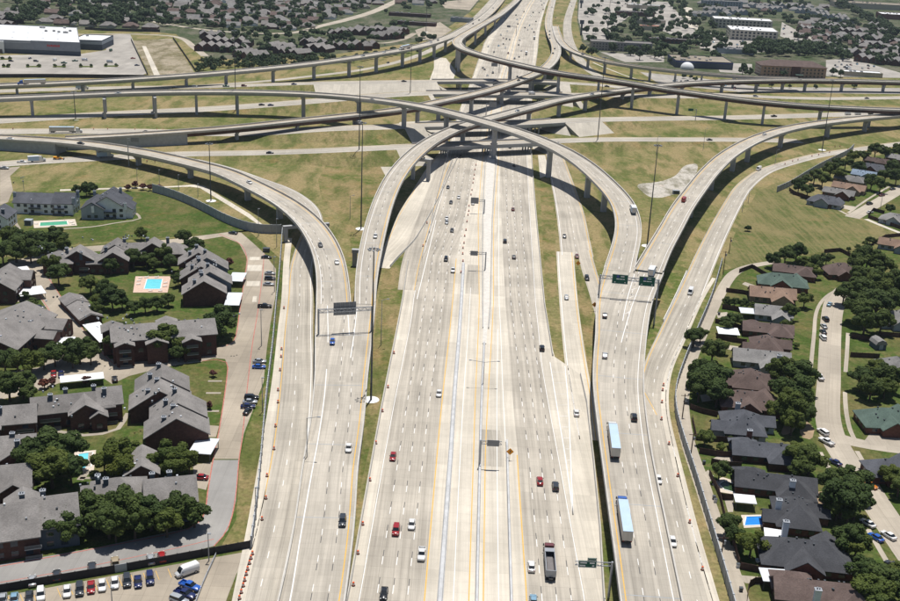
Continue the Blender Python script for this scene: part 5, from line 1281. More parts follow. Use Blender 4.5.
NEAR = [
 ('dark tree in the thick clump at the left edge', 'o', [(8, 235, 6.5), (22, 238, 7), (38, 241, 7), (55, 236, 7), (15, 248, 7), (46, 249, 6.5), (62, 244, 5), (30, 250, 6.5), (2, 251, 7)]),
 ('dark tree between the two white apartment houses', 'o', [(77, 189.5, 4), (86, 188, 5), (93, 187.5, 3.5)]),
 ('lone bushy tree on the upper left lawn', 'o', [(141, 233, 3.8)]),
 ('leafy tree over the lane junction at left', 'o', [(52, 264, 5.5), (58, 272, 6.5), (46, 262, 4)]),
 ('tree in front of the long brown apartment row', 'o', [(111, 265, 4.6), (133, 257, 5.5), (146, 258, 5), (163, 253, 6), (170, 261, 5), (154, 263, 4)]),
 ('tree above the courtyard pool beside the stepped row', 'o', [(184, 236, 4.5), (196, 246, 6), (190, 254, 4.5), (178, 279, 3.8), (182, 272, 3)]),
 ('tree beside the ribbed garage building', 'o', [(90, 283, 5.5), (104, 289, 5.5), (112, 297, 6), (99, 300, 4), (96, 309, 4)]),
 ('small tree beside the white carports at the left edge', 'o', [(25, 296, 2.8), (32, 302, 3)]),
 ('hedge tree behind the three storey block', 'o', [(134, 306, 4), (145, 304, 4.2), (157, 303, 4), (168, 299, 3.4), (122, 301, 4)]),
 ('large round tree beside the lane at the grey carports', 'o', [(222, 318, 8), (213, 328, 6.5)]),
 ('tree in front of the three storey brick block', 'o', [(119, 342, 6.5), (165, 337, 8), (156, 344, 5), (184, 347, 5), (206, 333, 5.5), (117, 330, 4.5), (178, 352, 4)]),
 ('tree in the row below the large left edge block', 'o', [(4, 359, 5.5), (17, 360, 5.5), (30, 361, 5.5), (43, 357, 5.2), (54, 353, 5.5), (67, 350, 5), (79, 348, 6.5), (90, 352, 5.2), (72, 358, 4.2)]),
 ('tree left of the chimneyed brick block', 'o', [(8, 384, 6.5), (22, 382, 6.5), (28, 391, 4.5)]),
 ('spreading dark oak over the small turquoise pool', 'o', [(30, 456, 6.5), (46, 446, 7.5), (64, 448, 7.5), (50, 464, 8), (70, 468, 6)]),
 ('yellow green tree beside the small turquoise pool', 'l', [(104, 459, 5), (117, 452, 6), (124, 464, 5.5), (134, 452, 4.5)]),
 ('yellow green tree below the stepped row', 'l', [(153, 461, 5), (168, 455, 6), (182, 456, 5.5), (172, 466, 5), (189, 463, 4)]),
 ('dark tree along the lower left lane', 'o', [(50, 524, 5.5), (64, 514, 6), (71, 528, 5), (96, 507, 6.5), (108, 518, 6.5), (124, 506, 7), (134, 520, 6), (150, 510, 6.5), (166, 520, 5.5), (180, 509, 6.5), (194, 512, 5), (115, 528, 4.5)]),
 ('small reddish tree beside the stepped rows', 'r', [(213, 373, 2), (209, 405, 2), (229, 262, 3.2), (224, 289, 2.8), (44, 383, 2.8), (52, 381, 2.2), (86, 380, 2.6)]),
 ('dark tree in the yards above the green roofed house', 'o', [(775, 259, 5), (786, 254, 6), (797, 251, 6.5), (803, 262, 4), (818, 262, 5), (812, 268, 4), (827, 258, 4)]),
 ('green leafy tree between the brown and green roofed houses', 'l', [(816, 272, 3.8)]),
 ('huge dark tree beside the street end', 'o', [(857, 262, 7), (868, 257, 7.5), (882, 264, 7), (876, 275, 6.5), (860, 274, 6)]),
 ('dark tree in the dense grove right of the street end', 'o', [(845, 292, 6.5), (861, 289, 8.5), (879, 285, 8), (895, 283, 8), (858, 305, 9), (878, 302, 9.5), (894, 300, 7), (866, 319, 7.5), (882, 320, 6.5)]),
 ('small pine tree on the lawn left of the street', 'o', [(805, 299, 4.6)]),
 ('small dark tree beside a driveway of the right row', 'o', [(790, 311, 4.5), (787, 325, 3), (786, 343, 3), (796, 345, 1.8)]),
 ('tree growing over the alley wall', 'o', [(694, 336, 5), (701, 334, 4)]),
 ('tree in a back yard beside the alley', 'o', [(713, 350, 5.8), (722, 345, 4), (734, 319, 4.8), (727, 323, 4)]),
 ('dark hedge bush in the yard below the tan roofed house', 'o', [(727, 301, 2.6), (735, 302, 2.8), (744, 303, 2.8), (752, 305, 2.2)]),
 ('large dark tree over the alley', 'o', [(702, 371, 6.5), (715, 378, 8), (700, 386, 6.5), (718, 391, 6.5)]),
 ('large dark tree in the clump between houses and street', 'o', [(782, 369, 6.5), (797, 374, 8), (784, 388, 6.5), (800, 392, 8), (790, 405, 7.5), (776, 410, 5), (804, 411, 5.5), (793, 421, 5.5)]),
 ('round dark tree above the green roofed house right of the street', 'o', [(862, 377, 6), (876, 371, 7), (889, 376, 6.5), (872, 386, 6), (886, 386, 5)]),
 ('bush on the small walled lawns beside the alley', 'o', [(705, 437, 3.6), (721, 447, 2.2), (720, 470, 4), (739, 434, 2.4), (729, 437, 1.8)]),
 ('feathery tree beside the parked white trucks', 'o', [(798, 452, 6), (811, 458, 6.5), (801, 467, 5)]),
 ('large glossy oak in front of the charcoal roofed house', 'o', [(839, 480, 6.5), (852, 481, 7), (844, 495, 8), (857, 499, 7), (838, 506, 5), (849, 511, 5)]),
 ('green tree beside the bright blue parked car', 'o', [(847, 538, 5.8), (857, 545, 5)]),
 ('dark tree at the lower right corner', 'o', [(868, 572, 6), (880, 578, 6.5), (870, 588, 6.5), (893, 584, 5), (899, 572, 4.5)]),
 ('purple leaved bush beside the black roofed house', 'r', [(838, 558, 2.5)]),
 ('tree beside the blue swimming pool', 'o', [(731, 524, 4.2), (735, 535, 3.6)]),
 ('lush green tree below the blue swimming pool', 'l', [(752, 541, 5.4)]),
 ('dark tree at the right edge below the side drive', 'o', [(892, 474, 4.5), (900, 484, 4.5)]),
 ('tree in the row along the noise wall upper right', 'o', [(799, 185, 5.6), (808, 189, 5.5), (815, 175, 6.5), (823, 179, 6), (831, 169, 7), (839, 173, 6), (846, 162, 6.5), (853, 156, 6), (859, 167, 5.5), (806, 179, 5), (838, 163, 5.5)]),
 ('tree in the yards of the upper right houses', 'o', [(872, 181, 6.5), (881, 184, 6), (876, 149, 7), (886, 152, 5.5), (893, 166, 7), (900, 150, 7), (886, 174, 6.5), (897, 176, 6.5), (891, 208, 4), (864, 155, 5.5)]),
 ('small bush on the mown field', 'o', [(748, 228, 2.4)]),
 ('row bush at the edge of the mown field', 'o', [(858, 247, 2), (865, 243, 2), (870, 240, 3), (849, 249, 1.8), (878, 241, 2)]),
 ('brown thicket bush at the top of the noise wall', 'r', [(128, 187, 2.8), (135, 184, 3), (143, 186, 3), (150, 187, 2.8), (160, 188, 3)]),
 ('tree in front of the grey hotel', 'f', [(583, 48, 6), (592, 51, 7), (614, 47, 6), (631, 50, 7), (640, 54, 7), (655, 53, 6), (664, 46, 8), (673, 50, 7)]),
 ('tree in front of the brick hotel', 'f', [(743, 69, 7), (750, 72, 6), (775, 71, 5), (783, 73, 5), (833, 71, 5), (841, 73, 5)]),
]
for label, kind, pts in NEAR:
    for px, py, r in pts: tree(label, px, py, r, kind, 'bush' if 'bush' in label else 'tree', 'trees: ' + label if len(pts) > 1 else None)
# belts and scattered trees farther away
def scatter(poly, n, rmin, rmax, seed, sep=1.5):
    rr = random.Random(seed); out = []; tries = 0
    ys = [p[1] for p in poly]; xs = [p[0] for p in poly]; ya = (max(min(ys), -8) + 100) ** -1; yb = (max(ys) + 100) ** -1
    while len(out) < n and tries < n * 40:
        tries += 1
        y = 1 / rr.uniform(yb, ya) - 100 if rr.random() < .5 else rr.uniform(min(ys), max(ys)); x = rr.uniform(min(xs), max(xs))
        if not in_poly(x, y, poly): continue
        v = A(x, y, 0); r = rr.uniform(rmin, rmax)
        if any((v.x - q[0]) ** 2 + (v.y - q[1]) ** 2 < (sep * (r + q[2]) * .5) ** 2 for q in out): continue
        if any((v.x - h[0]) ** 2 + (v.y - h[1]) ** 2 < 64 for h in FAR_HOUSES): continue
        out.append((v.x, v.y, r))
    return out
BELTS = [
 ('tree in the dense belt behind the far left flyover', [(192, 66), (250, 60), (330, 58), (420, 50), (420, 54), (330, 66), (240, 71), (196, 73)], 46, 3.2, 5.0, 1.1),
 ('low tree in the hedge belt between apartments and far left flyover', [(192, 64), (262, 59), (330, 56), (330, 63), (240, 70), (197, 72.5)], 90, 2.6, 4.2, .75),
 ('tree among the brown apartment rows', [(195, 36), (260, 30), (330, 34), (400, 24), (425, 34), (340, 54), (230, 60)], 80, 4, 6.5, 1.6),
 ('tree in the wood behind the white store', [(10, 24), (90, 27), (150, 28), (160, 12), (140, 0), (20, 0)], 110, 5, 9, 1.05),
 ('tree in the upper left neighbourhood', [(150, 26), (210, 30), (310, 30), (340, 18), (380, 2), (380, -6), (0, -6), (0, 4), (150, 6)], 290, 4, 7.5, 1.5),
 ('tree near the top middle left', [(385, 14), (440, 8), (480, 2), (480, -6), (400, -6)], 26, 4, 7.5, 1.2),
 ('tree in the shopping area at upper right', [(584, 20), (700, 12), (760, 60), (690, 66), (640, 62), (586, 44)], 130, 4, 8, 1.4),
 ('tree in the shopping area near the top', [(585, -6), (740, -6), (730, 14), (585, 18)], 70, 4, 7.5, 1.4),
 ('tree along the avenue beside the office block', [(676, 4), (684, 4), (716, 52), (704, 52)], 22, 5, 8, 1.0),
 ('tree below the office block', [(755, 44), (800, 46), (845, 55), (850, 62), (830, 58), (740, 56)], 80, 5, 8, 1.1),
 ('tree in the belt left of the upper right warehouse', [(822, 0), (832, -2), (880, 22), (900, 34), (900, 40), (868, 24)], 70, 5, 9, .9),
 ('tree among the far right apartment rows', [(780, 16), (830, 20), (910, 34), (910, 72), (850, 58), (796, 40)], 125, 4, 7.5, 1.3),
 ('tree among the pale apartment rows at the top right', [(690, -8), (870, -8), (830, 16), (700, 22)], 75, 4, 7.5, 1.4),
 ('tree beside the far left frontage road', [(415, 38), (436, 36), (436, 42), (415, 45)], 6, 3.5, 5.5, 1.1),
 ('tree on the strip below the right flyover', [(640, 74), (720, 80), (880, 88), (880, 91), (700, 86)], 14, 2.5, 4, 1.5),
]
allt = []
for k, (label, poly, n, a, b, sep) in enumerate(BELTS):
    for x, y, r in scatter(poly, n, a, b, 90 + k, sep): allt.append((label, x, y, r))
allt.sort(key=lambda t: t[2] - t[3] * 12)
N_IND = max(0, 300 - sum(1 for o in THINGS if o['category'] == 'tree'))
for label, x, y, r in allt[:N_IND]:
    tree(label, x, y, r, 'f', world=(x, y), group='trees: ' + label, tall=1.05)
def joined_trees(name, lst, label=None):
    src = [crown_mesh('c', 200 + k, 210, .38, 9, 'leaf_far', .85) for k in range(3)]
    import numpy as np
    V = []; Fc = []; off = 0; rr = random.Random(2)
    for _, x, y, r in lst:
        me = src[rr.randrange(3)]; n = len(me.vertices); v = np.empty(n * 3); me.vertices.foreach_get('co', v); v = v.reshape(-1, 3)
        a = rr.uniform(0, 6.28); c, s = cos(a), sin(a); q = v.copy(); q[:, 0] = (v[:, 0] * c - v[:, 1] * s) * r + x; q[:, 1] = (v[:, 0] * s + v[:, 1] * c) * r + y; q[:, 2] = v[:, 2] * r + r * .9
        V.append(q); m = len(me.polygons); f = np.empty(m * 3, dtype=np.int32); me.polygons.foreach_get('vertices', f); Fc.append(f.reshape(-1, 3) + off); off += n
    me = bpy.data.meshes.new(name); me.from_pydata(np.concatenate(V).tolist(), [], np.concatenate(Fc).tolist()); me.materials.append(MATS['leaf_far'])
    o = put(name, me); o['kind'] = 'stuff'
    if label: o['label'] = label; o['category'] = 'trees'
    return o
rest = allt[N_IND:]
print('far trees', len(allt), 'rest', len(rest))
if rest: joined_trees('distant_trees', rest, 'distant tree canopy near the top of the picture')
def fringe():
    rr = random.Random(77); lst = []
    for _ in range(260):
        y = rr.uniform(2050, 4200); x = rr.uniform(-.5, .5) * y
        p = P((x, y, 0))
        if abs(p[0] - 560) < 25 and p[1] > -40: continue
        lst.append(('', x, y, rr.uniform(6, 11)))
    joined_trees('distant_woodland', lst, 'woodland beyond the neighbourhoods above the picture')
fringe()
# ------------------------------------------------------------------ vehicles
def paintmat(name, col, rough=.3, metal=.0, coat=.6):
    m, t, b = _nodes(name)
    tc = t.nodes.new('ShaderNodeTexCoord').outputs['Object']
    c = mixc(t, ramp(t, noise(t, tc, 3, 3), [(.3, 0), (.7, 1)]), tuple(x * .9 for x in col), col)
    t.links.new(c, b.inputs['Base Color']); b.inputs['Roughness'].default_value = rough; b.inputs['Metallic'].default_value = metal
    b.inputs['Coat Weight'].default_value = coat; b.inputs['Coat Roughness'].default_value = .08
PAINT = dict(white=(.75, .75, .74), silver=(.42, .44, .46), black=(.012, .013, .016), dark=(.035, .04, .048), red=(.30, .015, .018), blue=(.02, .10, .42), navy=(.012, .02, .09), green=(.01, .09, .05), tan=(.35, .29, .2), orange=(.6, .2, .03), lightblue=(.25, .42, .55), maroon=(.14, .02, .02))
for k, c in PAINT.items(): paintmat('paint_' + k, c, .3, .25 if k in ('silver', 'lightblue') else 0)
plain('car_glass', (.012, .016, .02), .06, .1, 1, 0, .7)
plain('tyre', (.016, .016, .016), .9, .1, 2)
plain('rim', (.4, .4, .42), .35, .1, 2, .7)
plain('lamp_clear', (.75, .75, .72), .15, .05, 2); plain('lamp_red', (.35, .01, .01), .25, .05, 2)
plain('trailer_sky_tint', (.42, .54, .67), .5, .06, .3); plain('trailer_side', (.60, .56, .50), .6, .08, .3)  # blue of the trailer roof is reflected sky, painted into its colour
plain('chassis', (.03, .03, .03), .8, .1, 1); plain('bed_grey', (.16, .15, .15), .8, .15, .6)
def sect(x, hw, z0, z1, r=.16):
    return [(x, -hw + r * .5, z0), (x, hw - r * .5, z0), (x, hw, z0 + r), (x, hw, z1 - r), (x, hw - r, z1), (x, -hw + r, z1), (x, -hw, z1 - r), (x, -hw, z0 + r)]
def car_parts(kind):
    # local frame: +x is forward; returns dict part -> (mesh, material or 'P' for paint, position)
    body, glass, roof = MB(), MB(), MB(); W2 = .92
    if kind == 's':
        L = 4.8
        body.loft([sect(-2.4, .78, .38, .86), sect(-2.25, .88, .28, 1.0), sect(-1.2, W2, .22, 1.02), sect(.9, W2, .22, .98), sect(1.9, .88, .24, .86), sect(2.3, .8, .3, .74), sect(2.42, .68, .38, .62)])
        glass.loft([[(-1.85, -.7, 1.0), (-1.85, .7, 1.0), (-1.75, .62, 1.03), (-1.75, -.62, 1.03)], [(-1.0, -.82, .98), (-1.0, .82, .98), (-1.0, .64, 1.43), (-1.0, -.64, 1.43)], [(.25, -.82, .96), (.25, .82, .96), (.25, .64, 1.44), (.25, -.64, 1.44)], [(1.2, -.76, .94), (1.2, .76, .94), (1.15, .7, .97), (1.15, -.7, .97)]])
        roof.loft([sect(-1.1, .6, 1.41, 1.47, .03), sect(-.4, .66, 1.42, 1.5, .03), sect(.35, .6, 1.41, 1.47, .03)]); wb = (-1.42, 1.45)
    elif kind == 'u':
        body.loft([sect(-2.4, .84, .42, 1.05), sect(-2.3, .94, .34, 1.12), sect(-1.2, .97, .3, 1.14), sect(1.0, .97, .3, 1.12), sect(2.1, .93, .32, 1.04), sect(2.42, .84, .4, .86)])
        glass.loft([[(-2.25, -.84, 1.1), (-2.25, .84, 1.1), (-2.15, .72, 1.6), (-2.15, -.72, 1.6)], [(-1.0, -.88, 1.1), (-1.0, .88, 1.1), (-1.0, .74, 1.72), (-1.0, -.74, 1.72)], [(.4, -.88, 1.1), (.4, .88, 1.1), (.4, .72, 1.72), (.4, -.72, 1.72)], [(1.25, -.82, 1.08), (1.25, .82, 1.08), (1.2, .78, 1.11), (1.2, -.78, 1.11)]])
        roof.loft([sect(-2.2, .68, 1.62, 1.74, .03), sect(-.8, .76, 1.7, 1.8, .03), sect(.5, .7, 1.69, 1.77, .03)]); wb = (-1.45, 1.5)
    elif kind == 'p':
        body.loft([sect(-2.85, .9, .5, .72), sect(-2.8, .95, .45, .74), sect(-1.0, .97, .38, .76), sect(-.8, .98, .36, 1.12), sect(1.3, .98, .36, 1.14), sect(2.5, .95, .4, 1.08), sect(2.85, .86, .46, .9)])
        for y in (-.9, .9): body.box((-1.85, y, .92), (1.95, .14, .5))
        body.box((-2.78, 0, .92), (.12, 1.75, .5))
        glass.loft([[(-.85, -.86, 1.1), (-.85, .86, 1.1), (-.8, .72, 1.66), (-.8, -.72, 1.66)], [(.5, -.86, 1.1), (.5, .86, 1.1), (.45, .72, 1.72), (.45, -.72, 1.72)], [(1.35, -.8, 1.08), (1.35, .8, 1.08), (1.3, .76, 1.12), (1.3, -.76, 1.12)]])
        roof.loft([sect(-.85, .68, 1.66, 1.75, .03), sect(0, .74, 1.7, 1.8, .03), sect(.55, .68, 1.69, 1.77, .03)]); wb = (-1.75, 1.8)
    elif kind == 'v':
        body.loft([sect(-3.0, .95, .42, 2.35), sect(-2.9, 1.0, .36, 2.5), sect(1.0, 1.0, .34, 2.5), sect(1.7, .98, .34, 2.2), sect(2.2, .97, .36, 1.25), sect(2.95, .9, .42, 1.0)])
        glass.loft([[(1.5, -.84, 1.45), (1.5, .84, 1.45), (1.3, .8, 2.36), (1.3, -.8, 2.36)], [(2.25, -.86, 1.3), (2.25, .86, 1.3), (1.77, .8, 2.24), (1.77, -.8, 2.24)]])
        roof.loft([sect(-2.7, .85, 2.49, 2.53, .01), sect(.9, .85, 2.49, 2.53, .01)]); wb = (-1.9, 1.9)
    out = [('body', body.mesh('body', 'paint_white', True), 'P', (0, 0, 0)), ('windows', glass.mesh('windows', 'car_glass'), None, (0, 0, 0)), ('roof_panel', roof.mesh('roof_panel', 'paint_white'), 'P', (0, 0, 0))]
    r = .33 if kind == 's' else .38
    w = MB(); w.cyl((0, -.11, 0), (0, .11, 0), r, r, 14); wm = w.mesh('wheel', 'tyre')
    q = MB(); q.cyl((0, -.12, 0), (0, .12, 0), r * .6, r * .6, 10); qm = q.mesh('rim', 'rim')
    hw = {'s': .84, 'u': .88, 'p': .9, 'v': .92}[kind]
    for x in wb:
        for y in (-hw, hw): out.append(('wheel', wm, None, (x, y, r), ('rim', qm)))
    xf = {'s': 2.33, 'u': 2.33, 'p': 2.76, 'v': 2.86}[kind]; xr = {'s': -2.36, 'u': -2.36, 'p': -2.84, 'v': -2.98}[kind]
    zf = {'s': .68, 'u': .85, 'p': .9, 'v': .92}[kind]
    for y in (-.62, .62):
        out.append(('headlight', unit_box('headlight', (.14, .34, .16), 'lamp_clear'), None, (xf, y, zf)))
        out.append(('taillight', unit_box('taillight', (.12, .3, .2), 'lamp_red'), None, (xr, y, zf + .1)))
        out.append(('mirror', unit_box('mirror', (.16, .22, .16), 'car_glass'), None, ({'s': .75, 'u': .9, 'p': .95, 'v': 1.6}[kind], y * 1.58, 1.08 if kind != 'v' else 1.5)))
    return out
CARS = {k: car_parts(k) for k in 'supv'}
KIND = {'s': 'sedan', 'u': 'SUV', 'p': 'pickup truck', 'v': 'van', 't': 'semi truck', 'b': 'box truck', 'd': 'dump truck'}
CAT = {'s': 'car', 'u': 'car', 'p': 'pickup', 'v': 'van', 't': 'truck', 'b': 'truck', 'd': 'truck'}
NM = {'s': 'car', 'u': 'car', 'p': 'pickup_truck', 'v': 'van', 't': 'semi_truck', 'b': 'box_truck', 'd': 'dump_truck'}
CN = dict(dark='dark grey', lightblue='pale blue', maroon='dark red')
def vehicle(kind, col, c, rz, where, group, detail=True, trailer=None):
    root = thing(NM[kind], '%s %s %s' % (CN.get(col, col), KIND[kind], where), CAT[kind], c, rz, group)
    pm = MATS['paint_' + col]
    if kind in 'supv':
        for name, me, m, loc, *sub in CARS[kind]:
            if not detail and name not in ('body', 'windows', 'roof_panel', 'wheel'): continue
            o = put(name, me, root, loc)
            if m == 'P': o.material_slots[0].link = 'OBJECT'; o.material_slots[0].material = pm
            if detail and sub: put(sub[0][0], sub[0][1], o)
        return root
    big_rig(root, kind, pm, trailer)
    return root
def wheels(root, xs, ys=(-1.0, 1.0), r=.5, w=.5):
    mb = MB(); mb.cyl((0, -w / 2, 0), (0, w / 2, 0), r, r, 14); me = mb.mesh('wheel', 'tyre')
    q = MB(); q.cyl((0, -w / 2 - .01, 0), (0, w / 2 + .01, 0), r * .55, r * .55, 10); qm = q.mesh('rim', 'rim')
    for x in xs:
        for y in ys: put('rim', qm, put('wheel', me, root, (x, y, r)))
def cab(root, x, pm, sleeper=True):
    mb = MB()
    mb.loft([[(x - 2.2, -1.2, 1.0), (x - 2.2, 1.2, 1.0), (x - 2.2, 1.2, 3.7), (x - 2.2, -1.2, 3.7)], [(x - .2, -1.2, .9), (x - .2, 1.2, .9), (x - .3, 1.15, 3.3), (x - .3, -1.15, 3.3)], [(x + .5, -1.15, .8), (x + .5, 1.15, .8), (x + .35, 1.05, 2.1), (x + .35, -1.05, 2.1)], [(x + 2.0, -1.0, .7), (x + 2.0, 1.0, .7), (x + 1.9, .85, 1.8), (x + 1.9, -.85, 1.8)]])
    c = mb.build('cab', [pm], root)
    mb = MB(); mb.loft([[(x - .25, -1.08, 2.2), (x - .25, 1.08, 2.2), (x - .27, 1.05, 3.2), (x - .27, -1.05, 3.2)], [(x + .48, -1.0, 2.12), (x + .48, 1.0, 2.12), (x - .05, 1.0, 3.2), (x - .05, -1.0, 3.2)]]); mb.build('windscreen', 'car_glass', c)
    for y in (-1.35, 1.35): put('mirror', unit_box('mirror', (.2, .3, .7), 'dark_steel'), c, (x + .35, y, 2.3))
    for y in (-.75, .75): put('headlight', unit_box('headlight', (.12, .4, .22), 'lamp_clear'), c, (x + 2.0, y, 1.1))
    mb = MB(); mb.box((x - 2.5, 0, .75), (8.2, .9, .35)); mb.build('chassis', 'chassis', root)
def big_rig(root, kind, pm, trailer):
    if kind == 't':
        cab(root, 8.2, pm); tw, ts = trailer or ('trailer_sky_tint', 'trailer_side')
        mb = MB(); mb.box((-3.0, 0, 2.62), (16.0, 2.56, 2.75)); t = mb.build('trailer', ts, root)
        mb = MB(); mb.box((-3.0, 0, 4.03), (16.02, 2.58, .06)); mb.build('trailer_roof', tw, t)
        for y in (-.62, .62):
            mb = MB(); mb.box((-11.03, y, 2.6), (.06, 1.12, 2.5)); mb.build('rear_door', 'trailer_side', t)
        for y in (-1.0, 1.0): put('taillight', unit_box('taillight', (.12, .3, .2), 'lamp_red'), t, (-11.04, y, 1.15))
        mb = MB(); mb.box((-9.0, 0, 1.0), (4.2, 1.0, .5)); mb.build('bogie', 'chassis', root)
        wheels(root, (9.4, 5.2, 3.9, -8.3, -9.6))
    elif kind == 'b':
        cab(root, 3.2, pm)
        mb = MB(); mb.box((-1.8, 0, 2.35), (6.2, 2.44, 2.7)); t = mb.build('cargo_box', 'trailer_sky_tint', root)
        mb = MB(); mb.box((-1.8, 0, 3.73), (6.22, 2.46, .06)); mb.build('box_roof', 'white_roof', t)
        mb = MB(); mb.box((-4.93, 0, 2.3), (.06, 2.1, 2.3)); mb.build('rear_door', 'trailer_side', t)
        wheels(root, (4.3, -2.6))
    elif kind == 'd':
        cab(root, 6.0, pm)
        mb = MB(); L = 10.0
        for y in (-1.2, 1.2): mb.box((-1.6, y, 2.2), (L, .16, 1.9))
        for x in (-6.6, 3.4): mb.box((x, 0, 2.2), (.16, 2.24, 1.9))
        mb.box((-1.6, 0, 1.3), (L, 2.2, .14)); t = mb.build('tipping_body', 'galvanised', root)
        mb = MB(); mb.box((-1.6, 0, 1.62), (L - .4, 2.1, .45), 0, 0, (.9, .7)); mb.build('load', 'bed_grey', t)
        mb = MB(); mb.box((2.6, 0, 3.2), (1.7, 2.5, .14)); mb.build('cab_guard', 'galvanised', t)
        mb = MB(); mb.box((-5.0, 0, .9), (5, 1.0, .5)); mb.build('bogie', 'chassis', root)
        wheels(root, (7.2, 3.0, 1.8, -4.6, -5.9))
def on_road(key, px, py, kind, col, where, fwd=True, group=None, trailer=None, off=None):
    p = PATHS[key]; i = p.nearest_px(px, py)
    for _ in range(3):
        c = A(px, py, p.p[i].z + .7); i = p.nearest(c)
    c.z = p.p[i].z + .02
    if off is not None: q = p.off(i, off); c.x, c.y = q.x, q.y
    t = p.t[i]; a = atan2(t.y, t.x) + (0 if fwd else pi)
    return vehicle(kind, col, c, a, where, group or 'vehicles ' + where, py > 120, trailer)
V = lambda key, where, fwd, lst: [on_road(key, x, y, k, c, where, fwd) for x, y, k, c in lst]
V('main', 'on the southbound main lanes', False, [(396, 530, 'u', 'red'), (411.7, 524, 's', 'white'), (421.7, 554, 'p', 'white'), (384, 593, 's', 'black'), (393, 456, 's', 'red'), (439, 393, 's', 'white'), (446.7, 222, 's', 'silver'), (452, 230, 's', 'dark'), (446, 259, 'u', 'black'), (453, 270, 'p', 'white'), (448, 187, 's', 'dark'), (458.7, 197, 's', 'white'), (451, 202, 's', 'dark'), (446.7, 218, 's', 'white'), (460.7, 156, 'u', 'black'), (473, 203, 's', 'white')])
V('main', 'on the northbound main lanes', True, [(505, 241, 'u', 'dark'), (514, 256.7, 's', 'dark'), (514, 165, 's', 'dark'), (513, 209, 's', 'maroon'), (540, 480.5, 's', 'red'), (555.5, 486, 'u', 'dark'), (542, 348, 'u', 'black'), (531.5, 566, 's', 'white'), (549.5, 564, 'd', 'maroon'), (533.5, 600, 's', 'lightblue'), (510, 147, 's', 'dark')])
on_road('right_slip_ramp', 576.5, 412.5, 's', 'white', 'on the right slip ramp near the main lanes', False)
V('m1', 'on the lower left ramp', True, [(342.5, 521, 'u', 'dark'), (348.7, 447.5, 's', 'white'), (332.4, 341, 's', 'blue')])
V('m2', 'on the right ramp', False, [])
for x, y, k, c, tr in ((605, 315, 's', 'dark', None), (605, 355, 's', 'silver', None), (634, 417, 'u', 'black', None), (613, 441, 't', 'white', ('trailer_sky_tint', 'trailer_side')), (623.5, 520, 't', 'blue', ('trailer_sky_tint', 'trailer_side'))):
    on_road('m2', x, y, k, c, 'on the wide right ramp', False, trailer=tr)
on_road('f3', 652, 273, 'b', 'white', 'under the green sign where the ramps join', False)
V('right_frontage_road', 'on the right frontage road', True, [(658.5, 479, 's', 'white'), (672.7, 541, 's', 'white'), (758.7, 169, 'v', 'white'), (690.5, 292, 'v', 'white')])
V('f3', 'on the right flyover', False, [(684, 200, 'v', 'red'), (764.6, 134, 's', 'white')])
V('f2', 'on the tall flyover', False, [(633, 211, 'b', 'white'), (371.6, 99.6, 's', 'black'), (118, 93, 's', 'silver')])
V('right_side_road', 'on the right side road', True, [(564.5, 236, 's', 'dark'), (577, 256, 's', 'maroon')])
V('right_link_road', 'beside the yellow warning signs', True, [(587, 278, 'u', 'black')])
V('right_slip_ramp', 'on the right slip ramp beside the grass', True, [(566.5, 297, 's', 'silver')])
V('f1', 'on the left flyover', True, [(249.4, 182, 's', 'white'), (320.4, 244.6, 's', 'dark'), (336.8, 261.7, 's', 'white'), (10.4, 138.4, 's', 'white'), (80.7, 143, 's', 'black')])
V('f4', 'on the slim curved flyover', False, [(375.4, 235.6, 's', 'white'), (517.3, 110.5, 's', 'silver'), (592, 94, 's', 'silver')])
V('c4', 'on the nearest cross street', True, [(270, 152.6, 's', 'black'), (709.6, 139.5, 's', 'dark'), (494, 143.5, 's', 'black')])
V('c3', 'on the third cross street', True, [(66.7, 131.6, 't', 'white'), (146, 131.5, 's', 'dark'), (774, 116, 'p', 'black'), (848, 114, 'v', 'white'), (858, 113.8, 'v', 'white')])
V('c2', 'on the wide second cross street', True, [(261.6, 104.4, 's', 'black'), (270.7, 104.8, 's', 'navy'), (532, 93.5, 'v', 'white')])
V('c1', 'on the far cross street', True, [(174.7, 87.2, 's', 'dark'), (195, 86.3, 'u', 'silver'), (226, 86, 'p', 'green'), (244, 85.6, 'u', 'maroon'), (294, 83.8, 's', 'navy'), (404, 81, 's', 'black'), (496, 80.5, 's', 'navy'), (607, 86, 's', 'black'), (755.6, 96, 'u', 'silver'), (867, 98, 's', 'dark'), (82, 88.4, 'b', 'white')])
V('f5', 'on the far left flyover', False, [(31, 83.6, 't', 'blue'), (404.7, 48.6, 't', 'white'), (431, 42, 's', 'white'), (438, 40, 's', 'black'), (363, 55.5, 's', 'silver'), (384, 52, 's', 'white'), (473, 23.5, 's', 'black'), (493, 8, 's', 'silver'), (479, 20, 's', 'black')])
V('f7', 'on the low brown flyover', False, [(518.7, 80, 's', 'black'), (546.5, 33, 's', 'black'), (549.7, 31, 's', 'dark'), (549.5, 34.5, 's', 'black'), (549.7, 38, 's', 'dark'), (554.7, 48.5, 's', 'black'), (553, 53, 's', 'dark'), (555.5, 17.5, 's', 'dark'), (552, 7, 's', 'silver')])
V('f8', 'on the far right flyover', True, [(582.7, 54, 's', 'dark')])
V('far_left_frontage', 'on the far left frontage road', False, [(388, 62.5, 's', 'black'), (433, 47, 's', 'dark')])
V('far_right_frontage', 'on the far right frontage road', False, [(570, 2, 's', 'dark'), (571.5, 6, 's', 'white')])
fl = [(22, 508), (97, 545), (55, 565), (62, 348), (105, 390), (140, 343), (175, 328), (190, 358), (175, 285), (198, 292), (222, 296), (157, 262), (205, 232), (284, 180), (278, 145), (270, 113), (305, 138), (212, 398), (35, 520), (330, 88), (120, 440), (150, 470)]
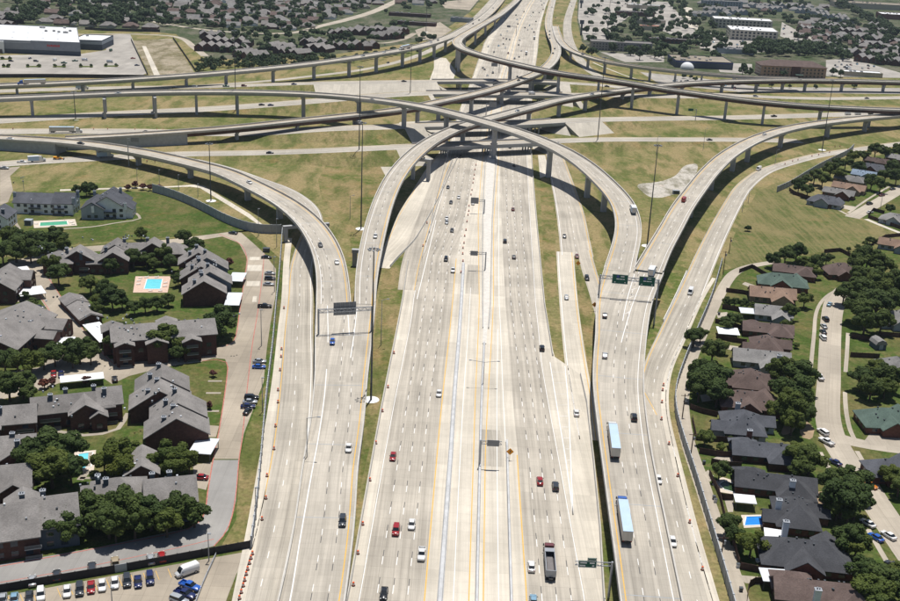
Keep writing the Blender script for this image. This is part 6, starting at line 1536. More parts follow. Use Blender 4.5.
fr = [(337, 207), (358, 222), (372, 190), (390, 215), (405, 240), (383, 115), (399, 93), (443, 93), (474, 70), (465, 37), (458, 8), (480, 22), (298, 300), (290, 335), (260, 437), (293, 425), (280, 575), (280, 500), (420, 160), (310, 380)]
cols = ['black', 'dark', 'silver', 'white', 'dark', 'lightblue', 'black', 'white', 'maroon']
for k, (x, y) in enumerate(fl): on_road('main', 480 + x / 7.5, y / 7.5, 'su'[k % 2], cols[k % 9], 'on the far southbound lanes', False)
for k, (x, y) in enumerate(fr): on_road('main', 480 + x / 7.5, y / 7.5, 'us'[k % 2], cols[(k * 2 + 1) % 9], 'on the far northbound lanes', True)
on_road('main', 534.3, 38.7, 'b', 'white', 'on the far northbound lanes, upper one', True); on_road('main', 526.3, 54, 'b', 'white', 'on the far northbound lanes, lower one', True)
# parked cars: heading in degrees (0 = +x, 90 = away)
def parked(where, lst, z=.07):
    for px, py, k, c, deg in lst:
        v = A(px, py, .7); v.z = z
        vehicle(k, c, v, radians(deg), where, 'parked ' + where, py > 120)
parked('parked beside the lane right of the stepped rows', [(233, 232.7, 's', 'dark', 160), (270, 273, 's', 'silver', 3), (270, 278.5, 'u', 'dark', 3), (268.7, 284, 's', 'silver', 3), (264.7, 306, 'p', 'black', 5), (259.6, 361, 's', 'silver', 3), (259, 366.5, 's', 'blue', 3), (251.5, 397.5, 'u', 'black', 5), (250, 401.5, 's', 'silver', 5), (248, 406, 's', 'navy', 5), (247.5, 411, 's', 'black', 80), (266.5, 257, 's', 'black', 5)])
parked('parked on the apron below the silver carport', [(200, 477, 's', 'red', 178)])
parked('parked above the dark fence at lower left', [(32.4, 580.5, 's', 'silver', 110), (56.7, 575, 's', 'dark', 110), (92, 568, 'u', 'dark', 110), (115.3, 563.5, 'p', 'tan', 110), (150.7, 559, 's', 'silver', 110), (162, 556.7, 's', 'red', 110)])
parked('parked below the dark fence at lower left', [(2.7, 599.5, 's', 'silver', -72), (14, 599, 's', 'lightblue', -72), (29, 597, 's', 'dark', -72), (40.7, 594.5, 'u', 'white', -70), (67, 591, 's', 'white', -72), (79.6, 589.5, 'u', 'dark', -72), (91, 587, 's', 'red', -72), (102, 585, 's', 'white', -72), (114.7, 582.5, 's', 'white', -72), (127, 581, 'u', 'dark', -72), (138, 581.5, 's', 'navy', -72), (150, 578.5, 'u', 'navy', -72)])
parked('parked near the pole in the lower left lot', [(187, 571.7, 'v', 'white', -140), (190, 586, 'p', 'blue', -25), (185, 594, 'p', 'navy', -25), (179, 600, 'u', 'silver', -25)])
parked('parked beside the left edge block', [(24, 284, 's', 'white', 0), (38.7, 307, 's', 'dark', 5), (46, 312.7, 's', 'red', 5), (48, 318.5, 's', 'blue', 5), (57.6, 331, 's', 'dark', 5), (53.6, 373.7, 's', 'red', -70), (61, 374, 's', 'navy', -70), (114.7, 378.7, 's', 'black', 110)])
parked('parked along the residential street', [(829.7, 304, 's', 'lightblue', 60), (825.6, 319, 'u', 'black', 92), (824, 326, 's', 'silver', 92), (823.3, 331.5, 's', 'dark', 92), (823, 337.5, 'u', 'white', 92), (819.6, 377, 'p', 'white', 92), (823, 432, 'u', 'white', 110), (826.5, 441.5, 'p', 'white', 120), (835, 462, 's', 'navy', 122), (870, 484.7, 's', 'orange', -55), (876, 537, 's', 'blue', 120), (888.7, 535, 's', 'white', 118), (893, 565, 's', 'dark', 122), (868, 523, 's', 'white', 120)])
parked('on the upper right street', [(869.6, 203.5, 'u', 'black', 35), (870, 212, 's', 'white', 35), (882, 195, 's', 'maroon', 35), (892.7, 188.7, 's', 'dark', 35)])
parked('parked in a back yard behind the black roofed house', [(765, 561, 's', 'silver', 175)])
parked('at the roadworks beside the left flyover', [(22, 162, 'p', 'white', 5), (4, 168, 'p', 'silver', 5)])
on_road('c4', 36.7, 160.7, 'b', 'white', 'at the roadworks beside the left flyover', True); on_road('c4', 105, 156.5, 'b', 'white', 'in the shade under the left flyover', True)
parked('in the white store car park', [(11, 60.7, 's', 'black', 0), (30, 58, 's', 'navy', 90), (36, 61, 'u', 'dark', 0), (55, 60, 'v', 'white', 90), (64, 62.7, 'p', 'green', 0), (75, 60.7, 'p', 'green', 30), (85, 60, 'v', 'white', 0), (110, 62, 'v', 'silver', 0), (88, 47.5, 's', 'silver', 90), (93, 47.5, 's', 'dark', 90), (98.7, 48, 's', 'white', 90), (103, 48, 'u', 'dark', 90), (111, 50.5, 'v', 'green', 90), (133, 58, 's', 'red', 20), (137, 65, 's', 'navy', 20)])
rr = random.Random(31)
def lot_cars(where, poly, n, seed):
    rr = random.Random(seed); xs = [p[0] for p in poly]; ys = [p[1] for p in poly]; k = 0
    while k < n:
        x, y = rr.uniform(min(xs), max(xs)), rr.uniform(min(ys), max(ys))
        if in_poly(x, y, poly): parked(where, [(x, y, rr.choice('ssu'), rr.choice(cols), rr.choice((80, 92, 265, 275)))]); k += 1
lot_cars('in the office car park', [(705, 36), (724, 38), (800, 47), (790, 50), (722, 52), (704, 46)], 40, 1)
lot_cars('in the car park right of the office block', [(785, 24), (800, 34), (820, 42), (800, 46), (780, 34)], 26, 2)
lot_cars('in the car park behind the brick hotel', [(826, 63), (845, 60), (875, 66), (870, 70), (835, 72)], 30, 3)
lot_cars('in the shopping centre car parks', [(600, 12), (628, 12), (690, 35), (715, 52), (690, 50), (600, 20)], 26, 4)
lot_cars('in the car park along the right flyover', [(660, 78), (740, 86), (740, 89), (670, 82)], 14, 5)
lot_cars('in the tan lot near the frontage road', [(586, 0), (634, 0), (626, 14), (606, 38), (586, 38)], 16, 7)
lot_cars('between the brown apartment rows', [(215, 50), (240, 52), (330, 48), (390, 42), (400, 46), (330, 54), (240, 57)], 16, 6)
# ------------------------------------------------------------------ walls and fences built panel by panel
def panel_wall(name, label, px, h, mat, plen=4.0, thick=.25, post=.5, part='panel', cat='wall', odd=None, post_mat=None, every=1, cap=None, straight=False):
    pts = [tuple(A(x, y, 0)) for x, y in px]
    p = Path(pts, 1.0, 0) if not straight else None
    if straight:
        p = Path.__new__(Path); p.p = []; p.w = []
        for a, b in zip(pts, pts[1:]):
            a, b = Vector(a), Vector(b); n = max(1, int((b - a).length))
            p.p += [a + (b - a) * (i / n) for i in range(n)]
        p.p.append(Vector(pts[-1])); p.w = [0] * len(p.p); p.finish()
    root = thing(name, label, cat, p.p[0]); base = p.p[0]
    n = max(1, round(p.L / plen)); st = p.L / n
    pm = {}
    for k in range(n):
        a, b = p.at(st * k), p.at(st * (k + 1)); d = b - a; L = d.length; ang = atan2(d.y, d.x); m = (a + b) / 2 - base
        key = round(L, 1)
        if key not in pm:
            mb = MB(); mb.box((0, 0, h / 2 - .05), (key - (.06 if post else .02), thick, h + .1)); pm[key] = mb.mesh(part, mat)
        o = put(part, pm[key], root, (m.x, m.y, 0), ang)
        if odd and k % odd[1] == odd[1] - 1: o.material_slots[0].link = 'OBJECT'; o.material_slots[0].material = MATS[odd[0]]
    if post:
        mb = MB(); mb.box((0, 0, h / 2), (post, post, h + .3)); me = mb.mesh('post', post_mat or mat)
        for k in range(0, n + 1, every):
            a = p.at(st * k) - base; put('post', me, root, (a.x, a.y, 0), atan2(p.t[p.nearest(p.at(st * k))].y, p.t[p.nearest(p.at(st * k))].x))
    return root
panel_wall('noise_wall', 'grey panelled noise wall curving below the left flyover', [(153, 192), (169, 196.5), (187, 203.5), (204, 211.5), (221, 220.5), (236, 227), (251, 231.5), (266, 233.5), (281, 233.5)], 4.6, 'wall_panel', 4.6)
panel_wall('noise_wall', 'grey noise wall between the apartments and the left frontage road', [(282.5, 234), (280.5, 262), (278.5, 285), (276, 310), (273, 345), (269.5, 375), (266, 405), (263, 440), (260, 475), (256.5, 510), (251.5, 548)], 3.6, 'wall_panel', 5.0)
panel_wall('noise_wall', 'grey noise wall with posts between the alley and right frontage road', [(721.5, 265), (711.5, 299), (697, 334), (684.5, 364), (675.5, 393), (675.5, 414), (682, 440), (693, 474), (703.5, 508), (720.5, 566), (730.5, 601), (740, 635), (806, 900)], 3.4, 'wall_panel', 5.0)
panel_wall('noise_wall', 'grey noise wall behind the upper right trees', [(777, 192), (790, 186), (803, 178), (820, 168), (836, 160), (848, 154), (853, 149)], 3.6, 'wall_panel', 5.0)
panel_wall('dark_fence', 'black panel fence across the lower left car parks', [(-20, 596), (0, 592.5), (60, 582), (120, 572), (195, 558), (250, 548)], 2.2, 'dark_fence', 3.0, .12, .2, cat='fence', odd=('wall_panel', 11))
plain('black_wall', (.05, .048, .05), .9, .15, .5, rnd=.2)
panel_wall('dark_wall', 'dark wall between the store lot and the far left flyover', [(-40, 78), (40, 77.5), (100, 78), (147, 78.5)], 3.2, 'black_wall', 8, .4, 0, cat='wall')
panel_wall('dark_fence', 'dark fence along the left side of the gravel lot', [(131, 40), (148, 76)], 2.4, 'black_wall', 8, .2, 0, cat='fence')
panel_wall('dark_fence', 'dark fence along the right side of the gravel lot', [(173, 38.5), (196, 72)], 2.4, 'black_wall', 8, .2, 0, cat='fence')
panel_wall('dark_fence', 'dark fence behind the white store', [(85, 29.5), (110, 31), (160, 32)], 3, 'black_wall', 10, .2, 0, cat='fence')
panel_wall('wood_fence', 'brown wooden fence around the corner house beside the field', [(789, 191), (795, 195), (810, 200), (829, 209), (838, 203.5)], 2.3, 'wood_fence', 2.4, .08, .14, 'fence_panel', 'fence')
FENCES = [('dark yard fence beside the alley top', [(739, 273), (752, 268), (760, 273), (776, 282)]), ('dark yard fence below the tan roofed house', [(726, 292), (742, 294), (757, 297)]), ('dark yard fence beside the hedge', [(722, 309), (735, 311), (742, 313)]),
          ('dark fence around the white carport', [(716, 338), (731, 342), (747, 344), (738, 351)]), ('dark fence above the white carport', [(715, 323), (730, 326), (745, 331)]), ('dark fence under the large alley tree', [(690, 409), (700, 413), (717, 417)]),
          ('dark fence on the left of the square walled lawn', [(692, 421), (696, 440)]), ('dark fence below the square walled lawn', [(696, 440), (720, 442), (748, 444)]), ('brown plank fence below the second walled lawn', [(699, 453.5), (720, 457), (741, 457)]),
          ('dark fence above the pond yard', [(711, 464), (725, 467), (741, 468)]), ('brown fence beside the pond yard', [(709, 475), (717, 492), (720, 500), (733, 500)]), ('dark fence along the alley beside the pools', [(718, 492), (727, 530), (735, 550), (739, 566)]),
          ('dark fence around the parked silver car', [(740, 569), (760, 573)]), ('dark fence around the lowest back yard', [(747, 601), (748, 588), (754, 584), (763, 584)]), ('dark fence above the shed right of the street', [(851, 338), (872, 342)]),
          ('dark fence below the shed right of the street', [(850, 357), (879, 358.5)]), ('dark fence at the right edge beside the grove', [(880, 336), (905, 338)]), ('dark fence beside the right edge corner house', [(868, 217), (873, 211), (884, 214)]), ('dark fence of the corner house facing the path', [(868, 218), (885, 224), (905, 231)]),
          ('dark fence beside the reddish brown house', [(824, 253), (840, 251.5), (850, 257)]), ('dark fence at the right edge above the grass', [(872, 245), (885, 238), (905, 236)])]
for label, pts in FENCES: panel_wall('wood_fence', label, pts, 2.0, 'wood_fence', 2.4, .08, .14, 'fence_panel', 'fence', straight=True)
# low rail beside the side roads
panel_wall('guard_rail', 'silver guard rail bar in the lower left lot', [(216, 556), (203, 585), (195, 606)], .9, 'galvanised', 4, .2, .12, 'rail', 'guard rail')
barrier('concrete_barrier', 'low wall along the slip lane left of the main lanes', PATHS['left_slip_lane'], -4.1, 0, PATHS['left_slip_lane'].L * .72, 'barrier_concrete')
barrier('concrete_barrier', 'curved concrete barrier at the end of the left side road', PATHS['left_side_road'], lambda u: -PATHS['left_side_road'].width(u) / 2 + .3, PATHS['left_side_road'].L * .1, PATHS['left_side_road'].L * .99, 'barrier_concrete')
RF = PATHS['right_frontage_road']
i0 = RF.s[RF.nearest_px(690, 296)]; i1 = RF.s[RF.nearest_px(668, 343)]
barrier('concrete_barrier', 'short white barrier beside the right frontage road', RF, lambda u: RF.width(u) / 2 + .2, i0 - 35, i1 - 25, 'line_white')

# ------------------------------------------------------------------ masts, lamps, signs
def mast(label, base, top):
    h = height_for(base, top); c = A(base[0], base[1], 0)
    root = thing('high_mast_light', label, 'light mast', c, 0, 'high mast lights')
    mb = MB(); mb.cyl((0, 0, -.2), (0, 0, h), .37, .17, 12); mb.build('pole', 'dark_steel', root)
    mb = MB(); mb.cyl((0, 0, 0), (0, 0, .25), 2.8, 2.8, 16); mb.build('base_pad', 'line_white', root, (0, 0, -.12))
    mb = MB()
    for k in range(12):
        a, b = 2 * pi * k / 12, 2 * pi * (k + 1) / 12; mb.bar((1.3 * cos(a), 1.3 * sin(a), h - .4), (1.3 * cos(b), 1.3 * sin(b), h - .4), .14)
    for k in range(4): a = pi / 2 * k; mb.bar((0, 0, h - .4), (1.3 * cos(a), 1.3 * sin(a), h - .4), .12)
    r = mb.build('ring', 'dark_steel', root)
    for k in range(8):
        a = 2 * pi * k / 8; put('lamp', unit_box('lamp', (.7, .5, .35), 'galvanised'), r, (1.75 * cos(a), 1.75 * sin(a), h - .5), a)
for label, b, t in (('tall light mast in the grass left of the slim flyover', (361, 229), 122), ('tall light mast standing farther back near the cross street', (359, 159), 66), ('tall light mast between the lower left ramp and main lanes', (371, 400), 248), ('tall light mast right of the nearest overpass', (597, 146.5), 57), ('tall light mast in the grass between the right flyovers', (647, 246), 144.5), ('tall light mast beside the right frontage curve', (822, 150), 80), ('light mast beside the upper left noise wall', (211, 201), 143), ('light mast before the far left flyover', (236, 112.7), 30), ('short light mast in the grass between left flyovers', (75.7, 119.6), 91), ('light mast behind the tall flyover left of centre', (410, 101), 44), ('light mast beside the storage buildings', (426, 32), -8), ('light mast at the edge of the shopping area', (607, 37.5), -3)): mast(label, b, t)
def pole(label, base, top, arm=0.0, kind='lamp', double=False, z0=0.0):
    h = height_for(base, top, z0); c = A(base[0], base[1], z0)
    root = thing('light_pole' if kind == 'lamp' else 'utility_pole', label, 'light pole' if kind == 'lamp' else 'utility pole', c)
    mb = MB(); mb.cyl((0, 0, -.1), (0, 0, h), .17 if kind == 'lamp' else .2, .1 if kind == 'lamp' else .15, 8); mb.build('pole', 'galvanised' if kind == 'lamp' else 'wood_fence', root)
    if kind == 'lamp':
        for sg in ((1, -1) if double else (1,)):
            e = arm * sg
            if arm:
                mb = MB(); mb.bar((0, 0, h - .1), (e, 0, h + .5), .12); mb.build('arm', 'galvanised', root)
            put('lamp', unit_box('lamp', (.9, .45, .22), 'galvanised'), root, (e + .3 * sg, 0, h + (.5 if arm else .1)))
    else:
        mb = MB(); mb.box((0, 0, h - .6), (2.6, .15, .15)); mb.build('crossarm', 'wood_fence', root)
        mb = MB(); mb.cyl((.45, 0, h - 2.4), (.45, 0, h - 1.4), .28, .28, 10); mb.build('transformer', 'galvanised', root)
pole('light pole with side arm at the seam of the lower left ramp', (307, 470), 418, 3.2)
pole('double armed light pole in the median', (483, 386), 362, 4.6, double=True)
for k, (b, t) in enumerate((((137.6, 187), 169), ((159.6, 186), 170), ((178.7, 190), 175), ((198, 197), 184))): pole('small lamp post behind the upper left noise wall', b, t)
for b, t in (((258.7, 236), 209), ((276.7, 247), 219), ((274.5, 292), 257), ((261.5, 346), 310), ((262.6, 412), 378), ((256, 520), 488)): pole('lamp post on the strip beside the long left noise wall', b, t)
pole('lamp post beside the black fence in the lower left lot', (209, 561), 534); pole('lamp post among the white cars in the lower left lot', (112.5, 608), 588); pole('lamp post in the grass beside the tall left mast', (350, 219), 196, 1.5); pole('lamp post on the narrow grass strip left of main lanes', (381, 345), 300, 2)
pole('short street lamp on the pale pavement at upper left', (24, 191), 177)
for b, t, lb in (((690, 461), 433, 'wooden utility pole in the alley beside the walled lawns'), ((720.5, 561), 536, 'wooden utility pole in the alley beside the blue pool'), ((682.3, 417), 394, 'wooden utility pole in the alley under the large tree'), ((723, 273), 251, 'wooden utility pole at the upper end of the alley wall'), ((729, 252.7), 237, 'wooden utility pole on the field edge')): pole(lb, b, t, kind='wood')
for b, t, lb in (((656, 154), 137, 'lamp post on the grass right of the nearest overpass'), ((703, 150), 129, 'lamp post beside the nearest cross street'), ((775, 164), 150, 'lamp post at the right frontage curve'), ((748, 203), 190, 'dark post on the mown field'), ((742, 212), 200, 'dark post beside the round sign on the field'), ((880, 210), 190, 'street lamp on the upper right street')): pole(lb, b, t, 1.0)
def panel_sign(parent, loc, w, h, rz, mat, marks=True, back=False):
    mb = MB(); mb.box((0, 0, 0), (w, .12, h)); s = mb.build('sign_panel', mat, parent, loc, rz)
    if marks:
        # white edge strip, route shield and worn lettering lines
        mb = MB()
        for z in (-h / 2 + .1, h / 2 - .1): mb.box((0, -.075, z), (w - .1, .03, .1))
        for x in (-w / 2 + .1, w / 2 - .1): mb.box((x, -.075, 0), (.1, .03, h - .1))
        mb.build('sign_border', 'sign_white', s)
    return s
def gantry(label, a, b, zt, zb=0.0):
    # portal gantry between two feet (world), truss at height zt
    a = Vector(a); b = Vector(b); root = thing('sign_gantry', label, 'sign gantry', (a.x, a.y, zb))
    o = Vector((a.x, a.y, zb))
    for q in (a, b):
        mb = MB(); mb.cyl((q.x - o.x, q.y - o.y, -.1), (q.x - o.x, q.y - o.y, zt + .9 - zb), .38, .34, 10); mb.build('post', 'galvanised', root)
    d = (b - a); d.z = 0; L = d.length; n = 14; mb = MB(); sd = Vector((-d.y, d.x, 0)).normalized() * .45
    P_ = lambda t, s, z: Vector((a.x - o.x, a.y - o.y, zt - zb)) + d * t + sd * s + Vector((0, 0, z))
    for s in (-1, 1):
        for z in (-.6, .6): mb.bar(P_(0, s, z), P_(1, s, z), .16)
    for i in range(n):
        for s in (-1, 1): mb.bar(P_(i / n, s, -.6 if i % 2 else .6), P_((i + 1) / n, s, .6 if i % 2 else -.6), .1)
        mb.bar(P_(i / n, -1, .6), P_(i / n, 1, .6), .08)
    mb.build('truss', 'galvanised', root)
    return root, o, d, L
# green signs over the right ramp
ga, gb = A(598.5, 296, 10.3), A(656.5, 301, 10.3)
root, o, d, L = gantry('gantry with two green signs over the right ramp', ga, gb, 18.6, 0)
rz = atan2(d.y, d.x)
for t, blue in ((.34, True), (.80, True)):
    c = ga + d * t - o; s = panel_sign(root, (c.x - sin(rz) * -.75, c.y - cos(rz) * .75, 18.5), 6.4, 4.0, rz, 'sign_green')
    mb = MB(); mb.box((-.9, -.075, 1.1), (1.0, .04, 1.0)); mb.build('route_shield', 'sign_blue', s)
    mb = MB()
    for x, z, w in ((.9, 1.15, 1.5), (-.9, .05, 1.1), (.4, .05, 1.2), (1.5, .05, .7), (-2.0, -1.3, .5), (2.1, -1.3, .5)): mb.box((x, -.075, z), (w, .04, .34))
    mb.build('legend', 'sign_white', s)['kind'] = 'stuff'
# sign seen from behind over the lower left ramp
la, lb = A(318.5, 334, 6.6), A(371.5, 331, 6.6)
root, o, d, L = gantry('gantry with the grey back of a large sign over the lower left ramp', la, lb, 15.6, 0)
rz = atan2(d.y, d.x); c = la + d * .5 - o
s = panel_sign(root, (c.x - .3, c.y + .8, 15.8), 8.4, 5.0, rz, 'sign_back', False)
for k in range(5): 
    mb = MB(); mb.box((-3.4 + k * 1.7, -.14, 0), (.14, .14, 5.0)); mb.build('stiffener', 'galvanised', s)
def cantilever(label, base, top, arm, sw, sh, mat='sign_back', z0=0.0, sx=None, marks=False):
    h = height_for(base, top, z0); c = A(base[0], base[1], z0); root = thing('cantilever_sign', label, 'sign gantry', c)
    sg = 1 if arm > 0 else -1
    mb = MB(); mb.cyl((0, 0, -.1), (0, 0, h), .32, .28, 10); mb.build('post', 'galvanised', root)
    mb = MB()
    for z in (-.25, -1.25): mb.bar((0, 0, h + z), (arm, 0, h + z), .18)
    n = 6
    for i in range(n): mb.bar((arm * i / n, 0, h - (.25 if i % 2 else 1.25)), (arm * (i + 1) / n, 0, h - (1.25 if i % 2 else .25)), .1)
    mb.build('truss', 'galvanised', root)
    return root, panel_sign(root, (sx if sx is not None else arm - sg * sw / 2, -.3, h - .75), sw, sh, 0, mat, marks), h
cantilever('cantilever with a grey sign back in the median, nearest one', (479.3, 467), 440, 6.3, 3.6, 2.0, sx=3.7)
cantilever('cantilever with a grey sign back beside red cones', (485, 270.5), 252, -7.6, 3.4, 2.2, sx=-5.4)
cantilever('cantilever with a grey sign back near the tall flyover shadow', (484, 213.5), 199.5, -7.6, 4.2, 3.4, sx=-5.4)
root, s, h = cantilever('cantilever with green exit signs at the bottom right of main lanes', (608.5, 598), 562, -9.0, 4.4, 1.9, 'sign_green', sx=-6.0, marks=True)
t = panel_sign(root, (-5.0, -.3, h + .65), 2.2, .75, 0, 'sign_green')
mb = MB()
for x, z, w in ((-1.0, .4, 1.6), (1.1, .35, 1.2), (-1.2, -.4, 1.4), (1.4, -.4, .5)): mb.box((x, -.075, z), (w, .04, .36))
mb.build('legend', 'sign_white', s)['kind'] = 'stuff'
cantilever('small gantry sign over the far southbound lanes', (516, 36), 26, -12, 4.5, 2.6, sx=-10)
cantilever('sign on an arm over the far southbound lanes beside flyover column', (499, 73), 64, -8, 6, 3.6, sx=-5)
cantilever('arm sign in front of the left flyover', (129, 166), 138, 6.5, 5, 2.6, sx=4.5)
cantilever('green arm sign beside the third cross street at right', (695, 122.5), 109, -5, 4, 2, 'sign_green', sx=-4.6)
cantilever('grey sign back on a column between the stacked overpasses', (486, 115), 103, 6.5, 6, 4, sx=5)
for px, py, lb in ((509.5, 460, 'yellow diamond warning sign on the express lane barrier'), (594, 311, 'yellow diamond warning sign beside the right link road'), (577.7, 269, 'yellow diamond warning sign on the gore between side roads')):
    c = A(px, py, .05); root = thing('warning_sign', lb, 'sign', c)
    mb = MB(); mb.box((0, 0, 1.2), (.12, .12, 2.6)); mb.build('post', 'galvanised', root)
    mb = MB(); r = 1.15
    mb.loft([[(r, -.14, 0), (0, -.14, r), (-r, -.14, 0), (0, -.14, -r)], [(r, -.08, 0), (0, -.08, r), (-r, -.08, 0), (0, -.08, -r)]]); p = mb.build('sign_panel', 'sign_orange', root, (0, 0, 2.9))
    mb = MB(); mb.box((0, -.16, -.1), (.2, .03, .8)); mb.box((.2, -.16, .3), (.4, .03, .18)); mb.build('arrow', 'line_black', p)
# ------------------------------------------------------------------ traffic barrels and cones
mb = MB(); mb.cyl((0, 0, .05), (0, 0, 1.05), .34, .28, 12); BB = mb.mesh('drum', 'barrel_orange')
mb = MB(); mb.cyl((0, 0, 0), (0, 0, .14), .14, .14, 10)
mb = MB(); mb.cyl((0, 0, 0), (0, 0, .16), .335, .325, 12); BW = mb.mesh('stripe', 'sign_white')
mb = MB(); mb.cyl((0, 0, 0), (0, 0, .12), .48, .46, 12); BR = mb.mesh('rubber_base', 'tyre')
def barrels(where, pts, z=.08):
    for x, y in pts:
        c = A(x, y, .4); c.z = z
        root = thing('traffic_barrel', 'orange traffic barrel ' + where, 'barrel', c, 0, 'barrels ' + where)
        put('drum', BB, root); put('stripe', BW, root, (0, 0, .34)); put('stripe', BW, root, (0, 0, .66)).scale = (.95, .95, 1); put('rubber_base', BR, root)
barrels('on the left sidewalk', [(284, 308), (281.5, 349), (281, 356.7), (280, 370), (278, 390), (278, 402), (275.5, 426), (274, 448.7), (267, 475.6), (266, 498), (262, 519)])
barrels('beside the left barrier of the main lanes', [(370, 480), (362.8, 524), (353.4, 584.7), (382.5, 411), (376, 443), (394, 353), (388, 387), (358, 553)])
barrels('in the row closing the express lane', [(476, 165), (475, 169.6), (474.4, 175), (473.7, 179), (473, 183), (472, 190), (471, 194.7), (469, 206), (468.8, 211), (468, 215), (467, 221.6), (466, 230), (464.7, 236), (464, 243), (463, 248), (462.7, 253.7), (463, 261), (461, 272.4)])
barrels('at the tip of the slip lane wall', [(423, 246), (427, 223)])
barrels('on the right sidewalk', [(669, 443.7), (677.7, 475.7), (689.7, 522), (702.4, 569), (663.5, 385), (662.7, 390), (662, 402), (661.5, 419)], .1)
barrels('along the right frontage curve', [(785, 164), (792.6, 161), (798, 159.7), (812, 156), (818.7, 154.7), (829.6, 152), (835, 146.5), (840, 146.3), (848, 149.3)])
barrels('along the third cross street', [(13, 129.2), (93.7, 129.6), (107.7, 129.6), (135, 130), (157, 130), (163, 130)], .5)
barrels('along the nearest cross street at left', [(239, 156.2), (281, 154.3), (301, 153.4), (319, 152.8), (147, 162), (155, 162)], .6)
barrels('in the lower left orange row', [(252.5, 553.5), (251, 558), (249.5, 563), (247.7, 569), (246.3, 574), (244.7, 580), (243.3, 585.5), (241.3, 592), (239.5, 598)])
# loader at the roadworks, shed, bins
def loader():
    c = A(58, 160, 0); root = thing('wheel_loader', 'yellow brown wheel loader at the roadworks under the left flyover', 'loader', c, .2)
    mb = MB(); mb.box((-1, 0, 1.5), (3.2, 1.9, 1.2)); mb.build('body', 'sign_orange', root)
    mb = MB(); mb.box((.3, 0, 2.7), (1.5, 1.5, 1.5), 0, 0, (.85, .85)); mb.build('cab', 'car_glass', root)
    mb = MB(); mb.bar((1, -.6, 1.6), (3, -.6, .8), .3); mb.bar((1, .6, 1.6), (3, .6, .8), .3); mb.build('arm', 'sign_orange', root)
    mb = MB(); mb.box((3.4, 0, .7), (.9, 2.6, 1.0), 0, 0, (.5, 1)); mb.build('bucket', 'dark_steel', root)
    wheels(root, (1.3, -1.9), (-1.0, 1.0), .75, .6)
loader()
def shed():
    c = A(878, 344, 1.5); c.z = 0; root = thing('garden_shed', 'small grey barn shaped shed right of the street', 'shed', c, .15)
    mb = MB(); mb.box((0, 0, 1.1), (4.2, 5.4, 2.4)); mb.build('wall', 'siding_dark', root)
    mb = MB(); sec = [(-2.4, 2.2), (-1.7, 3.5), (0, 4.2), (1.7, 3.5), (2.4, 2.2)]
    mb.loft([[(x, y, z) for x, z in sec] for y in (-2.9, 2.9)]); mb.build('roof', 'roof_grey', root)
    mb = MB(); mb.box((0, -2.75, 1.1), (1.6, .1, 2.0)); mb.build('door', 'siding_blue', root)
shed()
def cabinet(label, px, py, d, mat='galvanised'):
    c = A(px, py, .4); c.z = 0; root = thing('utility_cabinet', label, 'cabinet', c)
    mb = MB(); mb.box((0, 0, d[2] / 2), d); mb.build('case', mat, root); mb = MB(); mb.box((0, 0, d[2] + .08), (d[0] + .2, d[1] + .2, .16)); mb.build('lid', mat, root)
    mb = MB(); mb.box((0, -d[1] / 2 - .04, d[2] / 2), (d[0] * .8, .06, d[2] * .75)); mb.build('door', 'dark_steel', root)
cabinet('green grey utility cabinet on the grass beside the gravel bed', 676, 193, (4, 2, 2), 'girder_grey')
cabinet('black dumpster box at the lane edge beside the noise wall', 266.5, 251, (3, 2, 1.8), 'dark_steel')
cabinet('pale pool shed beside the green pool', 29, 224, (3.5, 3, 2.6), 'siding_blue')

# planted islands in the store car park, pool furniture, bins
for k, (x0, x1, y) in enumerate(((2, 10, 66.5), (26, 41, 66.5), (53, 66, 66.5), (79, 93, 66.5), (104, 118, 66), (0, 12, 59), (108, 112, 44))):
    ground_patch('planted_island', [(x0, y - .7), (x1, y - .7), (x1, y + .7), (x0, y + .7)], 'lawn', .09)
    for x in (x0 + 2, x1 - 2): tree('small tree on a planted island in the store car park', x, y - 1, 2.2, 'f', group='store car park trees')
def lounger(where, px, py, rz):
    c = A(px, py, .15); c.z = .13; root = thing('sun_lounger', 'white sun lounger ' + where, 'lounger', c, rz, 'loungers ' + where)
    mb = MB(); mb.box((0, 0, .32), (1.3, .65, .08)); mb.build('seat', 'trim_white', root)
    mb = MB(); mb.bar((.65, 0, .34), (1.15, 0, .75), .65, .07); mb.build('backrest', 'trim_white', root)
    for x in (-.55, .55):
        for y in (-.28, .28): put('leg', unit_box('leg', (.06, .06, .3), 'galvanised'), root, (x, y, .14))
for x, y in ((138.5, 281), (138, 284.5), (140, 278.4), (165, 283), (164.5, 286.5), (146, 277.6), (156, 277.6), (150, 291), (160, 291)): lounger('beside the aqua courtyard pool', x, y, .3)
for x, y in ((71, 222.5), (73, 224.5), (36, 224)): lounger('beside the narrow green pool', x, y, .1)
def bin_(where, px, py, mat):
    c = A(px, py, .4); c.z = .05; root = thing('wheelie_bin', where, 'bin', c, 0, 'bins')
    mb = MB(); mb.box((0, 0, .5), (.75, .75, 1.0), 0, 0, (1.15, 1.15)); mb.build('body', mat, root); mb = MB(); mb.box((0, 0, 1.06), (.92, .92, .1)); mb.build('lid', 'dark_steel', root)
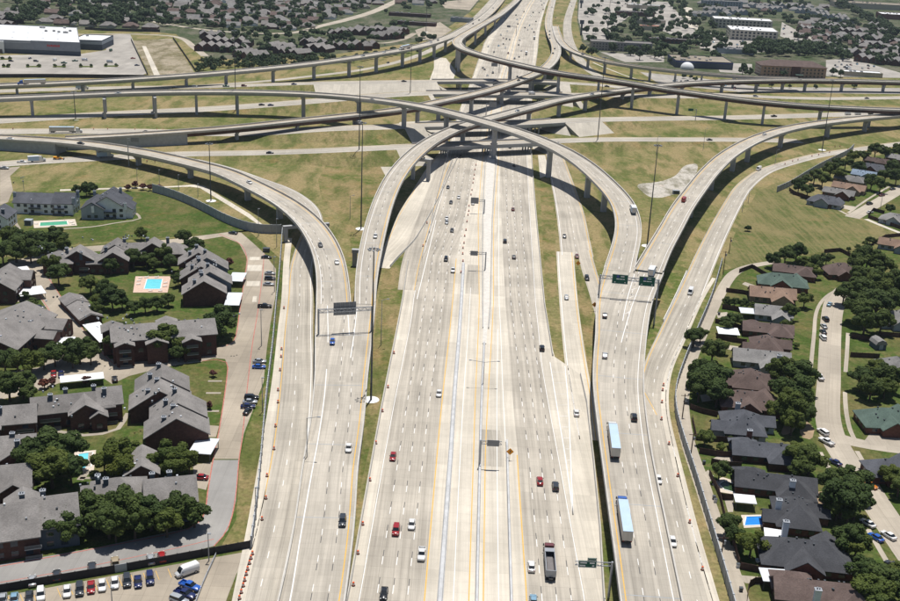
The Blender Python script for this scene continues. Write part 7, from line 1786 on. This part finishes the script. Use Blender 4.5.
for x, y, m in ((698, 393, 'sign_blue'), (704, 463, 'dark_steel'), (714, 498, 'dark_steel'), (715.5, 501, 'siding_white'), (738, 566, 'siding_white'), (741, 590, 'dark_steel'), (719, 314, 'dark_steel'), (727, 291, 'dark_steel'), (686, 403, 'dark_steel')): bin_('wheelie bin standing at the alley edge', x, y, m)

# ------------------------------------------------------------------ thin summer haze
def haze():
    mb = MB(); mb.box((0, 1400, 89.5), (7600, 5200, 181)); o = mb.build('haze', None)
    m = bpy.data.materials.new('haze_air'); m.use_nodes = True; t = m.node_tree
    for n in list(t.nodes):
        if n.type == 'BSDF_PRINCIPLED': t.nodes.remove(n)
    v = t.nodes.new('ShaderNodeVolumePrincipled'); v.inputs['Color'].default_value = (.72, .84, 1.0, 1); v.inputs['Density'].default_value = .00004; v.inputs['Anisotropy'].default_value = .2
    t.links.new(v.outputs[0], t.nodes['Material Output'].inputs['Volume'])
    o.data.materials.append(m); o['kind'] = 'stuff'
haze()
# ------------------------------------------------------------------ labels: single out look-alikes by their place
ORD = ['first', 'second', 'third', 'fourth', 'fifth', 'sixth', 'seventh', 'eighth', 'ninth', 'tenth', 'eleventh', 'twelfth']
def ordinal(k):
    if k < 12: return ORD[k]
    k += 1
    return '%d%s' % (k, 'th' if 10 <= k % 100 <= 20 else {1: 'st', 2: 'nd', 3: 'rd'}.get(k % 10, 'th'))
def single_out():
    by = {}
    for o in THINGS: by.setdefault(o['label'], []).append(o)
    for lab, os in by.items():
        if len(os) < 2: continue
        q = []
        for o in os:
            loc = o.matrix_world.translation if o.parent else o.location
            if loc.length < 1e-3 and o.type == 'MESH':
                loc = sum((Vector(c) for c in o.bound_box), Vector()) / 8
            q.append((P(loc), o))
        dx = max(a[0][0] for a in q) - min(a[0][0] for a in q); dy = max(a[0][1] for a in q) - min(a[0][1] for a in q)
        if dx > dy * 1.2: q.sort(key=lambda a: a[0][0]); way = 'from the left'
        else: q.sort(key=lambda a: -a[0][1]); way = 'from the bottom'
        for k, (p, o) in enumerate(q): o['label'] = '%s, %s %s' % (lab, ordinal(k), way)
single_out()
